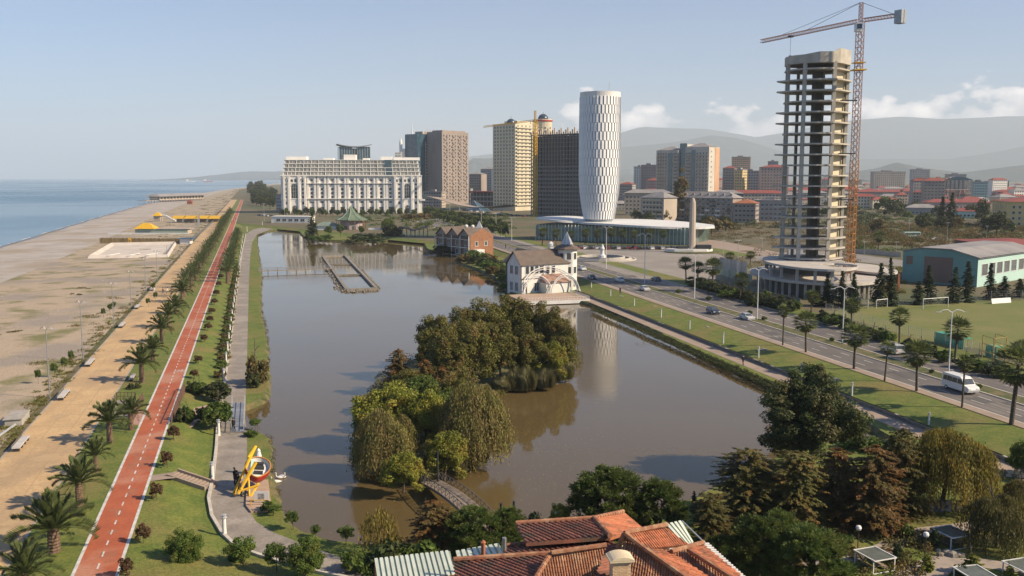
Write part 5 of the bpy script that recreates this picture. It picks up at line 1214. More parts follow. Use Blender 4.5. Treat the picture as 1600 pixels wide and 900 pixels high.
# ================================================================ lakeside houses
def gframe(name, label, pl, pr, cat, z=Z_L, group=None):
    a, b = G(*pl, z), G(*pr, z); d = b-a
    return thing(name, label, cat, a, math.atan2(d.y, d.x), group), d.length
def gable(b, x0, x1, y0, y1, z, h, axis='x', o=.4, th=.22, m=0):
    """two roof slabs with the ridge along axis"""
    if axis == 'x':
        ym = (y0+y1)/2
        for ya, yb in ((y0-o, ym), (y1+o, ym)):
            za = z - h*o/(ym-y0)
            q = [(x0-o,ya,za),(x1+o,ya,za),(x1+o,yb,z+h),(x0-o,yb,z+h)]
            b.add(q+[(x,y,w+th) for x,y,w in q], [(0,1,2,3),(7,6,5,4),(0,4,5,1),(1,5,6,2),(2,6,7,3),(3,7,4,0)], m)
    else:
        xm = (x0+x1)/2
        for xa, xb in ((x0-o, xm), (x1+o, xm)):
            za = z - h*o/(xm-x0)
            q = [(xa,y0-o,za),(xb,y0-o,z+h),(xb,y1+o,z+h),(xa,y1+o,za)]
            b.add(q+[(x,y,w+th) for x,y,w in q], [(0,1,2,3),(7,6,5,4),(0,4,5,1),(1,5,6,2),(2,6,7,3),(3,7,4,0)], m)
    return b
C_board = mat('white_boarding', (.74,.72,.68), (.66,.64,.60), .7, .5)
# ---- white house with corner tower
t, L = gframe('lake_house', 'white boarded house with brown roof and square glass-tipped tower at the lake edge', (814,459), (893,453), 'house')
D = 7.6; ze = 8.4; zr = 3.5
b = MB().box(0, L, 0, D, -.6, ze)
b.add([(0,0,ze),(0,D,ze),(0,D/2,ze+zr),(L,0,ze),(L,D,ze),(L,D/2,ze+zr)], [(0,2,1),(3,4,5)]); b.obj('wall', C_board, t)
rf = gable(MB(), 0, L-1, 0, D, ze+.05, zr, 'x', .45); rf.obj('roof', K['wood'] if 0 else C_rbrown, t)
tb = MB()
for x, y in ((-.08,-.08),(L*.42,-.08)): tb.box(x, x+.3, y, y+.06, -.5, ze)
tb.box(-.1, L, -.1, -.004, ze-.35, ze); tb.box(-.1, L*.62, -.1, -.004, ze*.48, ze*.48+.3); tb.obj('timber_trim', C_rbrown, t)
w4 = win(1.15, 2.1, bars=0); w5 = win(1.5, 2.4, bars=1)
for i in range(4): put(t, w4, 2.1+1.62*i, 0, ze-2.8)
for x in (1.3, L*.30): put(t, w5, x, 0, .5)
for x in (L*.52, L*.63): put(t, w4, x, 0, ze-2.9)
for y in (2.4, 5.2): put(t, w5, 0, y, ze-3, -90); put(t, w5, 0, y, .6, -90)
rd = MB(); x0, x1 = L*.36, L*.82
rd.box(x0, x1, -3.6, -.12, -.5, 3.2).obj('veranda_wall', C_board, t); q = MB(); q.add([(x0-.3,-4,3.0),(x1+.3,-4,3.0),(x1-.6,-.15,5.2),(x0+.6,-.15,5.2)], [(0,1,2,3)]).add([(x0-.3,-4,3.0),(x0+.6,-.15,5.2),(x0,-.15,3)], [(0,1,2)]).add([(x1+.3,-4,3.0),(x1,-.15,3),(x1-.6,-.15,5.2)], [(0,1,2)]).obj('veranda_roof', mat('rusty_tin', (.24,.115,.08), (.34,.24,.19), .7, 1.2, detail=8), t)
b = MB(); lathe_c = (L*1.0, 2.6); R_ = 3.1; b.lathe([(R_, -.6), (R_, 12.2)], 8, lathe_c); b.obj('tower_wall', C_board, t, rz=0)
for i in range(8):
    a = math.pi/8 + i*math.pi/4 ; c = R_*math.cos(math.pi/8)
    if math.sin(a) < .5 or math.cos(a) > 0:
        for z in (9.1, 5.0, 1.0): put(t, win(1.35, 1.9), lathe_c[0]+c*math.cos(a), lathe_c[1]+c*math.sin(a), z, math.degrees(a)+90)
MB().lathe([(R_+.9, 12.0), (R_+.9, 12.3), (1.6, 13.6), (.2, 13.7)], 8, lathe_c).obj('tower_roof', C_rbrown, t)
MB().lathe([(1.75, 13.4), (.05, 17.0)], 8, lathe_c).obj('glass_spire', K['galv'], t)
b = MB()
for i in range(8): a = i*math.pi/4; b.tube((lathe_c[0]+1.8*math.cos(a), lathe_c[1]+1.8*math.sin(a), 13.4), (lathe_c[0], lathe_c[1], 17.2), .09, n=4)
b.obj('spire_rib', K['white'], t)
b = MB(); gable(b, L*.2, L*.75, D-1, D+8, 8.0, 3.6, 'y', .5); b.box(L*.22, L*.73, D+.01, D+7.5, -.5, 8.05); b.obj('rear_wing', C_dk, t)
MB().lathe([(.9,13.0),(.9,13.8),(.2,14.4)], 10, (L*.72, D/2)).obj('roof_tank', K['white'], t)
# terrace on the water with white steel arches
dk_, Ld = gframe('lake_terrace', 'tan timber terrace on the water before the white house, with white railings', (818,478), (921,474), 'terrace', Z_W)
MB().box(0, Ld, 0, 16, .35, 1.05).obj('deck', K['wood'] if 0 else mat('tan_deck', (.46,.33,.24), (.38,.27,.2), .8, .5, stretch=(6,.6,1)), dk_)
MB().box(-.1, Ld+.1, -.25, -.004, .2, 1.12).obj('edge_beam', K['white'], dk_)
b = MB()
for i in range(9): x = Ld*(i+.3)/9; b.tube((x,.8,-1),(x,.8,.36),.16); b.tube((x,8,-1),(x,8,.36),.16)
b.obj('pile', K['wood'], dk_)
b = MB(); n = 22
for i in range(n+1): x = Ld*i/n; b.tube((x,.15,1.05),(x,.15,2.0),.035,n=4); b.tube((Ld-.1,16*i/n,1.05),(Ld-.1,16*i/n,2.0),.035,n=4)
for z in (1.4,2.0): b.tube((0,.15,z),(Ld,.15,z),.04,n=4); b.tube((Ld-.1,0,z),(Ld-.1,16,z),.04,n=4)
b.obj('railing', K['white'], dk_)
ar, La = gframe('arch_canopy', 'white lattice steel arches spanning the terrace before the white house', (817,466), (908,462), 'canopy', Z_W)
def arch(b, x0, x1, y0, y1, zt, w):
    n = 16; P_ = []; Q_ = []
    for i in range(n+1):
        s = math.pi*i/n; P_.append((x0+(x1-x0)*(1-math.cos(s))/2, y0+(y1-y0)*math.sin(s), 1.05+zt*math.sin(s))); s2 = s; Q_.append((x0+(x1-x0)*(.5-.5*math.cos(s2)*(1-w)), y0+(y1-y0)*math.sin(s)+.3, 1.05+(zt-zt*w)*math.sin(s)))
    for i in range(n): b.tube(P_[i], P_[i+1], .15, n=5); b.tube(Q_[i], Q_[i+1], .12, n=4); b.tube(P_[i], Q_[i+1], .05, n=4); b.tube(P_[i], Q_[i], .05, n=4)
    return b
arch(MB(), 0, La, .5, 4.5, 7.2, .09).obj('main_arch', K['white'], ar); arch(MB(), La*.02, La*.5, .4, .8, 5.2, .12).obj('side_arch', K['white'], ar); arch(MB(), La*.5, La*.98, .4, .8, 5.2, .12).obj('side_arch', K['white'], ar)
arch(MB(), La*.1, La*.9, 6, 9, 6.2, .09).obj('rear_arch', K['white'], ar)
b = MB()
for i in range(5): x = La*(.18+.16*i); b.tube((x,3.2,5.5+1.6*math.sin(math.pi*(.18+.16*i))),(x,7.6,5.1+1.4*math.sin(math.pi*(.18+.16*i))),.06,n=4)
b.obj('purlin', K['white'], ar)
# ---- brick house with three gables
t, L = gframe('brick_house', 'brick lakeside house with three brown gables and orange end wall', (682,394), (735,400), 'house'); D = 12; ze = 8.4
MB().box(0, L, 0, D, -1, ze).obj('wall', mat('dark_boarding', (.17,.11,.075), (.12,.08,.06), .8, .6), t)
MB().box(L+.002, L+.35, -.3, D, -1, ze+.2).add([(L+.35,0,ze+.2),(L+.35,D,ze+.2),(L+.35,D/2,ze+3.2)], [(0,1,2)]).obj('end_wall', C_brick, t)
for i in range(3):
    x0, x1 = L*i/3, L*(i+1)/3; b = MB(); gable(b, x0+.3, x1-.3, -.3, D, ze, 3.0, 'y', .3); b.obj('gable_roof', C_rbrown, t)
    MB().add([(x0+.3,-.02,ze),(x1-.3,-.02,ze),((x0+x1)/2,-.02,ze+2.9)], [(0,1,2)]).obj('gable_wall', C_brown, t)
fw = MB()
for z in (-.2, 3.4, 6.8): fw.box(0, L, -.9, -.7, z, z+.18)
for i in range(5): x = L*i/4; fw.box(x-.12, x+.12, -.95, -.65, -1, ze)
fw.box(0, L, -.8, -.01, 3.2, 3.39); fw.obj('gallery_frame', K['white'], t)
for i in range(4):
    for z in (.5, 4.2): put(t, win(2.3, 2.1, bars=1), L*(i+.5)/4, 0, z)
for y in (3, 8): put(t, win(1.3, 1.8), L+.35, y, 4.2, 90); 
MB().box(L+.36, L+3.5, 1, 5, -1, 2.8).obj('porch', C_board, t)
MB().lathe([(2.3, ze+2.4), (.05, ze+6.2)], 4, (L*.78, D*.75)).obj('glass_spire', K['galv'], t)
b = MB(); b.lathe([(.7,ze+3),(.9,ze+3.6),(.5,ze+4.2),(.05,ze+4.3)], 10, (L*.5, D*.6)); b.lathe([(.7,ze+3),(.9,ze+3.6),(.5,ze+4.2),(.05,ze+4.3)], 10, (L*.62, D*.7)); b.obj('satellite_dish', K['white'], t)
# ---- pavilion with green tent roof
p = G(549, 361, Z_L); s = p.y/FPX
t = thing('pavilion', 'octagonal pavilion with tall green pagoda roof on the far shore', 'pavilion', p)
zt = ZT(322, p.y)-Z_L; ze = ZT(343, p.y)-Z_L; Re = 24*s
MB().lathe([(Re*.72,-.6),(Re*.72,ze+.3)], 8).obj('wall', mat('pavilion_wall', (.40,.33,.32), (.28,.24,.24), .8, .4), t)
MB().lathe([(Re*1.05,ze-.4),(Re*1.05,ze),(Re*.62,ze+(zt-ze)*.22),(Re*.3,ze+(zt-ze)*.52),(Re*.1,ze+(zt-ze)*.85),(.1,zt)], 8).obj('roof', mat('green_tile', (.14,.19,.12), (.10,.14,.095), .7, .5), t)
b = MB()
for i in range(8):
    a = i*math.pi/4; pr = [(Re*1.05,ze+.05),(Re*.62,ze+(zt-ze)*.22),(Re*.3,ze+(zt-ze)*.52),(Re*.1,ze+(zt-ze)*.85),(.1,zt+.1)]
    b.path([(r*math.cos(a), r*math.sin(a), z+.1) for r, z in pr], [.22]*5, 4)
b.obj('roof_rib', mat('pale_green_rib', (.30,.36,.27), rough=.7), t)
b = MB()
for i in range(16): a = i*math.pi/8; b.tube((Re*.95*math.cos(a), Re*.95*math.sin(a), -.5), (Re*.95*math.cos(a), Re*.95*math.sin(a), ze-.3), .16)
b.obj('column', C_rust, t)
for i in range(8): a = math.pi/8+i*math.pi/4; put(t, win(2.6, 2.6, bars=2), Re*.72*math.cos(math.pi/8)*math.cos(a), Re*.72*math.cos(math.pi/8)*math.sin(a), 1, math.degrees(a)+90)
wg = MB().box(-22, -9, -3, 6, -.6, 3.4); wg.obj('side_wing', C_white, t); hip(14, 10, 3.45, 2.4, .6).obj('side_roof', mat('grey_green_tile', (.2,.25,.2), (.15,.19,.15), .7, .5), t, (-22.5, -3.4, 0))
MB().box(-21, 9, -11, -10.6, -.6, .9).box(12, 20, -9, -5, -.6, 2.2).box(-20,-14,-8,-6,-.6,1.5).obj('white_kiosk', K['white'], t)
# ---- covered bridge
t, L = gframe('covered_bridge', 'covered footbridge with wavy brown roof between pavilion and brick house', (622,372), (668,372), 'bridge', Z_L)
n = 18; A = [(L*i/n, -1.8, 5.2+.9*math.sin(i/n*9)) for i in range(n+1)]; B = [(x, 3.2, z+.3) for x, _, z in A]
MB().loft(A, B).loft([(x,y,z-.35) for x,y,z in B], [(x,y,z-.35) for x,y,z in A]).loft([(x,y,z-.35) for x,y,z in A], A).obj('roof', C_rbrown, t)
MB().box(0, L, -1, 2.6, -.35, 0).box(0, L*.3, -1, 2.6, -1.5, -.351).obj('deck', K['wood'], t)
b = MB()
for i in range(8): x = L*i/7; b.tube((x,-.9,-1.4),(x,-.9,5.0),.14); b.tube((x,2.4,-1.4),(x,2.4,5.2),.14)
for z in (.5,1.1): b.tube((0,-.9,z),(L,-.9,z),.07,n=4)
b.obj('post', C_brick, t)
b = MB(); x0 = L*.2; b.box(x0, x0+12, -6, -5.9, 0, 1.1)
for x in np.linspace(x0, x0+12, 9): b.tube((x,-6,-1.2),(x,-6,4.2),.1,n=4)
b.box(x0, x0+12, -6, -1, -.6, -.3); b.obj('white_landing', K['white'], t)
# ================================================================ the tiled house under the camera
fh_ = thing('tiled_house', 'large red-tiled house with broken roof slopes and cream chimney at the lake shore', 'house', G(940, 880, 0) * 0 + Vector((6, 52, Z_L)))
O_ = fh_.location.copy()
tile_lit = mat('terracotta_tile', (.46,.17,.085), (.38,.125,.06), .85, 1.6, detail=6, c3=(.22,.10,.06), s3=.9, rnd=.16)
tile_shade = mat('shaded_tile', (.30,.115,.07), (.19,.075,.05), .85, 1.3, detail=7, c3=(.13,.08,.055), s3=.7, rnd=.22)  # terracotta darkened for slopes turned from the sun, shade put into the colour
tile_dim = mat('dimmed_tile', (.35,.155,.08), (.24,.105,.06), .85, 2.2, detail=7, c3=(.40,.24,.14), s3=1.3, rnd=.2)  # terracotta dimmed and browned, grazing light put into the colour; ridges share it
def roof_plane(pts, mt, sp=.33, r=.12, course=.42):
    V = [G(x, y, z) - O_ for x, y, z in pts]; n = Vector((0,0,0)); k = len(V); c = sum(V, Vector((0,0,0)))/k
    for i in range(k): n += (V[i]-c).cross(V[(i+1)%k]-c)
    n.normalize(); n = n if n.z > 0 else -n
    dn = (Vector((0,0,-1)) - n*(-n.z)); dn.normalize(); u = n.cross(dn).normalized()
    pl = [((p-c).dot(u), (p-c).dot(dn)) for p in V]
    b = MB(); q = [c+u*a+dn*e for a, e in pl]; b.add([p+n*.0 for p in q]+[p-n*.25 for p in q], [tuple(range(k)), tuple(range(2*k-1,k-1,-1))]+[(i,k+i,k+(i+1)%k,(i+1)%k) for i in range(k)])
    if b.mesh and ((q[1]-q[0]).cross(q[2]-q[1])).dot(n) < 0: b.f = [f[::-1] for f in b.f]
    b.obj('roof_plane', mt, fh_)
    a0, a1 = min(p[0] for p in pl), max(p[0] for p in pl); x = a0+sp*.5
    while x < a1:
        hits = []
        for i in range(k):
            (xa, ya), (xb, yb) = pl[i], pl[(i+1)%k]
            if (xa-x)*(xb-x) < 0: hits.append(ya+(yb-ya)*(x-xa)/(xb-xa))
        if len(hits) >= 2:
            v0, v1 = min(hits), max(hits); m = MB(); v = v0 - random.uniform(0, .06)
            while v < v1-.05:
                e = min(v+course, v1); vs = []
                for vv, rr, lift in ((v, r*.86, .0), (e+.03, r*1.05, .035)):
                    for j in range(5):
                        g = math.pi*j/4; vs.append(c+u*(x+math.cos(g)*rr+random.uniform(-.012,.012))+dn*vv+n*(math.sin(g)*rr+.004+lift))
                fs = [(j,j+1,6+j,5+j) for j in range(4)]+[(9,8,7,6,5)]
                m.add(vs, [f[::-1] for f in fs]); v += course
            if m.f: m.obj('tile_row', mt, fh_)
        x += sp
    return V
def ridge_tiles(a, b_, mt=None):
    A, B = G(*a)-O_, G(*b_)-O_; n = max(2, int((B-A).length/.42)); m = MB()
    for i in range(n): m.tube(A.lerp(B, i/n)+Vector((0,0,.06)), A.lerp(B, (i+1.08)/n)+Vector((0,0,.06)), .15, .18, 7)
    m.obj('ridge_tile', mt or tile_dim, fh_, kind='stuff')
roof_plane([(806,818,7.2),(928,810,7.5),(953,838,8.1),(822,848,7.8)], tile_shade, .36, .10)
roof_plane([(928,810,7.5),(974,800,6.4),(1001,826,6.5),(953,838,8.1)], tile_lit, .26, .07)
roof_plane([(792,853,6.7),(952,839,7.0),(962,852,7.6),(788,870,7.2)], tile_shade, .36, .10)
roof_plane([(709,875,6.9),(861,865,7.3),(830,918,8.3),(716,930,7.8)], tile_shade, .36, .10)
roof_plane([(861,865,8.6),(946,853,8.6),(926,915,6.8),(826,930,6.6)], tile_dim, .17, .062, .30)
roof_plane([(946,853,7.6),(969,848,7.4),(972,905,7.9),(924,920,8.1)], tile_shade, .34)
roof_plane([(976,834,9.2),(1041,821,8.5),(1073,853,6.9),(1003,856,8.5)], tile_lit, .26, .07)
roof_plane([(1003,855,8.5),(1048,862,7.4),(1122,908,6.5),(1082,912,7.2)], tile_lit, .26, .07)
roof_plane([(976,836,9.2),(1003,855,8.5),(1082,912,7.1),(1000,930,6.4),(970,870,7.8)], tile_dim, .17, .062, .30)
roof_plane([(1049,863,7.6),(1075,861,7.6),(1145,905,6.6),(1118,908,6.4)], tile_dim, .17, .062, .30)
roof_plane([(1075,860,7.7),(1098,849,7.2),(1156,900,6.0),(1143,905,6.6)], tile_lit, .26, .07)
for a, b_ in (((806,818,7.3),(928,810,7.6)),((928,810,7.6),(953,838,8.2)),((974,800,6.5),(928,810,7.6)),((792,853,6.9),(952,839,7.2)),((709,875,7.1),(861,865,7.5)),((861,865,8.5),(828,920,8.0)),((861,865,8.7),(946,853,8.7)),
              ((976,834,9.3),(1003,855,8.6)),((1003,855,8.6),(1083,912,7.3)),((976,834,9.3),(1041,821,8.6)),((976,834,9.3),(966,856,8.2)),((1075,860,7.8),(1145,905,6.8)),((1049,863,7.7),(1098,849,7.4))): ridge_tiles(a, b_)
b = MB()
for pts in ([(812,826),(985,816),(1010,838),(1060,870),(1140,905),(1120,960),(700,960),(720,890)],):
    b.prism([((G(x, y, 6.0)-O_).x, (G(x, y, 6.0)-O_).y) for x, y in pts], -.5, 5.4)
b.obj('wall', C_cream, fh_)
brk = mat('cream_brick', (.60,.42,.26), (.48,.31,.19), .9, 3, rnd=.15)
c = G(969, 873, 9.4) - O_; a = .12
ch = MB(); ch.T = Matrix.Translation(c) @ Matrix.Rotation(a, 4, 'Z'); ch.box(-.55,.55,-.45,.45,-3.6,-.001); ch.obj('chimney', brk, fh_)
bm2 = MB().box(-.125,.125,-.012,0,-.035,.035).mesh('brick', brk); chq = fh_.children[-1]
for k in range(26):
    for j in range(4):
        x = -.41 + .275*j + (.12 if k % 2 else 0)
        if x < .5:
            o = ob('brick', bm2, chq); o.matrix_local = Matrix.Translation(c) @ Matrix.Rotation(a, 4, 'Z') @ Matrix.Translation((x, -.451, -.1-k*.105))
            if j < 3: o2 = ob('brick', bm2, chq); o2.matrix_local = Matrix.Translation(c) @ Matrix.Rotation(a, 4, 'Z') @ Matrix.Translation((.551, x+.12, -.1-k*.105)) @ Matrix.Rotation(R(90), 4, 'Z')
ch = MB(); ch.T = Matrix.Translation(c) @ Matrix.Rotation(a, 4, 'Z'); ch.box(-.75,.75,-.62,.62,.0,.12)
n = 8; A = [(-.72+1.44*i/n, -.62, .12+.2*math.sin(math.pi*i/n)**.7) for i in range(n+1)]; ch.loft(A, [(x, .62, z) for x, _, z in A]).loft([(x,-.62,.1) for x,_,z in A], A); ch.obj('chimney_cap', mat('cream_cap', (.66,.55,.38), (.58,.47,.32), .8, 2), fh_)
# tin awnings: ribbed sheets, rib by rib
tin, tin_d = mat('pale_green_tin', (.62,.66,.55), (.52,.57,.48), .5, .8, rnd=.1), mat('green_tin', (.25,.32,.25), rough=.5)
def awning(pts, nrib, nm='tin_sheet'):
    V = [G(x, y, z)-O_ for x, y, z in pts]
    for i in range(nrib):
        s0, s1, s2 = i/nrib, (i+.62)/nrib, (i+1)/nrib; up = Vector((0,0,.09)); q = lambda s: (V[0].lerp(V[1], s), V[3].lerp(V[2], s))
        (a, d_), (b_, e_), (c_, f_) = q(s0), q(s1), q(s2)
        MB().add([d_+up, e_+up, b_+up, a+up, d_, e_, b_, a], [(0,1,2,3),(4,7,3,0)[::-1],(1,5,6,2)[::-1],(4,5,1,0)]).obj('tin_sheet', tin, fh_)
        MB().add([e_, f_, c_, b_], [(0,1,2,3)]).obj('tin_channel', tin_d, fh_)
awning([(585,874,4.6),(703,861,4.6),(714,897,5.0),(592,920,5.0)], 15); awning([(712,862,4.8),(780,850,4.8),(790,867,5.1),(716,877,5.1)], 8); awning([(1040,820,6.4),(1066,814,6.2),(1084,847,5.8),(1071,853,6.0)], 4)
b = MB(); A, B = G(1042,858,6.6)-O_, G(1100,847,6.0)-O_; b.tube(A, B, .12); A, B = G(1066,814,6.3)-O_, G(1160,905,5.6)-O_; b.tube(A, B, .05); b.obj('gutter', K['galv'], fh_)
A, B = G(1098,850,6.9)-O_, G(1158,905,5.8)-O_
for i in range(16): p = A.lerp(B, i/16); b = MB(); b.T = Matrix.Translation(p); b.box(-.05,.45,-.1,.1,0,.06); b.obj('gutter_bracket', K['white'], fh_)
b = MB(); A = G(755,873,6.6)-O_; b.tube(A-Vector((0,0,1.5)), A+Vector((0,0,1.15)), .16); b.tube(A+Vector((0,0,1.15)), A+Vector((0,0,1.3)), .22, .05); b.obj('stove_pipe', C_rust, fh_)
b = MB(); A = G(788,869,6.6)-O_; b.tube(A-Vector((0,0,1.5)), A+Vector((0,0,1.3)), .15); b.tube(A+Vector((-.4,0,-1)), A+Vector((-.4,0,.9)), .06); b.obj('stove_pipe', K['metal'], fh_)
b = MB(); A, B, C_ = G(585,874,4.55)-O_, G(592,920,4.95)-O_, G(714,897,4.95)-O_
b.add([A-Vector((0,0,4)), B-Vector((0,0,4)), B, A], [(0,1,2,3)]).tube(B, C_, .07); b.obj('awning_frame', C_rust, fh_)
# ================================================================ smaller things
dL = (G(*LN(VL, .4, 400))-G(*LN(VL, .4, 800))).normalized(); aL = math.atan2(dL.y, dL.x)
dR = (G(700, 277.4+.31*(700-VR))-G(1500, 277.4+.31*(1500-VR))).normalized(); aR = math.atan2(dR.y, dR.x)
# ---- cars: body, glass house, four wheels, lamps
def car_mesh(prof, glass, w, tw):
    """side profile (x,z) extruded to width w; upper points pulled in to tw"""
    zt = max(z for _, z in prof); zb = min(z for _, z in prof); b = MB(); n = len(prof)
    hw = lambda z: (w/2 if z < zb+.55*(zt-zb) else w/2-(w/2-tw/2)*((z-zb)/(zt-zb)-.55)/.45)
    for s in (0,): b.add([(x, -hw(z), z) for x, z in prof]+[(x, hw(z), z) for x, z in prof], [tuple(range(n)), tuple(range(2*n-1, n-1, -1))]+[(i, n+i, n+(i+1)%n, (i+1)%n) for i in range(n)])
    g = MB()
    for poly in glass:
        for s in (-1, 1): g.add([(x, s*(hw(z)+.008), z) for x, z in poly], [tuple(range(len(poly))) if s < 0 else tuple(range(len(poly)-1, -1, -1))])
    return b, g, hw
KIND = {
 'sedan': ([(-2.2,.25),(2.15,.25),(2.2,.62),(2.05,.78),(1.1,.92),(.35,1.42),(-.95,1.45),(-1.7,1.0),(-2.2,.95)], [[(.95,.95),(.32,1.36),(-.25,1.38),(-.25,.95)],[(-.33,.95),(-.33,1.38),(-.92,1.38),(-1.55,1.0)]], 1.78, 1.3, ((1.02,.94),(.38,1.39)), ((-.98,1.41),(-1.66,1.02)), 1.32),
 'hatch': ([(-2.0,.28),(2.0,.28),(2.05,.65),(1.9,.85),(1.1,1.0),(.35,1.52),(-1.5,1.55),(-2.0,1.05)], [[(.95,1.02),(.32,1.45),(-.4,1.47),(-.4,1.02)],[(-.48,1.02),(-.48,1.47),(-1.4,1.46),(-1.7,1.05)]], 1.8, 1.4, ((1.03,1.03),(.38,1.49)), ((-1.54,1.5),(-1.95,1.08)), 1.25),
 'offroad': ([(-2.2,.42),(2.2,.42),(2.25,.9),(2.1,1.08),(1.1,1.18),(.5,1.8),(-2.05,1.84),(-2.2,1.1)], [[(1.0,1.2),(.48,1.72),(-.3,1.74),(-.3,1.2)],[(-.38,1.2),(-.38,1.74),(-1.9,1.75),(-1.95,1.2)]], 1.85, 1.55, ((1.06,1.2),(.54,1.76)), ((-2.08,1.78),(-2.17,1.2)), 1.38),
 'minibus': ([(-2.9,.4),(2.75,.4),(2.9,.75),(2.75,1.15),(1.95,1.35),(1.3,2.2),(.9,2.42),(-2.75,2.45),(-2.9,2.2)], [[(1.75,1.4),(1.25,2.1),(.5,2.12),(.5,1.4)],[(.4,1.4),(.4,2.12),(-.6,2.12),(-.6,1.4)],[(-.7,1.4),(-.7,2.12),(-1.7,2.12),(-1.7,1.4)],[(-1.8,1.4),(-1.8,2.12),(-2.6,2.1),(-2.6,1.4)]], 2.0, 1.7, ((1.9,1.4),(1.33,2.16)), ((-2.85,2.15),(-2.91,1.4)), 1.85)}
wheel = MB(); 
for s in (0,): wheel.lathe([(.1,-.1),(.2,-.11),(.21,-.08),(.33,-.1),(.34,.1),(.1,.11)], 14)
wheel_me = wheel.mesh('wheel', [K['dark']]); rim_me = MB().lathe([(.2,.0),(.2,.03),(.04,.04)], 10).mesh('rim', K['galv'])
lampm = mat('head_lamp', (.75,.73,.68), rough=.2); tailm = mat('tail_lamp', (.35,.02,.02), rough=.3)
def make_car(kind, paint, nm):
    def fn():
        prof, gl, w, tw, ws_, bs_, ax = KIND[kind]; b, g, hw = car_mesh(prof, gl, w, tw); t = thing(nm, '', 'car'); b.obj('body', paint, t)
        for (x0, z0), (x1, z1) in (ws_, bs_):
            s = .03 if x0 > 0 else -.03; y0, y1 = hw(z0)-.08, hw(z1)-.06; q = [(x0+s,-y0,z0+.015),(x0+s,y0,z0+.015),(x1+s,y1,z1+.02),(x1+s,-y1,z1+.02)]
            g.add(q, [(0,1,2,3) if x0 > 0 and x0 > x1 else (0,1,2,3)])
        g.obj('glass', K['glass'], t)
        for sx_ in (-1, 1):
            for sy_ in (-1, 1):
                wh = ob('wheel', wheel_me, t, (sx_*ax, sy_*(w/2-.1), .34)); wh.rotation_euler = (R(-90*sy_), 0, 0)
                ri = ob('rim', rim_me, wh, (0, 0, .10))
        xf = max(x for x, _ in prof); xb = min(x for x, _ in prof); zf = sorted(z for x, z in prof if x > xf-.2)
        for s in (-1, 1):
            MB().box(xf-.14, xf+.015, s*w*.36-.2, s*w*.36+.2, .62 if kind != 'minibus' else .8, .78 if kind != 'minibus' else 1.02).obj('headlight', lampm, t)
            MB().box(xb-.015, xb+.1, s*w*.42-.1, s*w*.42+.1, .7, .95).obj('tail_light', tailm, t)
        return t
    return Proto(fn)
def paint(n, c): return mat(n, c, rough=.25, spec=.7)
PT = {'silver': paint('silver_paint', (.50,.50,.50)), 'white': paint('white_car_paint', (.72,.72,.70)), 'navy': paint('navy_paint', (.02,.03,.06)), 'black': paint('black_paint', (.015,.015,.017)), 'dark red': paint('dark_red_paint', (.18,.02,.02)), 'grey': paint('grey_car_paint', (.15,.155,.16))}
CP = {}
def car(kind, colr, x, y, ang, label, group, z=.02):
    k = (kind, colr)
    if k not in CP: CP[k] = make_car(kind, PT[colr], 'minibus' if kind == 'minibus' else 'parked_car' if 'parked' in label else 'car')
    o = CP[k].place(G(x, y, z), ang, 1, label, group, 'minibus' if kind == 'minibus' else 'car'); return o
GR = 'vehicles on the avenue'
for k_, c_, x, y, rv, lb in [('minibus','white',1500,611,1,'white minibus with dark windows driving on the near carriageway'),('offroad','silver',1395,552,0,'silver off-road car on the far carriageway'),('hatch','navy',1114,490,1,'dark blue car ahead of the silver saloon on the near carriageway'),
 ('sedan','silver',1167,499,1,'silver saloon behind the dark blue car'),('sedan','silver',1007,454,1,'pale saloon near the plaza mouth of the avenue'),('hatch','white',968,440,0,'white hatchback turning near the white house'),('hatch','navy',925,437,1,'dark blue hatchback passing the white house tower'),
 ('sedan','grey',1025,439,0,'dark grey car on the shaded side of the plaza mouth'),('sedan','white',910,422,1,'white car half hidden by the tower of the white house'),('sedan','grey',771,364,1,'dark car on the distant avenue behind the brick house')]:
    car(k_, c_, x, y, aR + (math.pi if rv else 0), lb, GR)
rr = random.Random(21); cols = ['white','silver','black','navy','grey','dark red','white','black']
for i in range(27):
    x = 862 + i*8.6 + rr.uniform(-1, 1); c_ = rr.choice(cols); k_ = rr.choice(('sedan','hatch','offroad','hatch'))
    car(k_, c_, x, 389.5 + (i-13)*.02 + rr.uniform(-.3,.3), math.pi/2+.15+rr.uniform(-.06,.06), '%s parked %s before the glass podium, %s' % (c_, {'sedan':'saloon','hatch':'hatchback','offroad':'off-road car'}[k_], (ORD[i] + ' from the west end') if i < 14 else (ORD[26-i] + ' from the obelisk end')), 'cars parked before the glass podium')
for i in range(14):
    car(rr.choice(('sedan','hatch')), rr.choice(cols), 700+i*9+rr.uniform(-2,2), 327+i*.9, rr.uniform(0, 6), 'small distant car in the parking area by the swept canopy', 'cars parked by the swept canopy')
for x, y, k_, lb in ((1436,373,'hatch','dark car on the road beyond the waste ground'),(1462,375,'sedan','pale car on the road beyond the waste ground'),(1501,379,'hatch','white car at the road bend behind the teal hall')): car(k_, 'grey' if 'dark' in lb else 'white', x, y, .1, lb, 'cars beyond the waste ground')
for i in range(6): car('sedan', rr.choice(cols), 405+i*4, 338+rr.uniform(-1,1), rr.uniform(0, 3), 'tiny car in the car park west of the white hotel', 'cars by the hotel')
t = thing('bus', 'green and white bus stopped beyond the waste ground', 'bus', G(1424, 371), .1)
MB().box(-4.5,4.5,-1.2,1.2,.5,3.0).obj('body', C_tealp, t); MB().box(-4.2,4.3,-1.23,-1.21,1.5,2.6).obj('glass', K['glass'], t)
for x in (-3,3): o = ob('wheel', wheel_me, t, (x,-1.1,.4)); o.rotation_euler = (R(90),0,0)
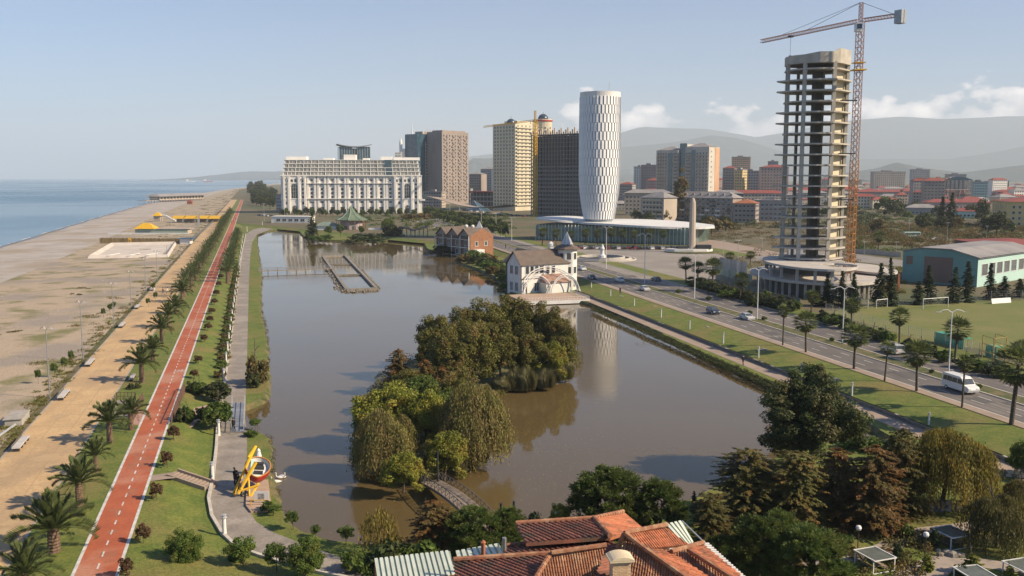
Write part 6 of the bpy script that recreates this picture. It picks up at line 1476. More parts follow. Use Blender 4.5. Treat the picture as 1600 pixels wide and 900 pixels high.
# ---- street lamps
def lamp2(h=10.0, arm=2.0, mt=K['white']):
    def fn():
        t = thing('street_lamp', '', 'street lamp'); MB().tube((0,0,-.1),(0,0,h),.13,.075,8).obj('pole', mt, t)
        for s in (-1, 1):
            pts = [(0,0,h-.15),(s*arm*.35,0,h+.32),(s*arm*.75,0,h+.22),(s*arm,0,h-.02)]; m = ob('arm', MB().path(pts, [.07,.06,.06,.05], 6).mesh('arm', mt), t)
            MB().box(s*arm-.25,s*arm+.45*s+.1,-.11,.11,h-.12,h-.0).obj('lamp_head', K['galv'], t)
        return t
    return Proto(fn)
l2 = lamp2()
def lamp(pr, x, y, top, label, group, z=0.0, rz=0, h0=10.2, w=1.0):
    p = G(x, y, z); s = (ZT(top, p.y)-z)/h0; pr.place(p, rz, (w, w, s), label, group)
GLA = 'double-armed lamps on the median of the avenue'
for x, y, tp, lb in [(1482,586,485,'white double-armed lamp behind the white minibus'),(1316,537,449,'white double-armed lamp at the sports field corner'),(1183,499,420,'white double-armed lamp before the round terraces'),(1085,468,399,'white double-armed lamp beside the obelisk'),(1007,443,366,'slim double-armed lamp at the plaza mouth'),
 (947,420,355,'slim lamp on the plaza before the fountain'),(799.5,376,340,'lamp on the distant avenue nearest the white house'),(775,365,332,'lamp on the distant avenue above the brick house porch'),(752,358,328,'lamp on the distant avenue above the brick house roof'),(733,350,326,'lamp on the distant avenue left of the glass spire'),(718,346,322,'lamp on the distant avenue at the swept canopy'),(703,342,318,'farthest lamp of the avenue by the swept canopy')]:
    lamp(l2, x, y, tp, lb, GLA, 0, aR+R(75) if y > 440 else aR+R(60))
l3 = lamp2(10, 1.1, K['metal'])
GLB = 'grey lamps on the beach side of the promenade'
for x, y, tp, lb in [(78,622,512,'grey lamp on the scrub beside the first promenade bench'),(130,563,471,'grey lamp above the second promenade bench'),(178,508,442,'grey lamp between scrub saplings'),(205,478,424,'fourth grey lamp along the scrub'),(228,456,404,'fifth grey lamp along the scrub'),(246,438,392,'sixth grey lamp along the scrub'),(262,420,383,'far grey lamp near the white pool'),(282,400,368,'far grey lamp beside the reed fence')]:
    lamp(l3, x, y, tp, lb, GLB, 0, .2, w=.75)
l4 = Proto(lambda: (lambda t: (MB().tube((0,0,-.1),(0,0,8.2),.09,.06,6).obj('pole', K['galv'], t), MB().box(-.9,.9,-.1,.1,8.2,8.32).obj('lamp_head', K['white'], t), t)[2])(thing('street_lamp', '', 'street lamp')))
for i, (x, y, tp) in enumerate([(1366,362,341),(1420,370,344),(1480,374,348),(1541,377,353),(1130,400,376),(1190,405,372),(1350,398,378),(1230,398,372),(1152,440,375),(449,335,322),(413,345,318),(445,347,318),(1300,395,374),(1400,400,378)]):
    lamp(l4, x, y, tp, ['lamp at the edge of the waste ground behind the crane','lamp beside the green and white bus','lamp on the road behind the teal hall roof','lamp beyond the teal hall near the dark trees','lamp on the plaza lawn','lamp beside the round terrace','lamp on the walled road right of the crane','lamp at the footpath by the terraces','tall thin lamp by the obelisk','lamp before the hotel annex','lamp at the hotel car park','lamp at the lake head','lamp behind the crane foot','lamp before the teal hall'][i], 'single lamps of the town side', 0, 0, 8.3)
# ---- white lantern posts along the water
post = Proto(lambda: (lambda t: (MB().tube((0,0,-.1),(0,0,2.5),.14,.11,8).obj('post', K['white'], t), MB().lathe([(.2,2.5),(.2,2.58),(.12,2.62),(.12,2.85),(.18,2.9),(.02,3.0)], 8).obj('lantern', K['galv'], t), t)[2])(thing('lantern_post', '', 'lantern post')))
GPo = 'white lantern posts on the avenue-side wall'
for i, (x, y, tp) in enumerate([(924,452,441),(954,466,452),(991,481,466),(1033,499,482),(1077.5,517,500),(1130,539,519),(1185,561,541),(1252,584,567),(1331,620,597),(1451,666,644)]):
    lamp(post, x, y, tp, 'white lantern post on the wall of the avenue lawn, %s counted from the white house' % ORD[i], GPo, -.9, 0, 3.0)
GPl = 'white posts along the lake walk'
for i, (x, y, tp) in enumerate([(351,838,803),(332,751,721),(342,681,655)]): lamp(post, x, y, tp, ['stout white post at the bend of the lake walk','stout white post at the foot of the lawn steps','stout white post just before the small bridge'][i], GPl, Z_L, 0, 3.0, 1.5)
for i in range(20):
    y = 597 - 225*(i/19)**.72; x = LN(VL, .131, y)[0]
    lamp(post, x, y, y-22*(y-262)/330, 'tall white post on the walk edge, %s beyond the small bridge' % ORD[i], GPl, Z_L, 0, 3.0, 1.3)
for i, (x, y) in enumerate([(410,354.5),(425,351.5),(445,350),(386,362)]): lamp(post, x, y, y-9, 'small white post at the far bend of the lake walk', GPl, Z_L, 0, 3.0, 1.3)
# ---- walls of the avenue lawn with steps
wl_ = thing('retaining_wall', 'low stone retaining wall between avenue lawn and lakeside path', 'wall', (0,0,0)); b = MB()
A = [G(x, 277.4+.388*(x-VR), -.70) for x in xr]; nn = Vector((-.28,-.07,0))
b.loft(A, [p+nn for p in A][::1]); b.loft([p+nn for p in A], [p+nn+Vector((0,0,-.75)) for p in A]); b.loft([p+Vector((0,0,-.75)) for p in A], A); b.f = [f for f in b.f]; b.obj('wall_face', K['rock'], wl_)
A2 = dens(A, 1.4); b = MB()
for i in range(len(A2)-1): a, c = A2[i], A2[i+1]; b.add([a+nn*1.2+Vector((0,0,.004)), c.lerp(a,.04)+nn*1.2+Vector((0,0,.004)), c.lerp(a,.04), a, a+nn*1.2+Vector((0,0,.12)), c.lerp(a,.04)+nn*1.2+Vector((0,0,.12)), c.lerp(a,.04)+Vector((0,0,.12)), a+Vector((0,0,.12))], [(4,5,6,7),(0,1,5,4),(2,3,7,6),(7,6,5,4)])
b.obj('coping_stone', K['stone'], wl_, kind='stuff')
for i, (x, y, x2, y2) in enumerate([(962,470,972,463),(1010,487,1026,479),(1085,519,1108,511),(1168,556,1198,546),(1275,603,1310,592)]):
    a, c = G(x, y, Z_L), G(x2, y2, -.2); t = thing('stone_steps', 'flight of stone steps through the avenue lawn, %s counted from the white house' % ORD[i], 'steps', a, 0, 'stone steps of the avenue lawn'); v = c-a; n = 8
    st = MB().box(-.7,.7,-.2,.2,-.4,.0).mesh('step', K['stone'])
    for k in range(n): ob('step', st, t, (v.x*k/n, v.y*k/n, (k+1)/n*1.15+.02), math.atan2(v.y, v.x)+R(90))
# ---- slats, steps and crossings of the boulevard
def slat_fence(label, a, c, h, n, mt, z=0, nm='slatted_screen', cat='fence', lean=0):
    A, B = G(*a, z), G(*c, z); t = thing(nm, label, cat, A); v = B-A; s = MB().box(-.09,.09,-.03,.03,0,h).mesh('slat', mt)
    for i in range(n+1): o = ob('slat', s, t, v*(i/n), math.atan2(v.y, v.x)); o.scale = (1,1,.85+.3*math.sin(math.pi*i/n)*lean+.15*((i*7)%3)/3)
    MB().tube((0,0,h*.3), v+Vector((0,0,h*.3)), .05, n=4).tube((0,0,h*.75), v+Vector((0,0,h*.75)), .05, n=4).obj('rail', mt, t); return t
ruw = mat('rusty_wood', (.17,.09,.065), (.12,.07,.055), .85, 2, rnd=.2)
slat_fence('brown slatted screen on the lake side of the cycle path', (268,664), (289,612), 1.6, 26, ruw, .0, lean=.6); slat_fence('brown slatted screen on the beach side of the cycle path', (203,668), (224,628), 1.5, 22, ruw, 0, lean=.6)
flat('crossing_path', [(292,640),(352,626),(356,636),(318,648),(300,668),(286,668)], -.45, mat('pink_paving', (.46,.32,.25), (.38,.27,.21), .9, .5))
flat('crossing_path', [(203,663),(212,640),(228,640),(219,664)], .035, mat('pink_paving', (.42,.25,.20), (.36,.22,.18), .9, .5))
t = thing('railed_overlook', 'small grey platform with brown railings between promenade and cycle path', 'platform', G(185, 648)); A = [G(168,655)-t.location, G(183,630)-t.location, G(212,630)-t.location, G(203,655)-t.location]
MB().prism([(p.x,p.y) for p in A], 0.03, .45).obj('deck', walkm, t); b = MB()
for i in range(3):
    for k in range(6): p = A[i].lerp(A[i+1], k/5); b.tube(p+Vector((0,0,.4)), p+Vector((0,0,1.6)), .05, n=4)
    for z in (1.0, 1.6): b.tube(A[i]+Vector((0,0,z)), A[i+1]+Vector((0,0,z)), .045, n=4)
b.obj('railing', ruw, t)
t = thing('lawn_stairs', 'straight flight of tan stairs with low side walls down the lawn to the lake walk', 'stairs', G(270,742,-.1)); A, B = G(270,742,-.15)-t.location, G(329,762,Z_L+.05)-t.location; v = B-A; an = math.atan2(v.y,v.x); st = MB().box(-.34,.3,-.8,.8,-.3,.0).mesh('step', sidew)
for k in range(11): ob('step', st, t, A+v*(k/10)+Vector((0,0,.12)), an)
for s in (-1,1):
    off = Vector((-v.y,v.x,0)).normalized()*s*.95; b = MB(); n = Vector((-v.y,v.x,0)).normalized()*.12; q = [A+off-n,B+off-n,B+off+n,A+off+n]; b.add([p+Vector((0,0,-.4)) for p in q]+[p+Vector((0,0,.42)) for p in q], [(4,5,6,7),(0,1,5,4),(2,3,7,6),(1,2,6,5),(3,0,4,7)]); b.obj('side_wall', sidew, t)
flat('lawn_path', [(233,752),(234,743),(269,738),(274,747),(262,748)], .045, sidew)
# ---- benches: two pale slabs on dark supports
def bench():
    t = thing('slab_bench', '', 'bench')
    for i in (0, 1): MB().box(-2.6+2.7*i, -.1+2.7*i, -.42, .42, .42, .58).obj('seat_slab', K['white'] if 0 else mat('bench_slab', (.52,.50,.48), (.45,.43,.42), .8, 1), t)
    for i in range(4): MB().box(-2.4+1.55*i, -2.0+1.55*i, -.32, .32, 0, .42).obj('support', K['dark'], t)
    MB().box(-2.6, 2.6, .42, .46, .3, .85).obj('back_board', C_dk, t)
    return t
bp = Proto(bench)
for i, (x, y) in enumerate([(33,697),(100,620),(141,569),(191,510),(215,481),(238,453)]): bp.place(G(x, y, .03), aL, 1, 'pale slab bench on the beach-side edge of the promenade, %s from the near end' % ORD[i], 'slab benches of the promenade')
for x, y, lb in ((207,592,'bluish bench under the date palm beside the overlook'),(80,792,'bluish bench between two big date palms')): bp.place(G(x, y, .03), aL, .75, lb, 'slab benches of the promenade')
# ---- small bridge over the inlet
t = thing('small_bridge', 'short straight bridge with blue-grey planks over the inlet of the lake walk', 'bridge', (0,0,0)); A, B, C_, D_ = G(361,676,Z_L), G(381,676,Z_L), G(383,630,Z_L), G(363,630,Z_L); t.location = A
pm = mat('blue_plank', (.24,.26,.31), (.19,.21,.25), .7, 2, rnd=.2)
for i in range(30):
    u0, u1 = i/30, (i+.88)/30; q = [A.lerp(D_,u0), B.lerp(C_,u0), B.lerp(C_,u1), A.lerp(D_,u1)]; MB().add([p-A+Vector((0,0,.08)) for p in q]+[p-A+Vector((0,0,.16)) for p in q], [(4,5,6,7),(0,1,5,4),(1,2,6,5),(2,3,7,6),(3,0,4,7)]).obj('plank', pm, t)
for P0, P1 in ((A,D_),(B,C_)):
    b = MB()
    for k in range(9): p = P0.lerp(P1,k/8)-A; b.tube(p+Vector((0,0,-.6)), p+Vector((0,0,1.2)), .05, n=4)
    for z in (.65,1.2): b.tube(P0-A+Vector((0,0,z)), P1-A+Vector((0,0,z)), .045, n=4)
    b.obj('railing', K['galv'], t)
# ---- arched wooden footbridge to the island
A, B = G(672,755,-1.15), G(770,834,-1.15); t = thing('footbridge', 'arched wooden footbridge with lattice railings from the south shore to the island', 'bridge', A); v = B-A; n = 44; side = Vector((-v.y,v.x,0)).normalized()*1.05
zf = lambda u: .3+.55*math.sin(math.pi*u)
pmw = mat('bridge_plank', (.42,.35,.29), (.34,.28,.23), .85, 2, rnd=.22)
for i in range(n):
    u, w = i/n, (i+.9)/n; q = [v*u-side, v*u+side, v*w+side, v*w-side]; zz_ = [zf(u),zf(u),zf(w),zf(w)]
    MB().add([Vector((p.x,p.y,z-.1)) for p,z in zip(q,zz_)]+[Vector((p.x,p.y,z)) for p,z in zip(q,zz_)], [(4,7,6,5),(0,1,5,4),(1,2,6,5),(2,3,7,6),(3,0,4,7),(4,5,6,7)]).obj('plank', pmw, t)
for s in (-1,1):
    b = MB(); m_ = 16
    for k in range(m_+1):
        u = k/m_; p = v*u+side*s; b.tube((p.x,p.y,zf(u)-.1),(p.x,p.y,zf(u)+.85),.04,n=4)
        if k < m_:
            q = v*((k+1)/m_)+side*s; z0, z1 = zf(u), zf((k+1)/m_); b.tube((p.x,p.y,z0+.82),(q.x,q.y,z1+.82),.045,n=4); b.tube((p.x,p.y,z0+.1),(q.x,q.y,z1+.8),.025,n=4); b.tube((p.x,p.y,z0+.8),(q.x,q.y,z1+.1),.025,n=4); b.tube((p.x,p.y,z0-.15),(q.x,q.y,z1-.15),.12,n=4)
    b.obj('railing', C_dk, t)
for a, tp in (((664,752),705),((684,757),703)):
    p = G(*a,-1.1); h = ZT(tp,p.y)+1.1; o = MB().tube((0,0,-.2),(0,0,h),.13,.1).obj('gate_pole', K['dark'], None, p); tag(o, 'tall dark pole at the island end of the footbridge, %s side' % ('west' if a[0] < 670 else 'east'), 'pole', 'gate poles of the footbridge')
for a, tp in (((783,845),786),((803,842),783)):
    p = G(*a,-1.15); h = ZT(tp,p.y)+1.15; o = MB().tube((0,0,-.2),(0,0,h),.14,.12).obj('gate_pole', K['dark'], None, p); tag(o, 'dark pole at the shore end of the footbridge, %s side' % ('west' if a[0] < 790 else 'east'), 'pole', 'gate poles of the footbridge')
# ---- walled basin in the lake and its jetty
t = thing('stone_basin', 'rectangular stone-walled basin standing in the lake with two cross walls', 'basin', G(545,430,Z_W)); O = t.location
def bar(b, p, q, w, z0, z1):
    p, q = G(*p,Z_W)-O, G(*q,Z_W)-O; d = (q-p).normalized(); n = Vector((-d.y,d.x,0))*w/2; b.add([p-n+Vector((0,0,z0)),q-n+Vector((0,0,z0)),q+n+Vector((0,0,z0)),p+n+Vector((0,0,z0)),p-n+Vector((0,0,z1)),q-n+Vector((0,0,z1)),q+n+Vector((0,0,z1)),p+n+Vector((0,0,z1))], [(0,3,2,1),(4,5,6,7),(0,1,5,4),(1,2,6,5),(2,3,7,6),(3,0,4,7)])
for p, q, w in (((505,403),(541,454),1.0),((539,401),(588,453),.9),((505,402.5),(539,401),.8),((516,414),(552,413.5),.5),((527,431),(567,430),.5),((541,455),(588,453),1.2)): b = MB(); bar(b, p, q, w, -.6, .75 if w > .6 else .5); b.obj('wall', K['stone'] if 0 else K['rock'], t)
b = MB(); rr = random.Random(4)
for p, q, wdt in (((501,403),(537,457),2.6),((537,457.5),(592,454.5),2.4),((543,401),(593,452),1.2)):
    P0, P1 = G(*p,Z_W)-O, G(*q,Z_W)-O; n_k = int((P1-P0).length*3.0)
    for i in range(n_k):
        c = P0.lerp(P1, rr.random())+Vector((rr.gauss(0,wdt*.25), rr.gauss(0,wdt*.25), rr.uniform(-.1,.35))); r = rr.uniform(.22,.5); b.add([c+Vector((x*r*rr.uniform(.7,1.2),y*r*rr.uniform(.7,1.2),z*r*.8)) for x,y,z in ((1,0,0),(0,1,0),(-1,0,0),(0,-1,0),(0,0,1),(0,0,-1))], [(0,1,4),(1,2,4),(2,3,4),(3,0,4),(1,0,5),(2,1,5),(3,2,5),(0,3,5)])
b.obj('boulder', K['rock'], t, kind='stuff')
A, B = G(404,428,Z_W), G(521,424,Z_W); t = thing('jetty', 'slender grey jetty from the lake walk bank to the stone basin', 'jetty', A); v = B-A; sd = Vector((-v.y,v.x,0)).normalized()*.7
MB().add([-sd+Vector((0,0,.9)), v-sd+Vector((0,0,.9)), v+sd+Vector((0,0,.9)), sd+Vector((0,0,.9)), -sd+Vector((0,0,1.1)), v-sd+Vector((0,0,1.1)), v+sd+Vector((0,0,1.1)), sd+Vector((0,0,1.1))], [(0,3,2,1),(4,5,6,7),(0,1,5,4),(2,3,7,6)]).obj('deck', K['wood'], t)
b = MB()
for k in range(9): p = v*(k/8)-sd; b.tube(p+Vector((0,0,-1)), p+Vector((0,0,2.1)), .09, n=5); p = v*(k/8)+sd; b.tube(p+Vector((0,0,-1)), p+Vector((0,0,2.1)), .09, n=5)
for z in (1.6,2.1): b.tube(-sd+Vector((0,0,z)), v-sd+Vector((0,0,z)), .06, n=4); b.tube(sd+Vector((0,0,z)), v+sd+Vector((0,0,z)), .06, n=4)
b.obj('railing', K['metal'], t)
# ================================================================ people
def body(pose, cl):
    """one continuous figure grown over a skeleton: pelvis, spine, neck, head, arms with fingers, legs"""
    lf, rf, la, ra, lean = pose           # leg swing, arm swing (radians), lean
    V = []; E_ = []; Rr = []
    def add(p, r, par=None):
        V.append(p); Rr.append(r); i = len(V)-1
        if par is not None: E_.append((par, i))
        return i
    ly = math.sin(lean)
    pel = add((0,0,.95), .15); wa = add((0,-.02+ly*.15,1.12), .135, pel); ch = add((0,ly*.3,1.33), .165, wa); nk = add((0,ly*.42,1.50), .06, ch); hd = add((0,-.03+ly*.48,1.60), .088, nk); add((0,-.015+ly*.5,1.72), .082, hd)
    for s, a in ((-1, la), (1, ra)):
        sh = add((s*.19,ly*.36,1.43), .062, ch); e = add((s*.235,.02+ly*.3-math.sin(a)*.27,1.16+.02*abs(a)), .045, sh); w_ = add((s*.24,-.05+ly*.2-math.sin(a)*.5,.92+.07*abs(a)), .032, e)
        pm_ = add((s*.24,-.07+ly*.2-math.sin(a)*.55,.85+.08*abs(a)), .036, w_); p = V[pm_]
        for k, (dy, dz) in enumerate(((-.03,-.07),(-.012,-.09),(.006,-.095),(.024,-.085))): add((p[0]-s*.006, p[1]+dy, p[2]+dz), .0105, pm_)
        add((p[0]-s*.03, p[1]-.045, p[2]-.02), .011, pm_)
    for s, a in ((-1, lf), (1, rf)):
        h = add((s*.1,0,.90), .105, pel); k = add((s*.105,-math.sin(a)*.42-.02,.50), .068, h); an = add((s*.105,-math.sin(a)*.78+.05,.09+.05*max(0,-a)), .045, k); add((s*.115,-math.sin(a)*.78-.13,.045), .04, an)
    me = bpy.data.meshes.new('body'); me.from_pydata(V, E_, []); o = bpy.data.objects.new('body', me); COL.objects.link(o)
    md = o.modifiers.new('skin', 'SKIN'); md.use_smooth_shade = True
    for i, sv_ in enumerate(me.skin_vertices[0].data): sv_.radius = (Rr[i], Rr[i]); sv_.use_root = (i == 0)
    o.modifiers.new('sub', 'SUBSURF').levels = 1
    bpy.context.view_layer.update(); ev = o.evaluated_get(bpy.context.evaluated_depsgraph_get()); m2 = bpy.data.meshes.new_from_object(ev); bpy.data.objects.remove(o)
    m2.name = 'body'; m2.materials.clear()
    for m in cl: m2.materials.append(m)
    for f in m2.polygons:
        c = f.center; f.material_index = 0 if (c.z > 1.47 or (abs(c.x) > .19 and c.z < .93)) else 1 if (c.z > .93) else (2 if c.z > .1 else 3)
    return m2
skin = mat('skin', (.42,.25,.17), rough=.6); hairm = mat('hair', (.03,.02,.015), rough=.7); cloths = {k: mat(k+'_cloth', c, rough=.9) for k, c in {'black':(.018,.018,.02),'dark':(.045,.04,.045),'white':(.62,.6,.58),'red':(.32,.04,.035),'blue':(.05,.09,.2),'tan':(.3,.22,.15)}.items()}
hair_me = MB().lathe([(.092,1.60),(.10,1.67),(.088,1.76),(.04,1.805),(.005,1.81)], 10).mesh('hair', hairm)
fb = MB()
for s in (-1,1): fb.box(s*.032-.012, s*.032+.012, -.122, -.11, 1.655, 1.668, 1)
fb.box(-.011,.011,-.145,-.11,1.615,1.645,0).box(-.025,.025,-.121,-.108,1.58,1.588,1); face_me = fb.mesh('face', [skin, hairm])
PS = {}
def person(x, y, z, rz, pose, top, bot, label, group=None, h=1.0):
    k = (pose, top, bot)
    if k not in PS: PS[k] = body({'stand':(.04,-.04,.08,-.02,0),'walk':(.42,-.42,-.4,.4,.12),'watch':(.06,-.08,.5,.1,.05)}[pose], [skin, cloths[top], cloths[bot], cloths['black']])
    t = thing('person', label, 'person', G(x, y, z), rz, group); ob('body', PS[k], t); ob('hair', hair_me, t, (0,.012,0)); ob('face', face_me, t); t.scale = (h,h,h)
for x, y, p, tp, bt, lb in [(367,757,'stand','black','black','person in black standing apart, watching the yellow boat display'),(373,766,'watch','black','dark','person in dark clothes with one arm raised beside the yellow frame'),(377,776,'stand','dark','black','person in dark jacket, front one of the group at the display'),(371,762,'walk','black','black','person in black stepping up between the others at the display')]:
    person(x, y, Z_L+.03, 1.3, p, tp, bt, lb, 'people at the boat display', 1.08)
for x, y, z, r, p, tp, bt, lb in [(365,675,Z_L+.16,0,'walk','black','black','person in black walking onto the small bridge'),(1161,571,Z_L+.04,aR+1.6,'walk','black','black','person in black walking along the lakeside path'),(969,459,0.11,0,'stand','black','black','dark-clothed person on the sidewalk above the first stone steps'),
  (255,460,.04,aL,'walk','dark','blue','walker in dark top on the promenade'),(262,460,.04,aL,'walk','white','tan','walker in white on the promenade'),(241,459,.04,0,'stand','white','white','small figure in white near the third-last bench'),
  (362,349,.05,aL,'walk','red','black','figure in red in the group on the far cycle path'),(365,347,.05,aL,'walk','dark','black','figure in dark top in the group on the far cycle path'),(368,344,.05,aL,'walk','black','dark','last figure of the group on the far cycle path'),(366,341,.05,aL,'walk','red','dark','red figure behind the group on the far cycle path'),(790,388,.1,0,'stand','black','black','person on the sidewalk by the brick house')]:
    person(x, y, z, r, p, tp, bt, lb, None, 1.1)
# ---- swans
sw_b = MB(); sw_b.lathe([(.02,-.45),(.2,-.3),(.27,-.05),(.22,.2),(.08,.42),(.01,.5)], 10); me = sw_b.mesh('body', K['white'], True)
for v in me.vertices: v.co = Vector((v.co.z*1.2, v.co.x, v.co.y*.75+.12))
nk_me = MB().path([(-.42,0,.15),(-.56,0,.42),(-.5,0,.62),(-.6,0,.7)], [.07,.05,.05,.055], 6).mesh('neck', K['white']); bl_me = MB().tube((-.62,0,.69),(-.78,0,.64),.03,.012,5).mesh('beak', c_or)
for x, y, r, lb in ((439,747,.3,'white swan farther from the shore'),(441,746,2.4,'white swan swimming close beside another'),(432,754,.2,'white swan at the bank by the boat display')):
    t = thing('swan', lb, 'swan', G(x, y, Z_W), r, 'swans on the lake'); ob('body', me, t); ob('neck', nk_me, t); ob('beak', bl_me, t)
# ---- the boat display
t = thing('boat_display', 'tilted red boat with white cabin seats hung on a yellow frame over a tan base', 'display', G(400, 775, Z_L)); O = t.location.copy()
def hull_pts(s, f):                       # plan outline, bow at -y
    a = 2*math.pi*s; x = 1.28*math.sin(a); y = -1.75*math.cos(a) if math.cos(a) > 0 else -1.35*math.cos(a)
    return x*f*(1-.35*max(0, math.cos(a))**3), y*f
n = 28; rings = []
for f, z in ((1.0,.0),(1.06,.05),(1.04,-.5),(.84,-1.1),(.45,-1.45)): rings.append([(*hull_pts(i/n, f), z) for i in range(n+1)])
MT = Matrix.Translation(G(403,728,1.3)-O) @ Matrix.Rotation(R(12), 4, 'Z') @ Matrix.Rotation(R(24), 4, 'X') @ Matrix.Rotation(R(8), 4, 'Y')
b = MB(); b.T = MT
for i in range(len(rings)-1): b.loft(rings[i], rings[i+1])
b.poly(rings[-1][:-1]); b.obj('hull', K['redp'], t)
b = MB(); b.T = MT; b.loft([(*hull_pts(i/n,.985),-.02) for i in range(n+1)], [(*hull_pts(i/n,.9),-.42) for i in range(n+1)]); b.poly([(*hull_pts(i/n,.9),-.42) for i in range(n)]); b.obj('inner_hull', K['white'], t)
b = MB(); b.T = MT; b.path([(*hull_pts(i/n,1.03),.05) for i in range(n+1)], [.07]*(n+1), 5); b.obj('rim_rail', c_or, t)
for y, w in ((-.75,.75),(.0,.9),(.65,.8)):
    b = MB(); b.T = MT; b.box(-w*.55,w*.75,y-.16,y+.16,-.4,-.12); b.obj('seat', K['dark'], t)
b = MB(); b.T = MT; b.box(-.75,-.45,-.9,1.0,-.4,.0); b.obj('side_locker', C_tealp, t)
Yd = 95.0
def beam(p, q, w, y0, y1, nm='beam'): b = MB(); b.tube(P(*p,y0)-O, P(*q,y1)-O, w, n=6); b.obj(nm, K['yellow'], t)
beam((365,771),(398,700),.17,Yd-1.2,Yd+1.5); beam((372,771),(400,722),.2,Yd-2,Yd-.6); beam((388,715),(400,697),.15,Yd+.5,Yd+1.6); beam((366,770),(372,790),.16,Yd-1,Yd-2.5); beam((372,768),(404,758),.12,Yd-2,Yd-1.4); beam((390,778),(404,755),.14,Yd-2.2,Yd-1); beam((388,740),(390,778),.1,Yd-.8,Yd-2.2)
MB().prism([((G(x,y,Z_L)-O).x,(G(x,y,Z_L)-O).y) for x,y in ((384,792),(386,755),(419,752),(424,790),(420,800),(392,802))], .0, .22).obj('base', mat('tan_base', (.44,.32,.23), (.36,.25,.18), .9, 1), t)
b = MB(); q = G(409,788,Z_L)-O; b.box(q.x-.75,q.x+.75,q.y-.06,q.y,.3,1.4,0); b.box(q.x-.35,q.x+.3,q.y-.075,q.y-.061,.55,1.15,1); b.obj('picture_board', [K['white'], mat('board_print', (.16,.15,.15), (.42,.4,.38), .7, 4)], t)
b = MB()
for x0, x1, z0, z1 in ((-.9,-.82,.2,.75),(.82,.9,.2,.75),(-.9,.9,.7,.78)): b.box(q.x+x0,q.x+x1,q.y-.9,q.y-.82,z0,z1)
b.obj('barrier', K['yellow'], t)
q = G(404,707,Z_L+2.6)-O; MB().lathe([(.28,q.z-1.5),(.34,q.z-.4),(.2,q.z+.1),(.22,q.z+.25),(.02,q.z+.5)], 10, (q.x,q.y)).obj('white_figure', K['white'], t)
# ================================================================ the corner garden
gpath = mat('garden_paving', (.36,.30,.25), (.28,.235,.2), .9, 1.0, detail=8)
def ribbon(name, px, w, z, mt):
    pts = dens(gpts(px, z), 1.5); A = []; B = []
    for i, p in enumerate(pts):
        d = (pts[min(i+1,len(pts)-1)]-pts[max(i-1,0)]).normalized(); n = Vector((-d.y,d.x,0))*w/2; A.append(p-n); B.append(p+n)
    return MB().loft(A, B).obj(name, mt, kind='structure')
ribbon('garden_path', [(1240,885),(1290,873),(1338,868),(1375,862),(1395,850),(1412,838),(1440,831),(1475,827),(1520,822),(1570,812)], 2.0, Z_L+.03, gpath)
ribbon('garden_path', [(1395,915),(1425,890),(1455,878),(1480,868),(1492,860)], 1.5, Z_L+.035, gpath)
ribbon('garden_path', [(1430,915),(1460,893),(1490,880),(1530,879),(1570,885),(1620,889)], 2.1, Z_L+.04, gpath)
def pergola():
    t = thing('garden_pergola', '', 'pergola'); b = MB(); W_, D_, H = 1.7, 1.7, 2.3
    for x in (-W_, W_):
        for y in (-D_, D_): MB().box(x-.06,x+.06,y-.06,y+.06,-.1,H).obj('post', K['white'], t)
    for x in (-W_, W_): b.box(x-.08,x+.08,-D_-.3,D_+.3,H+.001,H+.16)
    for y in (-D_-.25, D_+.25): b.box(-W_+.081,W_-.081,y-.06,y+.06,H+.001,H+.15)
    b.box(-W_+.081,W_-.081,-D_-.14,-D_-.05,.0,.1); b.obj('roof_frame', K['white'], t)
    MB().box(-W_+.09,W_-.09,-D_-.18,D_+.18,H+.04,H+.07).obj('roof_panel', mat('dim_glass_roof', (.10,.115,.10), (.16,.17,.15), .3, 1), t)
    for s in (-1, 1): MB().box(s*.9-.3,s*.9+.3,-1.2,1.2,.38,.46).box(s*.9-.25,s*.9+.25,-1.1,-1.0,0,.38).box(s*.9-.25,s*.9+.25,1.0,1.1,0,.38).obj('seat', K['wood'], t)
    MB().box(-.35,.35,-1,1,.7,.76).box(-.08,.08,-.08,.08,0,.7).obj('table', K['wood'], t); return t
pg = Proto(pergola)
for x, y, r, lb in ((1366,886,.35,'white-framed pergola beside the clipped cypress, in the open lawn'),(1485,850,.35,'white-framed pergola before the low dark willow'),(1523,916,.2,'pergola cut by the bottom edge behind the golden shrub'),(1600,905,.3,'pergola cut by the picture corner')): pg.place(G(x, y, Z_L), r, (.66,.66,.5), lb, 'white-framed pergolas of the corner garden')
for a in [('topiary',1402,881,848,18,'clipped dark cypress beside the open-lawn pergola'),('topiary',1460,856,827,19,'clipped dark cypress beside the pergola under the willow'),('goldshrub',1449,892,868,28,'golden conifer shrub between the two garden paths'),('goldshrub',1519,897,866,42,'larger golden conifer shrub on the path island'),('bush0',1502,905,884,34,'dark low bush in front of the larger golden shrub'),('goldshrub',1577,906,885,24,'small golden shrub at the path by the picture corner'),
          ('bush1',1418,842,820,24,'grey-green bush at the path fork under the cypresses'),('bush0',1545,800,778,60,'dark bush on the stone wall by the stream'),('bush1',1352,700,680,70,'shrub on the stream bank behind the grove'),('bush0',1390,706,690,60,'dark shrub on the stream bank behind the grove')]:
    veg(*a, 'shrubs of the corner garden')
t = thing('rock_pile', 'small heap of brown boulders beside the garden path', 'rocks', G(1481,866,Z_L)); rr = random.Random(8)
for i in range(9):
    r = rr.uniform(.25,.55); MB().lathe([(r*.5,-.1),(r,.1*r),(r*.8,r*.7),(.02,r)], 6).obj('boulder', K['rock'], t, (rr.uniform(-1.1,1.1), rr.uniform(-.6,.6), 0), rr.uniform(0,3))
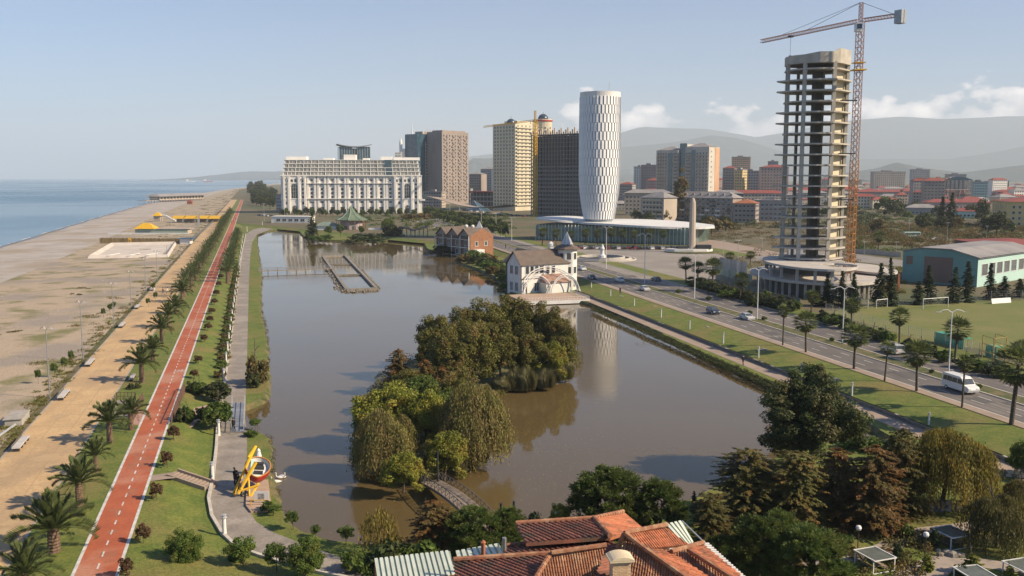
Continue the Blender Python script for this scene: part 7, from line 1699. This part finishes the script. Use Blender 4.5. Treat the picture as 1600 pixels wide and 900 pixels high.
globe = Proto(lambda: (lambda t: (MB().tube((0,0,-.1),(0,0,1.9),.05,.04,6).obj('pole', K['dark'], t), MB().lathe([(.02,1.86),(.2,1.93),(.27,2.1),(.2,2.28),(.02,2.36)], 10).obj('globe', K['white'], t), t)[2])(thing('globe_lamp', '', 'globe lamp')))
for x, y, lb in ((1340,860,'white globe lamp among the trees at the grove edge'),(1445,871,'white globe lamp beside the clipped cypress'),(1537,859,'white globe lamp before the low dark willow'),(907,830,'white globe lamp just above the dark roof ridge'),(870,836,'white globe lamp behind the dark roof, lake side')): globe.place(G(x, y, Z_L), 0, 1, lb, 'globe lamps of the garden')
def stone_wall(lb, px, h, w, z=Z_L):
    pts = dens(gpts(px, z), .55); t = thing('stone_wall', lb, 'wall', pts[0]); O_ = pts[0]; rr = random.Random(len(px)); rows = max(2, int(h/.38)); cnt = 0; st = MB()
    ms = [MB().prism([(-.27,-w/2),(.25,-w/2-.04),(.27,w/2),(-.25,w/2+.03)], 0, .35).mesh('stone', K['rock']), MB().prism([(-.25,-w/2-.05),(.27,-w/2),(.26,w/2),(-.27,w/2)], .02, .36).mesh('stone', K['stone'])]
    for i in range(len(pts)-1):
        d = pts[i+1]-pts[i]
        for k in range(rows):
            if cnt > 230: break
            cnt += 1; o = ob('stone', ms[0 if rr.random() < .6 else 1], t, pts[i]-O_+d*(.5+(.3 if k % 2 else 0))+Vector((0,0,-.1+k*.375)), math.atan2(d.y,d.x)+rr.uniform(-.06,.06))
stone_wall('rough stone wall along the stream under the yellow willow', [(1448,800),(1475,797),(1500,799),(1518,793),(1530,784),(1538,778)], 1.4, .5)
stone_wall('low pale parapet with dark gaps on the avenue lawn edge', [(1535,742),(1560,742),(1600,745),(1640,750)], .9, .4, -1.0)
# ================================================================ sports field and verge
def goal(x0, y0, x1, y1, h, lb):
    A, B = G(x0,y0,.02), G(x1,y1,.02); t = thing('football_goal', lb, 'goal', A, 0, 'football goals'); v = B-A; bk_ = Vector((-v.y,v.x,0)).normalized()*1.5
    for p in (Vector((0,0,0)), v): MB().tube(p, p+Vector((0,0,h)), .09, n=6).obj('post', K['white'], t)
    MB().tube((0,0,h), v+Vector((0,0,h)), .09, n=6).obj('crossbar', K['white'], t)
    b = MB()
    for k in range(9): p = v*(k/8); b.tube(p+Vector((0,0,h)), p+bk_, .012, n=3)
    for k in range(4): b.tube(bk_*(k/4)+Vector((0,0,h*(1-k/4))), v+bk_*(k/4)+Vector((0,0,h*(1-k/4))), .012, n=3)
    b.obj('net', K['white'], t, kind='stuff')
goal(1442,483,1481,480,2.5,'large white goal at the far side of the playing field'); goal(1369,482,1386,480,2.1,'small white goal beside the large one'); goal(1341,479,1356,482,2.1,'white goal half hidden by the fan palm'); goal(1312,474,1338,478,2.1,'white goal near the tower shell fence')
t = thing('advert_board', 'long white board lying at the far edge of the playing field', 'board', G(1550,475)); v = G(1580,473)-t.location; MB().add([(0,0,.05),(v.x,v.y,.05),(v.x,v.y+.5,1.3),(0,.5,1.3),(0,.3,.05),(v.x,v.y+.3,.05),(v.x,v.y+.7,1.25),(0,.7,1.25)], [(0,1,2,3),(7,6,5,4),(3,2,6,7)]).obj('panel', K['white'], t)
for A_, B_, lb in (((1466,534),(1512,546),'green-roofed bench shelter on the field side of the hedge'),((1546,556),(1563,560),'smaller green-roofed shelter near the yellow frames')):
    A, B = G(*A_), G(*B_); t = thing('bench_shelter', lb, 'shelter', A, math.atan2((B-A).y,(B-A).x), 'bench shelters'); L2 = (B-A).length
    MB().box(0,L2,-.9,1.0,1.95,2.05).box(0,L2,-.95,-.85,.1,1.949).obj('roof', mat('green_sheet', (.06,.34,.20), rough=.5), t); MB().box(.2,L2-.2,-.3,.1,.4,.48).obj('bench', K['wood'], t)
    for x in (0.1, L2-.1): MB().tube((x,.9,0),(x,.9,1.95),.05,n=4).obj('post', K['galv'], t)
t = thing('climbing_frame', 'rusty yellow bar frame beside the green bench shelter', 'frame', G(1534,560)); b = MB(); v = G(1551,566)-t.location
for p in (Vector((0,0,0)), v): b.tube(p, p+Vector((0,0,4.2)), .09, n=5); b.tube(p+Vector((3,1.5,0)), p+Vector((3,1.5,4.2)), .09, n=5)
for z in (1.4,2.8,4.2): b.tube((0,0,z), v+Vector((0,0,z)), .07, n=4); b.tube(v+Vector((0,0,z)), v+Vector((3,1.5,z)), .07, n=4); b.tube(Vector((3,1.5,z)), v+Vector((3,1.5,z)), .07, n=4)
b.obj('bars', mat('rusty_yellow', (.38,.27,.08), (.28,.17,.07), .7, 3), t)
def mesh_fence(lb, px, h, step=3.0, z=0, cat='fence'):
    pts = dens(gpts(px, z), step); t = thing('mesh_fence', lb, cat, pts[0]); O_ = pts[0]; pm_ = MB().tube((0,0,-.1),(0,0,h),.05,n=5).mesh('fence_post', K['metal'])
    for p in pts: ob('fence_post', pm_, t, p-O_)
    b = MB()
    for i in range(len(pts)-1):
        a, c = pts[i]-O_, pts[i+1]-O_
        for k in range(5): zz_ = h*(k+.5)/5; b.tube(a+Vector((0,0,zz_)), c+Vector((0,0,zz_)), .014, n=3, cap=False)
        for k in range(6): q = a.lerp(c, k/6); q2 = a.lerp(c, (k+1)/6); b.tube(q, q2+Vector((0,0,h)), .010, n=3, cap=False); b.tube(q+Vector((0,0,h)), q2, .010, n=3, cap=False)
    b.obj('wire_mesh', K['metal'], t, kind='stuff')
mesh_fence('wire fence between hedge and playing field', [(1290,490),(1345,508),(1400,522),(1460,537),(1530,556),(1600,573)], 2.6)
mesh_fence('wire fence along the far edge of the playing field', [(1340,477),(1400,478),(1500,473),(1620,470)], 3.0, 4)
def hoarding(lb, px, h, mt, step=2.0, z=0, nm='hoarding'):
    pts = dens(gpts(px, z), step); t = thing(nm, lb, 'hoarding', pts[0])
    L_ = (pts[1]-pts[0]).length; me = MB().box(0.02, L_-.02, -.03, .03, 0, h).mesh('panel', mt)
    for i in range(len(pts)-1):
        d = pts[i+1]-pts[i]; o = ob('panel', me, t, pts[i]-pts[0], math.atan2(d.y,d.x)); o.scale = (d.length/L_,1,.96+.06*((i*5)%3))
hoarding('grey-green sheet hoarding round the tower shell site', [(1118,436),(1145,448),(1169,458),(1205,470),(1250,482)], 2.2, mat('grey_green_sheet', (.14,.17,.155), (.10,.125,.115), .6, .4, rnd=.15))
hoarding('white board fence around the plaza corner', [(1116,421),(1140,424),(1167,430)], 4.2, mat('dirty_white_board', (.44,.42,.38), (.34,.32,.29), .8, .5, rnd=.12), 2.4)
hoarding('pale striped board fence between hedge and plaza', [(1122,432),(1150,436),(1175,440)], 2.4, mat('pale_green_board', (.30,.36,.30), (.24,.29,.25), .8, .5, rnd=.2), 1.1)
hoarding('tan wall along the walled road behind the crane', [(1335,396),(1370,398),(1408,402)], 2.0, C_beige, 4.0, 0, 'site_wall')
t = thing('site_hut', 'small blue-grey site hut beside the round terraces', 'hut', G(1242,398)); MB().box(-3,3,-1.2,1.2,0,2.6).obj('wall', K['galv'], t); MB().box(-3.1,3.1,-1.3,1.3,2.601,2.75).obj('roof', K['white'], t)
# hedge: one long clipped row of bushes
GHd = 'bushes of the long dark hedge'
for i in range(17):
    x = 1100 + i*8.2; y = 452 + (x-1100)*.268
    veg('ball0', x, y, y-13-i*.2, 26, 'clipped bush of the long dark hedge before the hoarding, %s from the obelisk end' % ORD[i], GHd, 0)
# ================================================================ the beach
ZB = -.25
t = thing('drained_pool', 'empty white-lined pool with sloping rim on the shingle', 'pool', G(136,404,ZB)); O = t.location; o_ = [G(*p,ZB)-O for p in ((136,404),(172,383),(277,381),(264,403))]; c_ = sum(o_, Vector((0,0,0)))/4; i_ = [p.lerp(c_, .16) for p in o_]
b = MB(); up = Vector((0,0,1.3)); ct_ = lambda l: l+[l[0]]
rimp = [p.lerp(c_, .05)+up for p in o_]; b.loft(ct_(o_), ct_(rimp)); b.loft(ct_(rimp), ct_([p+up*.15 for p in i_])); b.poly([p+up*.15 for p in i_]); b.obj('liner', mat('pool_liner', (.62,.55,.47), (.50,.43,.36), .8, .15, detail=8), t)
b = MB()
for s in (.25,.5,.72): p = o_[0].lerp(o_[3], s)+up*.9; b.tube(p, p+Vector((2.5,6,.4)), .16, n=5)
b.obj('liner_fold', K['white'], t)
slat_fence('tall yellowish reed fence behind the drained pool', (157,380), (283,381), 2.9, 60, mat('reed_panel', (.36,.25,.11), (.28,.19,.085), .9, 1.5, rnd=.2), ZB, 'reed_fence', 'fence')
for o in bpy.data.objects['reed_fence'].children:
    if o.name.startswith('slat'): o.scale = (4.8, 1, o.scale.z)
t = thing('lifeguard_chair', 'yellow lifeguard chair leaning before the reed fence', 'chair', G(203,381,ZB)); b = MB()
for x in (-.7,.7): b.tube((x,-.8,0),(x*.7,0,2.6),.09,n=4); b.tube((x,.8,0),(x*.7,0,2.6),.09,n=4)
b.box(-.6,.6,-.4,.4,1.9,2.0); b.box(-.6,.6,.3,.4,2.0,3.0); b.obj('frame', K['yellow'], t)
t = thing('beach_kiosk', 'white kiosk with blue flat roof at the end of the reed fence', 'kiosk', G(281,382,ZB)); MB().box(0,5,0,4,0,2.6).obj('wall', K['white'], t); MB().box(-.6,6.6,-.8,4.5,2.7,3.0).obj('roof', mat('blue_sheet', (.04,.10,.22), rough=.5), t)
MB().tube((6.2,-.6,0),(6.2,-.6,2.7),.08,n=5).obj('post', K['galv'], t)
t = thing('life_ring_stand', 'white stand with red and white ring beside the blue-roofed kiosk', 'stand', G(298,379,ZB)); MB().tube((0,0,0),(0,0,2),.07,n=5).obj('post', K['white'], t); b = MB()
for i in range(12): a, c = i*math.pi/6, (i+1)*math.pi/6; b.tube((.7*math.cos(a),-.1,1.6+.7*math.sin(a)),(.7*math.cos(c),-.1,1.6+.7*math.sin(c)),.16,n=5,m=i//2 % 2)
b.obj('ring', [K['redp'], K['white']], t)
t = thing('beach_bar', 'glass-fronted beach bar with yellow-orange pyramid roof and long pale terrace', 'bar', G(210,366,ZB)); MB().box(-14,32,-3,-2.6,0,1.0).obj('terrace_wall', K['white'], t)
for i in range(12): MB().box(i*2.5,i*2.5+2.3,2,2.1,.2,2.8).obj('glass_panel', mat('pale_green_panel', (.30,.38,.30), rough=.3) if i == 0 else bpy.data.materials['pale_green_panel'], t)
MB().box(-.4,30,2.11,9,.1,2.7).obj('inner_wall', C_beige, t); MB().add([(-1,1,3),(11,1,3),(11,10,3),(-1,10,3),(3,5.5,6.2),(7,5.5,6.2)], [(0,1,5,4),(1,2,5),(2,3,4,5),(3,0,4)]).obj('roof', K['yellow'], t); MB().box(12,31,1.5,9.5,2.9,3.2).obj('flat_roof', C_beige, t)
t = thing('sun_awning', 'long bright yellow awning roof on posts beside the promenade', 'awning', G(270,348,ZB)); A, B = G(270,348,ZB)-t.location, G(330,345,ZB)-t.location; L2 = B.length
for i in range(4):
    x0, x1 = L2*i/4, L2*(i+.94)/4; MB().add([(x0,-3,3),(x1,-3,3),(x1,3,5),(x0,3,5),(x0,9,3),(x1,9,3)], [(0,1,2,3),(3,2,5,4)]).obj('canopy', K['yellow'], t)
    for x in (x0,x1): MB().tube((x,-3,0),(x,-3,3),.1,n=5).obj('post', K['galv'], t)
MB().box(0,L2,8,8.3,0,2.6).obj('back_screen', C_beige, t)
t = thing('water_slide', 'yellow slide house with white curved chute at the end of the yellow awning', 'slide', G(246,346,ZB)); MB().box(-2,3,-2,2,0,4.2).obj('tower', C_beige, t); MB().add([(-3,-3,4.2),(4,-3,4.2),(4,3,4.2),(-3,3,4.2),(.5,0,7)], [(0,1,4),(1,2,4),(2,3,4),(3,0,4)]).obj('roof', K['yellow'], t)
MB().path([(3,0,4.5),(7,-1,4.2),(11,-3,2.4),(15,-4,.6)], [.7,.7,.7,.7], 8).obj('chute', K['white'], t)
mesh_fence('high ball-net fence around the beach court', [(283,362),(309,362),(313,345),(290,345)], 7.0, 7, ZB)
mesh_fence('white railing fence between beach bars and promenade', [(296,377),(318,362),(333,348),(340,340)], 1.6, 5, 0)
# pier restaurant
t = thing('pier_restaurant', 'long dark-roofed restaurant on piles over the waterline', 'restaurant', G(250,317,Z_W)); A, B = G(250,317,Z_W), G(322,314,Z_W); t.rotation_euler = (0,0,math.atan2((B-A).y,(B-A).x)); L2 = (B-A).length
MB().box(0,L2,0,20,3.2,3.9).obj('deck', K['wood'], t); MB().box(2,L2-2,2,18,3.9,8.6).obj('wall', C_beige, t); b = MB(); b.add([(-3,-3,8.6),(L2+3,-3,8.6),(L2+3,23,8.6),(-3,23,8.6),(3,6,12),(L2-3,6,12),(L2-3,14,12),(3,14,12)], [(0,1,5,4),(1,2,6,5),(2,3,7,6),(3,0,4,7),(4,5,6,7),(3,2,1,0)]); b.obj('roof', C_rgrey, t)
wz = win(3.6,2.6,bars=1)
for x in rng_(2,L2-2,14): put(t, wz, x, 2, 4.9)
for i in range(18):
    for y in (.5,19): MB().tube((L2*(i+.3)/18,y,-1.5),(L2*(i+.3)/18,y,3.2),.35,n=6).obj('pile', C_dk, t)
for i in range(15): MB().tube((L2*(i+.2)/15,.3,3.9),(L2*(i+.2)/15,.3,8.6),.2,n=5).obj('column', K['white'], t)
MB().box(-26,-.5,2,16,3.2,3.8).obj('side_deck', K['wood'], t); b = MB()
for i in range(9): b.tube((-25+3*i,2.3,-1.5),(-25+3*i,2.3,3.2),.3,n=5); b.tube((-25+3*i,2.3,3.8),(-25+3*i,2.3,6.6),.12,n=4)
b.tube((-25,2.3,6.6),(-1,2.3,6.6),.12,n=4); b.obj('side_pile', K['galv'], t)
t = thing('beach_hut', 'small red-roofed beach hut beyond the pier restaurant', 'hut', G(297,319,ZB)); MB().box(-3,3,-2,2,0,3).obj('wall', C_rust, t); hip(6,4,3.01,2,.6).obj('roof', C_red, t, (-3,-2,0))
t = thing('drain_house', 'low concrete drain box with slab roof at the promenade edge', 'hut', G(38,660,-.1), aL); MB().box(-2.2,2.2,-.2,1.8,-.4,1.0).obj('wall', K['concrete'], t); MB().box(-2.4,2.4,-.3,2,1.001,1.12).obj('roof', K['stone'], t)
t = thing('pipe', 'pale pipe running from the drain box down the beach', 'pipe', G(24,668,-.1)); v = G(-30,705,-.3)-t.location; MB().tube((0,0,.4), v+Vector((0,0,.3)), .16).obj('pipe_run', K['galv'], t)
# ships far out
for x, Y, c_, lb in ((325,7600,K['redp'],'tiny red cargo ship on the horizon'),(297,7600,C_white,'tiny white ship left of the red one on the horizon')):
    t = thing('cargo_ship', lb, 'ship', XY(x, Y, Z_W)); MB().prism([(-38,-7),(28,-7),(40,0),(28,7),(-38,7)], -1, 7).obj('hull', c_, t); MB().box(-34,-18,-6,6,7,22).obj('bridge_house', C_white, t); MB().tube((10,0,7),(10,0,18),.7).obj('mast', C_white, t)
# ================================================================ undergrowth that nobody could count
def tufts(name, quads_xy, mt, n_per, size, h, seed):
    r = np.random.default_rng(seed); L = Leaves(r)
    for (x, y, rad_, hh) in quads_xy:
        k = n_per; a = r.uniform(0, 6.28, k); q = rad_*np.sqrt(r.uniform(0, 1, k)); z = hh*r.uniform(0, 1, k)*(1-.7*(q/rad_)**2)
        L.quads(np.stack([x+np.cos(a)*q, y+np.sin(a)*q, z-.05], 1), dirs(r, k)+[0, 0, .3], size, 1.6)
    return ob(name, L.mesh(name, mt), kind='stuff')
rr = random.Random(17)
def spots(n, xa, xb, Ya, Yb, r0, r1, h0, h1, avoid=None):
    out = []
    while len(out) < n:
        x = rr.uniform(xa, xb); Y = rr.uniform(Ya, Yb); p = XY(x, Y)
        if avoid and avoid(x, Y): continue
        r = rr.uniform(r0, r1); out.append((p.x, p.y, r, rr.uniform(h0, h1)))
    return out
tufts('russet_undergrowth', spots(330, 1335, 1660, 420, 640, 2.2, 5, 1.2, 3.8), M_au, 190, .42, 1, 31)
tufts('green_undergrowth', spots(230, 1335, 1660, 400, 900, 2, 4.5, 1, 3), M_gr, 170, .4, 1, 32)
tufts('town_greenery', spots(620, 980, 1680, 560, 1700, 3, 8, 2, 6, lambda x, Y: 1000 < x < 1235 and 640 < Y < 730), M_dk, 150, .8, 1, 33)
tufts('site_weeds', spots(420, 985, 1345, 300, 660, 1.2, 4.2, .5, 2.6, lambda x, Y: (1170 < x < 1345 and Y < 330) or (Y < 480 and x < 1150) or (1085 < x < 1310 and 340 < Y < 480 and rr.random() < .7)), M_au, 90, .3, 1, 34)
tufts('verge_growth', spots(120, 1240, 1420, 250, 330, .8, 2.0, .4, 1.6, lambda x, Y: 1190 < x < 1345), M_ol, 90, .22, 1, 35)
tufts('hotel_greenery', spots(150, 430, 800, 560, 830, 1.5, 4, .8, 3.0, lambda x, Y: x < 668 and Y > 790 or (x-447)*Y < 120*480), M_gr, 90, .55, 1, 36)
wds = []
for i in range(420):
    y = 900-560*rr.random()**.8; k = rr.uniform(.895, 1.0); p = G(*LN(VL, k, y)); wds.append((p.x, p.y, rr.uniform(.3,1.1), rr.uniform(.15,.55)))
tufts('roadside_weeds', wds, M_ol, 60, .14, 1, 37)
bk_s = []
for p in rim_mid[::2]:
    if rr.random() < .55: bk_s.append((p.x+rr.uniform(-.2,.2), p.y+rr.uniform(-.2,.2), rr.uniform(.3,.7), rr.uniform(.5,1.1)))
o = tufts('bank_weeds', bk_s, M_re, 70, .13, 1, 38); o.location.z = Z_W+.12
gr_s = []
for p in isl: gr_s.append((p.x, p.y, rr.uniform(.8,1.6), rr.uniform(.6,1.6)))
o = tufts('island_weeds', gr_s, M_ol, 130, .16, 1, 39); o.location.z = ZI-.2

hs = []
for x in np.arange(926, 1345, 2.0):
    for k in (.424, .431):
        p = G(x, 277.4+k*(x-VR), Z_L); hs.append((p.x+rr.uniform(-.2,.2), p.y+rr.uniform(-.2,.2), rr.uniform(.45,.75), rr.uniform(.5,.95) if k < .43 else .5))
o = tufts('bank_hedge', hs, M_dk, 60, .14, 1, 41); o.location.z = Z_L-.1

# loose stones, driftwood and litter on the near shingle
b = MB(); rr = random.Random(77)
for i in range(2600):
    u = rr.random(); j = int(rr.random()*18); a, c = ir[j].lerp(ir[j+1], rr.random()), mid[j].lerp(mid[j+1], .5); q = a.lerp(c, rr.random()*1.1+.02); r = rr.uniform(.08,.26)
    b.add([q+Vector((r*rr.uniform(.7,1.5)*x, r*rr.uniform(.7,1.3)*y, r*.7*z_)) for x, y, z_ in ((1,0,0),(0,1,0),(-1,0,0),(0,-1,0),(0,0,1))], [(0,1,4),(1,2,4),(2,3,4),(3,0,4)], i % 3)
b.obj('beach_stones', [K['rock'], K['stone'], K['wood']], kind='stuff')
bs = []
for i in range(520):
    j = rr.randrange(0, 30); a, c = ir[j].lerp(ir[j+1], rr.random()), mid[j]; q = a.lerp(c, rr.random()**2*.55+.01); bs.append((q.x, q.y, rr.uniform(.6,2.2), rr.uniform(.15,.5)))
o = tufts('beach_weeds', bs, M_au, 80, .16, 1, 51); o.location.z = -.02
bs = [(x+rr.uniform(-3,3), y+rr.uniform(-3,3), r*.9, h) for x, y, r, h in bs for _ in (0, 1)]
o = tufts('beach_grass', bs, M_ol, 70, .15, 1, 52); o.location.z = -.03

gv = []
for i in range(190):
    p = G(rr.uniform(1090, 1450), rr.uniform(800, 905), Z_L); gv.append((p.x, p.y, rr.uniform(.5,1.3), rr.uniform(.3,1.2)))
o = tufts('grove_undergrowth', gv, M_bo, 110, .15, 1, 61); o.location.z = Z_L
gv = []
for i in range(150):
    p = G(rr.uniform(560, 1080), rr.uniform(846, 900), Z_L); gv.append((p.x, p.y, rr.uniform(.5,1.2), rr.uniform(.3,1.3)))
o = tufts('shore_undergrowth', gv, M_gr, 110, .15, 1, 62); o.location.z = Z_L

# ---- wear on the paved surfaces: patches, drains, a painted bicycle sign
rr = random.Random(101); pt = MB()
for i in range(26):
    k = rr.choice((.328, .321, .313, .292, .284, .276)); x = rr.uniform(930, 1600); a = G(x, 277.4+k*(x-VR), .017); L_ = rr.uniform(1.2, 6); w = rr.uniform(.5, 1.5); n = Vector((-dR.y, dR.x, 0)); z = Vector((0, 0, i*.0002))
    pt.poly([a+z-n*w, a+dR*L_-n*w+z, a+dR*L_+n*w+z, a+n*w+z][::-1])
pt.obj('asphalt_patch', mat('patched_asphalt', (.085,.078,.074), (.11,.10,.092), .9, .8), kind='structure')
wr = MB()
for k in (.3285, .3205, .3125, .2935, .2845, .2755):
    a, c = G(1900, 277.4+k*(1900-VR), .0145), G(700, 277.4+k*(700-VR), .0145); n = Vector((-dR.y, dR.x, 0))*.22
    for o in (-.75, .75): q = Vector((-dR.y, dR.x, 0))*o; wr.poly([a+q-n, a+q+n, c+q+n, c+q-n][::-1])
wr.obj('tyre_wear', mat('worn_asphalt', (.135,.122,.112), (.105,.095,.088), .8, .2, detail=9), kind='structure')
pp = MB()
for i in range(22):
    y = rr.uniform(420, 890); k = rr.uniform(.36, .43); a = G(*LN(VL, k, y), .043); L_ = rr.uniform(.6, 3.2); w = rr.uniform(.25, .7); n = Vector((-dL.y, dL.x, 0)); z = Vector((0, 0, i*.0001))
    pp.poly([a+z-n*w, a+dL*L_-n*w+z, a+dL*L_+n*w+z, a+n*w+z][::-1])
pp.obj('path_patch', mat('faded_red', (.36,.125,.062), (.30,.10,.055), .9, 1), kind='structure')
dr = MB()
for i in range(40):
    y = 900-520*(i/40)**.8; a = G(*LN(VL, rr.uniform(.66,.86), y), .035); r = rr.uniform(.3, 1.6); m_ = 9
    dr.poly([a+Vector((r*rr.uniform(.6,1.2)*math.cos(6.283*j/m_), r*rr.uniform(.6,1.2)*math.sin(6.283*j/m_), i*.0001)) for j in range(m_)])
dr.obj('paving_stain', mat('stained_paving', (.41,.29,.16), (.46,.32,.175), .9, 1), kind='structure')
o_b = G(281, 580, .05); bb = MB(); ex, ey = -Vector((-dL.y, dL.x, 0)), dL
def bl_(a, c, w=.05): a, c = o_b+ex*a[0]+ey*a[1], o_b+ex*c[0]+ey*c[1]; d = (c-a).normalized(); n = Vector((-d.y, d.x, 0))*w; bb.poly([a-n, c-n, c+n, a+n])
for cx in (-.55, .55):
    for j in range(12): t0, t1 = j*math.pi/6, (j+1)*math.pi/6; bl_((cx+.36*math.cos(t0), .5*math.sin(t0)), (cx+.36*math.cos(t1), .5*math.sin(t1)))
for a, c in (((-.55,0),(-.2,.8)),((-.2,.8),(.35,.8)),((.35,.8),(.05,0)),((.05,0),(-.55,0)),((.05,0),(-.25,.95)),((.55,0),(.3,1.15)),((.3,1.15),(.5,1.2))): bl_(a, c)
bb.obj('bicycle_mark', K['dashw'], kind='structure')
# specks floating on the lake
fl = MB()
for i in range(900):
    if i < 420: p = G(rr.gauss(865, 45), rr.gauss(735, 35), Z_W+.012)
    else: q = rim2[rr.randrange(len(rim2))]; c = rim2[rr.randrange(len(rim2))]; p = q.lerp(c, rr.uniform(0, .05)); p.z = Z_W+.012
    r = rr.uniform(.03, .09); fl.poly([p+Vector((r,0,0)), p+Vector((0,r,0)), p+Vector((-r,0,0)), p+Vector((0,-r,0))])
fl.obj('floating_leaves', mat('fallen_leaf', (.30,.24,.12), (.2,.16,.09), .8, 3), kind='stuff')
